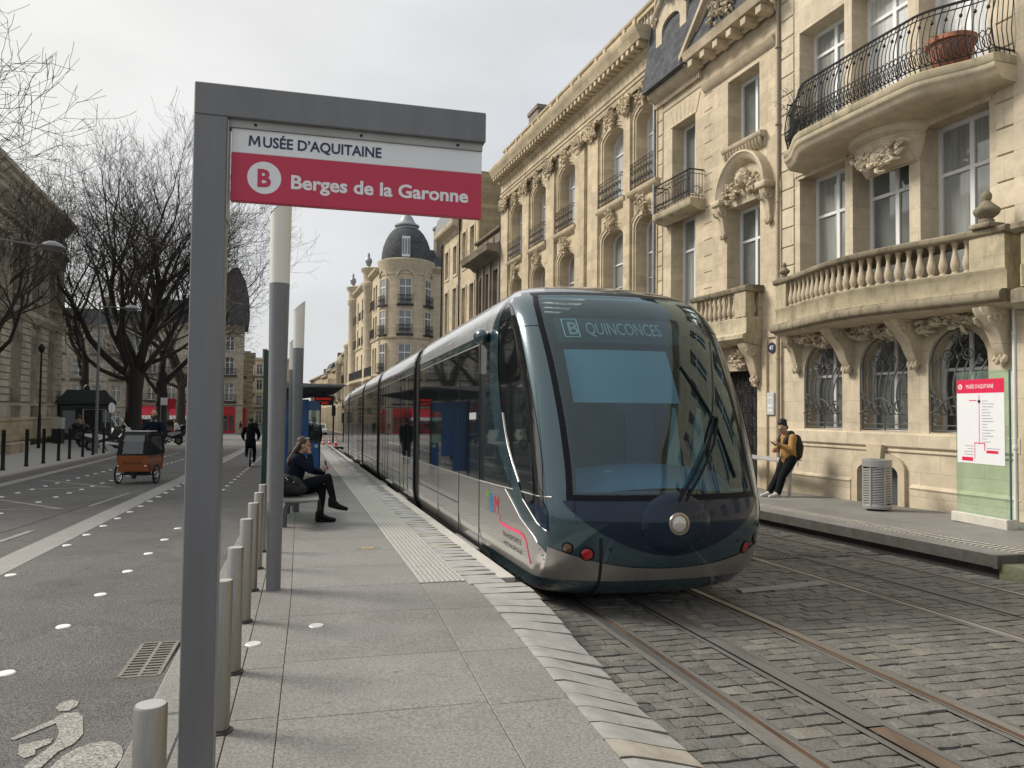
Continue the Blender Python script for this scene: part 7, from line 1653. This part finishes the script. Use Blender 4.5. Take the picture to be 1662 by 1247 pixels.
cloth('hair', m, HAIRB, w, .009, 2)
m = MB(hb); m.tube([(.06 * cos(a) - .0, .088 * sin(a), .11 + .02 * cos(a)) for a in (pi * k / 14 - pi / 2 for k in range(15))], .008, 5); m.build('hairband', mat('pale_band', (.4, .38, .35), .4), w, True)
ph = thing('phone', 'phone in a dark cover held upright in the seated woman\'s hand', 'phone', (-.30 + .50, wy + .03, wz + .90)); ph.rotation_euler = (.25, -.35, .4); m = MB(); m.box(-.005, .005, -.034, .034, -.07, .07, .004); m.build('case', BLACK, ph); m = MB(); m.box(-.0065, -.005, -.03, .03, -.062, .062); m.build('screen', PG, ph)
bgp = thing('backpack', 'black backpack resting on the bench beside the seated woman', 'backpack', (-.34, 12.02, wz + .455)); BAG = mat('black_nylon', (.008, .008, .010), .65, 0, .3, 20, bump=.3, bscale=40)
m = MB(); m.ball((0, 0, .15), (.22, .12, .16), 16, 10); m.ball((.12, -.01, .10), (.15, .11, .10), 12, 8); m.ball((-.12, 0, .12), (.12, .11, .12), 12, 8); m.ball((-.05, -.05, .24), (.12, .08, .10), 12, 8); o = cloth('bag', m, BAG, bgp, .012, 3)
m = MB(); m.tube([(-.16, -.1, .10), (-.12, -.12, .24), (-.02, -.13, .30), (.08, -.12, .24), (.16, -.11, .16)], .012, 6); m.tube([(-.2, -.10, .08), (-.05, -.135, .075), (.1, -.13, .10), (.24, -.09, .13)], .005, 5); m.build('straps', RUBBER, bgp, True); m = MB()
for p in ((-.04, -.135, .28), (-.02, -.137, .26), (.07, -.13, .22)): m.ball(p, .009, 6, 5)
m.build('buttons', WHITE, bgp, True)
# --- man leaning on the rail ------------------------------------------------
my = 14.85; mz = rz(my)
mn = thing('person', 'young man in mustard hoodie and black trousers leaning back, looking at his phone', 'person', (10.17, my, mz), pi + .12)
OCH = mat('mustard_hoodie', (.36, .20, .06), .85, 0, .12, 10, bump=.25, bscale=25); SHOE = mat('white_trainer', (.55, .55, .53), .5, 0, .2, 12)
hR, hL = V3(.02, .11, .80), V3(.0, -.10, .80); kR, kL = V3(.27, .12, .46), V3(.20, -.10, .44); aR, aL = V3(.40, .12, .10), V3(.44, -.09, .10)
ch, nk, hh = V3(.02, 0, 1.16), V3(.075, 0, 1.36), V3(.15, 0, 1.50); sR, sL = V3(.05, .19, 1.29), V3(.03, -.19, 1.29); eR, eL = V3(.14, .25, 1.03), V3(.10, -.26, 1.02); wR, wL = V3(.32, .13, 1.13), V3(.30, -.12, 1.00)
m = MB(); fm_ = V3(1, .05, -.55); hb = headm(m, hh, fm_, 1.04); chain(m, [(hh + V3(-.03, 0, -.05), .056), (nk, .06), (ch, .12), (V3(0, 0, .85), .12)])
for a, b, c in ((hR, kR, aR), (hL, kL, aL)): chain(m, [(a, .09), (b, .055), (c, .04)])
for a, b, c in ((sR, eR, wR), (sL, eL, wL)): chain(m, [(a, .055), (b, .042), (c, .03)])
hand(m, wR + V3(.015, -.01, .01), V3(.8, -.2, .35), V3(-.2, -.6, .8), .9, 1.08, -1); hand(m, wL + V3(.01, .02, 0), V3(.55, .75, .1), V3(-.5, .2, 1), .8, 1.08, 1); cloth('body', m, SKIN, mn, .008, 3); eyes(mn, hb)
m = MB(); chain(m, [(V3(-.01, 0, .80), .165), (V3(.0, 0, .98), .165), (V3(.02, 0, 1.14), .175), (V3(.035, 0, 1.27), .15), (V3(.06, 0, 1.34), .09)], 14)
for a, b, c in ((sR, eR, wR), (sL, eL, wL)): chain(m, [(a, .092), (a.lerp(b, .5), .082), (b, .075), (b.lerp(c, .5), .062), (c, .045)], 12)
cloth('hoodie', m, OCH, mn, .012, 4)
m = MB(); chain(m, [(V3(-.08, 0, 1.37), .075), (V3(-.02, .09, 1.37), .065), (V3(.07, .07, 1.35), .045)]); chain(m, [(V3(-.08, 0, 1.37), .075), (V3(-.02, -.09, 1.37), .065), (V3(.07, -.07, 1.35), .045)])
for s_ in (-1, 1): chain(m, [(V3(.17, s_ * .075, 1.12), .055), (V3(.165, s_ * .10, 1.22), .06), (V3(.10, s_ * .13, 1.33), .05), (V3(-.04, s_ * .12, 1.36), .04)])
chain(m, [(V3(.185, -.05, 1.12), .05), (V3(.185, .05, 1.12), .05)]); cloth('dark_yoke', m, mat('dark_cloth', (.022, .02, .02), .85, 0, .3, 14), mn, .012, 3)
m = MB(); chain(m, [(hR, .125), (hR.lerp(kR, .5), .11), (kR, .088), (kR.lerp(aR, .5), .085), (aR + V3(-.01, 0, .02), .075)], 12); chain(m, [(hL, .125), (hL.lerp(kL, .5), .11), (kL, .088), (kL.lerp(aL, .5), .085), (aL + V3(-.01, 0, .02), .075)], 12); cloth('trousers', m, DENIM, mn, .012, 4)
for a in (aR, aL): m = MB(); foot(m, a - V3(0, 0, .005), V3(1, .06, 0), .29, .095); cloth('trainer', m, SHOE, mn, .008, 3)
m = MB(hb); m.ball((-.045, 0, .08), (.088, .088, .085), 14, 10, .12, 2); rd = random.Random(6)
for k in range(46): a, b_ = rd.uniform(0, 2 * pi), rd.uniform(.1, 1.15); m.ball((-.035 + .10 * sin(b_) * cos(a), .088 * sin(b_) * sin(a), .085 + .09 * cos(b_)), rd.uniform(.018, .03), 7, 5, .3, k)
m.ball((-.065, 0, -.01), (.05, .078, .07), 10, 8); cloth('hair', m, HAIRD, mn, .008, 1)
q = thing('phone', 'dark phone in the leaning man\'s hands', 'phone', (10.17 - .405, my - .04, mz + 1.16), pi); q.rotation_euler = (0, .9, pi); m = MB(); m.box(-.005, .005, -.036, .036, -.075, .075, .004); m.build('case', BLACK, q); m = MB(); m.box(-.0062, -.005, -.032, .032, -.068, .068); m.build('screen', PD, q)
bk = thing('backpack', 'black backpack on the back of the man in the mustard hoodie', 'backpack', (10.17 + .20, my - .02, mz + .86), pi); m = MB(); chain(m, [(V3(0, 0, .05), .12), (V3(-.02, 0, .22), .13), (V3(.01, 0, .40), .10)]); cloth('bag', m, BAG, bk, .012, 3); m = MB(); m.tube([(.02, .03, -.02), (.0, .04, -.14), (.0, .03, -.2)], .01, 5); m.build('strap', RUBBER, bk)
# --- generic walkers and riders --------------------------------------------
def walker(label, x, y, z, rz_, coat, trous, hair, h=1.7, stride=.16, coatlen=.55, scarf=None, seated=False, legs=None, arms=None, lean=0., hood=False):
    t = thing('person', label, 'person', (x, y, z), rz_); k = h / 1.72; S = lambda a, b, c: V3(a * k, b * k, c * k)
    L_ = legs or [(S(0, .09, .9), S(.08 + stride * .4, .10, .48), S(stride, .09, .09)), (S(0, -.09, .9), S(.02 - stride * .2, -.10, .48), S(-stride, -.09, .09))]
    hp = (L_[0][0] + L_[1][0]) / 2; up = S(lean, 0, .52); ch_ = hp + up * .62; sh_ = hp + up * .98; hd_ = hp + up * 1.12 + S(lean * .3 + .02, 0, .17)
    A_ = arms or [(sh_ + S(0, .19, -.02), sh_ + S(-.05, .24, -.30), sh_ + S(.08, .22, -.53)), (sh_ + S(0, -.19, -.02), sh_ + S(-.02, -.24, -.30), sh_ + S(.02, -.22, -.55))]
    m = MB(); hb_ = headm(m, hd_, V3(1, 0, -.05), k); chain(m, [(hd_ + S(-.02, 0, -.06), .055 * k), (sh_, .07 * k), (ch_, .12 * k), (hp, .12 * k)])
    for a, b, c in L_: chain(m, [(a, .085 * k), (b, .055 * k), (c, .04 * k)])
    for a, b, c in A_: chain(m, [(a, .05 * k), (b, .04 * k), (c, .028 * k)]); hand(m, c, (c - b), V3(.3, -(c.y), 0), .5, k, 1)
    cloth('body', m, SKIN, t, .012 * k, 3); eyes(t, hb_)
    m = MB(); bot = max(.2, coatlen); low = hp + V3(0, 0, -(bot - .5) * k)
    chain(m, [(low, .175 * k), (hp, .165 * k), (ch_, .165 * k), (sh_, .14 * k), (sh_ + up * .12, .085 * k)], 12)
    for a, b, c in A_: chain(m, [(a, .085 * k), (b, .072 * k), (c + (b - c) * .12, .052 * k)], 10)
    cloth('coat', m, coat, t, .018 * k, 4)
    m = MB()
    for a, b, c in L_: chain(m, [(a, .11 * k), (b, .078 * k), (c + V3(0, 0, .03), .062 * k)], 10)
    cloth('trousers', m, trous, t, .018 * k, 3); 
    for a, b, c in L_: m = MB(); foot(m, c, V3(1, 0, 0), .26 * k, .085 * k); cloth('shoe', m, BOOT, t, .014, 2)
    if hair:
        m = MB(hb_); m.ball((-.02, 0, .05), (.102, .088, .092), 12, 9, .1, 4); m.ball((-.06, 0, -.02), (.06, .08, .09), 10, 8)
        if hood: m.ball((-.07, 0, -.11), (.09, .12, .08), 10, 8)
        cloth('hair', m, hair, t, .014, 2)
    if scarf: m = MB(); chain(m, [(sh_ + up * .1 + S(.06, .06, 0), .05 * k), (sh_ + up * .1 + S(.06, -.06, 0), .05 * k), (sh_ + up * .12 + S(-.08, 0, 0), .05 * k), (sh_ + up * .1 + S(.06, .06, 0), .05 * k)]); cloth('scarf', m, scarf, t, .014, 2)
    return t, hb_
BEIGE = mat('beige_coat', (.20, .165, .115), .9, 0, .15, 8); GREYC = mat('grey_trousers', (.10, .10, .105), .85); BLUEJ = mat('blue_jeans', (.09, .12, .18), .85); DARKC = mat('dark_jacket', (.010, .011, .015), .9, 0, .2, 10, spec=.12)
GZ = plazaz
walker('person in a beige coat walking away towards the kiosk', -13.5, 50.5, GZ(-13.5, 50.5), pi / 2 + .2, BEIGE, DARKC, HAIRB, 1.72, .18, .95)
hbag = MB(); hbag.box(-.16, .16, -.07, .07, 0, .28, .03); hbag.tube([(-.1, 0, .28), (-.06, 0, .48), (.06, 0, .48), (.1, 0, .28)], .012, 6); o = hbag.build('shoulder_bag', BAG); o.location = (-13.85, 50.4, GZ(-13.5, 50.5) + .68); tag(o, 'black shoulder bag at the side of the person in the beige coat', 'bag')
walker('person in dark jacket and cap standing behind the white scooter', -12.3, 49.3, GZ(-12.3, 49.3), 0.4, DARKC, DARKC, mat('navy_cap', (.02, .03, .06), .8), 1.75, .05, .7)
walker('person in dark top and pale jeans walking past the red shop corner', -9.3, 106.5, g(106) - .16, .3, DARKC, mat('pale_jeans', (.25, .27, .30), .85), HAIRB, 1.7, .2, .6)
walker('person in black walking on the pavement right of the red shop corner', -7.6, 109.5, g(109) - .16, pi / 2, DARKC, DARKC, HAIRD, 1.72, .18, .7)
walker('person in black standing behind the greenish glass end of the shelter', .02, 29.0, platz(29), pi / 2, DARKC, DARKC, HAIRD, 1.72, .05, .7)
walker('person in a white jacket bending over the bicycles near the red awning', -9.9, 62.5, GZ(-9.9, 62.5), pi - .2, mat('white_jacket', (.50, .49, .48), .8), DARKC, HAIRD, 1.7, .1, .6, lean=.18)
# ---------- bicycles --------------------------------------------------------
def wheel(par, c, r, t=.022, spokes=16, name='wheel', n=28, axis='y'):
    M_ = Matrix.Translation(c) @ (Matrix() if axis == 'y' else Matrix.Rotation(pi / 2, 4, 'Z'))
    m = MB(M_); m.tube([(r * cos(a), 0, r * sin(a)) for a in (2 * pi * k / n for k in range(n + 1))], t, 7, False); w_ = m.build(name, RUBBER, par, True)
    m = MB(M_); m.tube([((r - t * 1.2) * cos(a), 0, (r - t * 1.2) * sin(a)) for a in (2 * pi * k / n for k in range(n + 1))], t * .45, 5, False); 
    for k in range(spokes): a = 2 * pi * k / spokes; m.tube([(.02 * cos(a + .4), .015 * (-1) ** k, .02 * sin(a + .4)), ((r - t) * cos(a), 0, (r - t) * sin(a))], .0022, 3)
    m.lathe([(.0, -.04), (.022, -.04), (.022, .04), (0, .04)], n=8) if False else m.tube([(0, -.05, 0), (0, .05, 0)], .02, 8); m.build('rim', CHROME, w_, True); return w_
def bike(label, x, y, z, rz_, col=(.02, .02, .02), name='bicycle', group=None):
    t = thing('bicycle', label, 'bicycle', (x, y, z), rz_, group); fmt = mat('frame_' + '_'.join('%d' % (100 * c) for c in col), col, .35, .2)
    wheel(t, (-.52, 0, .34), .33); wheel(t, (.54, 0, .34), .33); m = MB(); A_, B_, C_, D_, E_ = (-.52, 0, .34), (-.02, 0, .28), (-.18, 0, .78), (.36, 0, .82), (.54, 0, .34)
    for a, b in ((A_, B_), (B_, C_), (A_, C_), (C_, D_), (B_, (.38, 0, .72)), (D_, (.38, 0, .70)), ((.38, 0, .70), E_), (C_, (-.21, 0, .92)), (D_, (.34, 0, 1.0))): m.tube([a, b], .016, 6)
    m.build('frame', fmt, t, True); m = MB(); m.ball((-.23, 0, .95), (.13, .07, .035), 10, 7); m.build('saddle', BLACK, t, True); m = MB(); m.tube([(.26, .28, 1.0), (.36, .2, 1.02), (.35, 0, 1.0), (.36, -.2, 1.02), (.26, -.28, 1.0)], .013, 6); m.build('handlebar', BLACK, t, True)
    m = MB(); m.tube([(-.02, -.09, .28), (-.02, .09, .28)], .02, 8); m.lathe([(0, -.005), (.09, -.005), (.09, .005), (0, .005)], n=16) if False else None
    m.tube([(-.02, -.09, .28), (.1, -.09, .16)], .012, 5); m.tube([(-.02, .09, .28), (-.14, .09, .40)], .012, 5); m.build('cranks', CHROME, t); m = MB(); m.box(.06, .14, -.17, -.08, .145, .17); m.box(-.18, -.10, .08, .17, .39, .415); m.build('pedals', BLACK, t); return t
cyx, cyy = -2.35, 31.3; cyz = g(cyy) - .148
bike('dark bicycle ridden away along the lane between pale band and platform', cyx, cyy, cyz, pi / 2 + .05, (.03, .03, .035))
S = V3
walker('cyclist in a long black coat riding away along the cycle lane', cyx, cyy, cyz, pi / 2 + .05, mat('black_coat', (.007, .008, .011), .9, 0, .2, 10, spec=.12), DARKC, HAIRD, 1.75, legs=[(S(-.22, .09, 1.0), S(.08, .13, .72), S(-.12, .14, .46)), (S(-.22, -.09, 1.0), S(.14, -.14, .60), S(.06, -.14, .22))], arms=[(S(-.10, .20, 1.47), S(.04, .30, 1.22), S(.26, .27, 1.05)), (S(-.10, -.20, 1.47), S(.04, -.30, 1.22), S(.26, -.27, 1.05))], lean=.06, coatlen=.62, hood=True)
rl = MB(); rl.box(-.04, .04, -.03, .03, -.04, .04, .01); 
for i, (x, y, rz_) in enumerate([(-10.0, 60.6, .2), (-9.75, 61.8, .35), (-9.6, 63.2, .2), (-9.9, 64.6, .3)]): bike(['parked bicycle in the cluster by the kerb, nearest the windshielded scooter', 'parked bicycle, second in the cluster before the red awning', 'parked bicycle, third in the cluster before the red awning', 'parked bicycle, farthest in the cluster before the red awning'][i], x, y, GZ(x, y), rz_, (.03 + .05 * (i == 1), .03, .04), group='bicycles parked before the red awning')
# --- cargo tricycle and its rider ------------------------------------------
tx, ty = -4.62, 23.4; tz = g(ty) - .148
ct = thing('cargo_tricycle', 'cargo tricycle with an orange wooden box and a black rain canopy with clear window', 'cargo bike', (tx, ty, tz), -pi / 2 - .16)
WOOD = mat('orange_plywood', (.27, .075, .022), .45, 0, .15, 3, stretch=(1, 1, 8), coat=.3); CAN = mat('canopy_fabric', (.008, .010, .011), .7, 0, .2, 8, bump=.2, spec=.2); CLR = glass('clear_plastic', (.62, .64, .66), .25, .08, 1.45, 1.6, .5)
for s_ in (-1, 1): wheel(ct, (.35, s_ * .50, .26), .245, .024, 14)
wheel(ct, (-1.05, 0, .30), .285, .024, 16)
m = MB(); m.prism([(-.42, .36), (.62, .36), (.74, .80), (-.48, .80)], -.40, .40, [[(-.38, .395), (.59, .395), (.70, .81 - .02), (-.44, .79)]]); bx_ = m.build('wooden_box', WOOD, ct)
m = MB(); m.prism([(-.40, .38), (.60, .38), (.72, .79), (-.46, .79)], -.38, .38); m.prism([(.62, .36), (.645, .36), (.765, .80), (.74, .80)], -.40, .40); m.build('box_panel', WOOD, bx_)
m = MB(); m.box(.60, .62, -.1, .1, .3, .36); m.build('lower_edge', BLACK, bx_)
# black lettering strip on the front board (illegible scrawl in the photo)
m = MB()
rd = random.Random(12)
for k in range(8): y = -.24 + .06 * k; m.add([(.70 + .002, y, .56), (.70 + .002, y + .04, .56), (.715 + .002, y + .04, .62), (.715 + .002, y, .62)], [(0, 1, 2, 3)])
m.build('worn_lettering', mat('worn_print', (.10, .035, .015), .6), bx_)
def canopy(u, v):
    a = pi * u; w_ = .41 - .03 * v; x = .73 - .20 * v; return (0, 0, 0)
m = MB()
F0 = [(.74, .80), (.66, 1.18), (.56, 1.36), (.40, 1.43), (-.20, 1.43), (-.44, 1.25), (-.48, .80)]
fr = lambda i, s_: (F0[i][0], s_ * (.41 if i in (0, 6) else .38 if i in (1, 5) else .33), F0[i][1])
for i in range(6): m.quad(fr(i, -1), fr(i, 1), fr(i + 1, 1), fr(i + 1, -1)) if i != 0 else None
for s_ in (-1, 1):
    m.add([fr(i, s_) for i in range(7)], [tuple(range(7))])
# front sheet with an opening
def fs(u, v): z = .80 + .38 * v; x = .742 - .08 * v; w_ = .41 - .03 * v; return (x, -w_ + 2 * w_ * u, z)
for u0, u1, v0, v1 in ((0, .17, 0, 1), (.83, 1, 0, 1), (.17, .83, 0, .14)): m.quad(fs(u0, v0), fs(u1, v0), fs(u1, v1), fs(u0, v1))
m.quad(fs(.17, .86), fs(.25, 1), fs(.17, 1)); cn = m.build('canopy', CAN, ct, recalc=False); md = cn.modifiers.new('t', 'SOLIDIFY'); md.thickness = .02
m = MB(); m.quad(fs(.15, .10), fs(.85, .10), fs(.85, 1), fs(.15, 1)); m.quad((.66 + .012, -.28, 1.17), (.66 + .012, .28, 1.17), (.575, .25, 1.345), (.575, -.25, 1.345)); m.build('clear_window', CLR, cn, recalc=False); m = MB()
for s_ in (-1, 1): m.quad((.52, s_ * .395, .9), (-.3, s_ * .40, .9), (-.25, s_ * .36, 1.3), (.42, s_ * .36, 1.3))
for p in m.v: p.y *= 1.06
m.build('side_window', CLR, cn, recalc=False)
m = MB(); m.box(-.10, .40, -.34, .34, 1.435, 1.455, .008); m.build('roof_cover', mat('silver_cover', (.45, .45, .44), .4, .3), cn)
m = MB(); m.tube([(-.45, 0, .36), (-.7, 0, .34), (-1.05, 0, .30)], .025, 6); m.tube([(-.7, 0, .34), (-.92, 0, .82)], .02, 6); m.tube([(.35, -.52, .26), (.35, .52, .26)], .02, 6); m.box(.2, .5, -.3, .3, .24, .34); m.tube([(-.5, -.36, 1.17), (-.48, -.30, 1.15), (-.46, 0, 1.0), (-.48, .30, 1.15), (-.5, .36, 1.17)], .016, 6); m.box(.55, .62, -.05, .05, .16, .26); m.build('frame', BLACK, ct, True)
m = MB(); m.ball((-.95, 0, 1.03), (.13, .09, .04), 10, 7); m.tube([(-.92, 0, .8), (-.94, 0, 1.02)], .016, 6); m.build('saddle', BLACK, ct, True); m = MB(); 
for s_ in (-1, 1): m.tube([(.35 + .275 * cos(a), s_ * .50, .26 + .275 * sin(a)) for a in (pi * k / 10 + .0 for k in range(11))], .028, 6, flat=.35)
m.build('mudguards', BLACK, ct); m = MB(); m.ball((.765, -.36, .52), (.015, .03, .02), 8, 5); m.ball((.765, .36, .52), (.015, .03, .02), 8, 5); m.build('reflectors', SIGNW, ct)
rx, ry = tx, ty
t, hb_ = walker('bald bearded man in navy jacket riding the cargo tricycle', tx, ty, tz, -pi / 2 - .16, NAVYC, DARKC, None, 1.78, legs=[(S(-.93, .09, 1.12), S(-.62, .13, .80), S(-.74, .12, .36)), (S(-.93, -.09, 1.12), S(-.58, -.13, .74), S(-.62, -.12, .28))], arms=[(S(-.84, .21, 1.62), S(-.72, .34, 1.38), S(-.52, .36, 1.20)), (S(-.84, -.21, 1.62), S(-.72, -.34, 1.38), S(-.52, -.36, 1.20))], lean=.10, scarf=mat('grey_scarf', (.16, .16, .155), .9))
m = MB(hb_); m.ball((.055, 0, -.075), (.05, .06, .05), 10, 8); 
for s_ in (-1, 1): m.ball((.02, s_ * .066, -.045), (.04, .018, .05), 8, 6)
m.build('beard', mat('dark_beard', (.035, .026, .02), .9), t, True)
# ---------- motor scooters --------------------------------------------------
def scooter(label, x, y, rz_, col, group='motor scooters parked on the square'):
    t = thing('motor_scooter', label, 'motor scooter', (x, y, GZ(x, y)), rz_, group); t.scale = (1.18, 1.18, 1.18); BW = mat('scooter_%d' % int(col[0] * 100), col, .3, .0, .04, coat=.8)
    for xx in (-.70, .72):
        m = MB(Matrix.Translation((xx, 0, .28))); m.tube([(.22 * cos(a), 0, .22 * sin(a)) for a in (2 * pi * k / 22 for k in range(23))], .062, 8, False); w_ = m.build('wheel', RUBBER, t, True); m = MB(Matrix.Translation((xx, 0, .28))); m.tube([(0, -.04, 0), (0, .04, 0)], .15, 14); m.build('rim', mat('alloy', (.25, .25, .25), .35, .8), w_, True)
    m = MB(); m.prism([(-.95, .62), (-.80, .42), (-.2, .34), (.3, .26), (.45, .34), (.62, .55), (.86, .80), (.78, 1.02), (.62, 1.06), (.48, .72), (.3, .45), (.02, .47), (-.1, .68), (-.5, .76), (-1.05, .80)], -.20, .20); m.build('body', mat('scooter_black', (.015, .015, .016), .4, 0, .1), t)
    m = MB()
    for s_ in (-1, 1):
        m.prism([(-1.0, .80), (-.98, .70), (-.4, .52), (-.05, .62), (-.12, .72), (-.5, .80)], s_ * .20, s_ * .235); m.prism([(.40, .38), (.58, .40), (.92, .80), (.84, 1.04), (.60, 1.06), (.66, .86)], s_ * .18, s_ * .24); m.prism([(-.45, .36), (.3, .29), (.42, .36), (-.1, .46)], s_ * .20, s_ * .23)
    m.prism([(.80, .72), (.98, .80), (.80, 1.08), (.66, 1.10)], -.18, .18); m.build('fairing', BW, t)
    m = MB(); m.prism([(-1.02, .80), (-.5, .76), (-.1, .70), (.02, .74), (-.05, .80), (-.45, .86), (-.95, .92)], -.17, .17); m.build('seat', BLACK, t)
    m = MB(); m.grid(lambda u, v: (.70 - .30 * v + .05 * (1 - (2 * u - 1) ** 2), (u - .5) * (.42 - .12 * v), 1.05 + .46 * v), 8, 6); m.build('windshield', glass('smoke_screen', (.45, .5, .52), .3, .03, 1.5, 1.6), t, True, False)
    m = MB(); m.tube([(.40, .36, 1.08), (.52, .2, 1.10), (.55, 0, 1.08), (.52, -.2, 1.10), (.40, -.36, 1.08)], .02, 6); m.tube([(.55, 0, 1.08), (.72, 0, .28)], .03, 6)
    for s_ in (-1, 1): m.tube([(.5, s_ * .24, 1.1), (.55, s_ * .32, 1.3)], .008, 4); m.ball((.55, s_ * .34, 1.33), (.02, .06, .04), 8, 5)
    m.build('handlebar', BLACK, t, True); m = MB(); m.ball((-1.02, 0, 1.08), (.22, .24, .17), 14, 9); m.build('top_box', BLACK, t, True)
    m = MB()
    for s_ in (-1, 1): m.ball((.93, s_ * .09, .90), (.03, .06, .035), 8, 5)
    m.build('headlight', CHROME, t, True); m = MB(); m.tube([(-.2, .0, .3), (-.1, .2, .02)], .02, 5); m.build('stand', BLACK, t); return t
scooter('large white and black motor scooter parked between the black bollards and the biggest trunk', -10.55, 45.0, .25, (.70, .70, .69))
scooter('black motor scooter parked behind the white scooter', -11.6, 47.6, .1, (.03, .03, .03))
scooter('grey motor scooter with a tall windshield parked by the second tree trunk', -9.75, 57.6, pi - .5, (.33, .36, .37))

# ---------- separate pieces of a kind become parts of their own ------------------
def split_pieces(o, gap):
    me = o.data; n = len(me.vertices)
    if n > 60000: return
    par = list(range(n))
    def find(a):
        while par[a] != a: par[a] = par[par[a]]; a = par[a]
        return a
    for e in me.edges:
        a, b = find(e.vertices[0]), find(e.vertices[1])
        if a != b: par[a] = b
    isl = {}
    for i in range(n): isl.setdefault(find(i), []).append(i)
    bb = []
    for k, vs in isl.items():
        xs = [me.vertices[i].co for i in vs]
        bb.append([[min(p[c] for p in xs) for c in range(3)], [max(p[c] for p in xs) for c in range(3)], [k]])
    ch = True
    while ch and len(bb) > 1:
        ch = False; out = []
        for b in bb:
            for q in out:
                if all(b[0][c] - gap <= q[1][c] and q[0][c] - gap <= b[1][c] for c in range(3)):
                    q[0] = [min(q[0][c], b[0][c]) for c in range(3)]; q[1] = [max(q[1][c], b[1][c]) for c in range(3)]; q[2] += b[2]; ch = True; break
            else: out.append(b)
        bb = out
    if not 1 < len(bb) <= 60: return
    own = {k: gi for gi, b in enumerate(bb) for k in b[2]}
    faces = [[] for _ in bb]
    for p in me.polygons: faces[own[find(p.vertices[0])]].append(p)
    sm_ = [p.use_smooth for p in me.polygons]
    for gi, fs in enumerate(faces):
        if not fs: continue
        idx = {}; vs = []; pf = []
        for p in fs:
            q = []
            for v in p.vertices:
                if v not in idx: idx[v] = len(vs); vs.append(tuple(me.vertices[v].co))
                q.append(idx[v])
            pf.append(q)
        m2 = bpy.data.meshes.new(o.name.split('.')[0]); m2.from_pydata(vs, [], pf)
        for mt in me.materials: m2.materials.append(mt)
        m2.polygons.foreach_set('material_index', [p.material_index for p in fs]); m2.polygons.foreach_set('use_smooth', [p.use_smooth for p in fs])
        if any(sm_):
            try: m2.set_sharp_from_angle(angle=radians(45))
            except Exception: pass
        c = o.copy(); c.data = m2; COL.objects.link(c)
    bpy.data.objects.remove(o)
SPLIT = {'cornice': .3, 'station_name': .03, 'banded_piers': .12, 'quoins': .3, 'pedestal': .1, 'posts': .1, 'carved_corbels': .06, 'capitals': .2, 'side_wall': .1, 'urn': .1, 'iron_railing': .12, 'window_surrounds': .06, 'window_hoods': .06, 'pilasters': .02, 'chimney': .1, 'bolts': .005, 'awning': .1, 'side_shopfront': .05, 'side_pane': .05, 'side_awning': .05, 'side_window': .05, 'side_railing': .12, 'flat_arch_stones': .3, 'blue_wall': .0, 'blue_end_panel': .05, 'end_glass': .03, 'bell': .1, 'pedals': .02, 'headlight': .01, 'reflectors': .01, 'mudguards': .05, 'side_windows': .05, 'buttons': .003, 'windscreen_border': .0, 'magazine_rack': .05, 'rims': .05, 'dormer': .1, 'gable_panel': .1}
for o in list(SC.objects):
    k = o.name.split('.')[0]
    if o.type == 'MESH' and o.parent and k in SPLIT and not o.children: split_pieces(o, SPLIT[k])
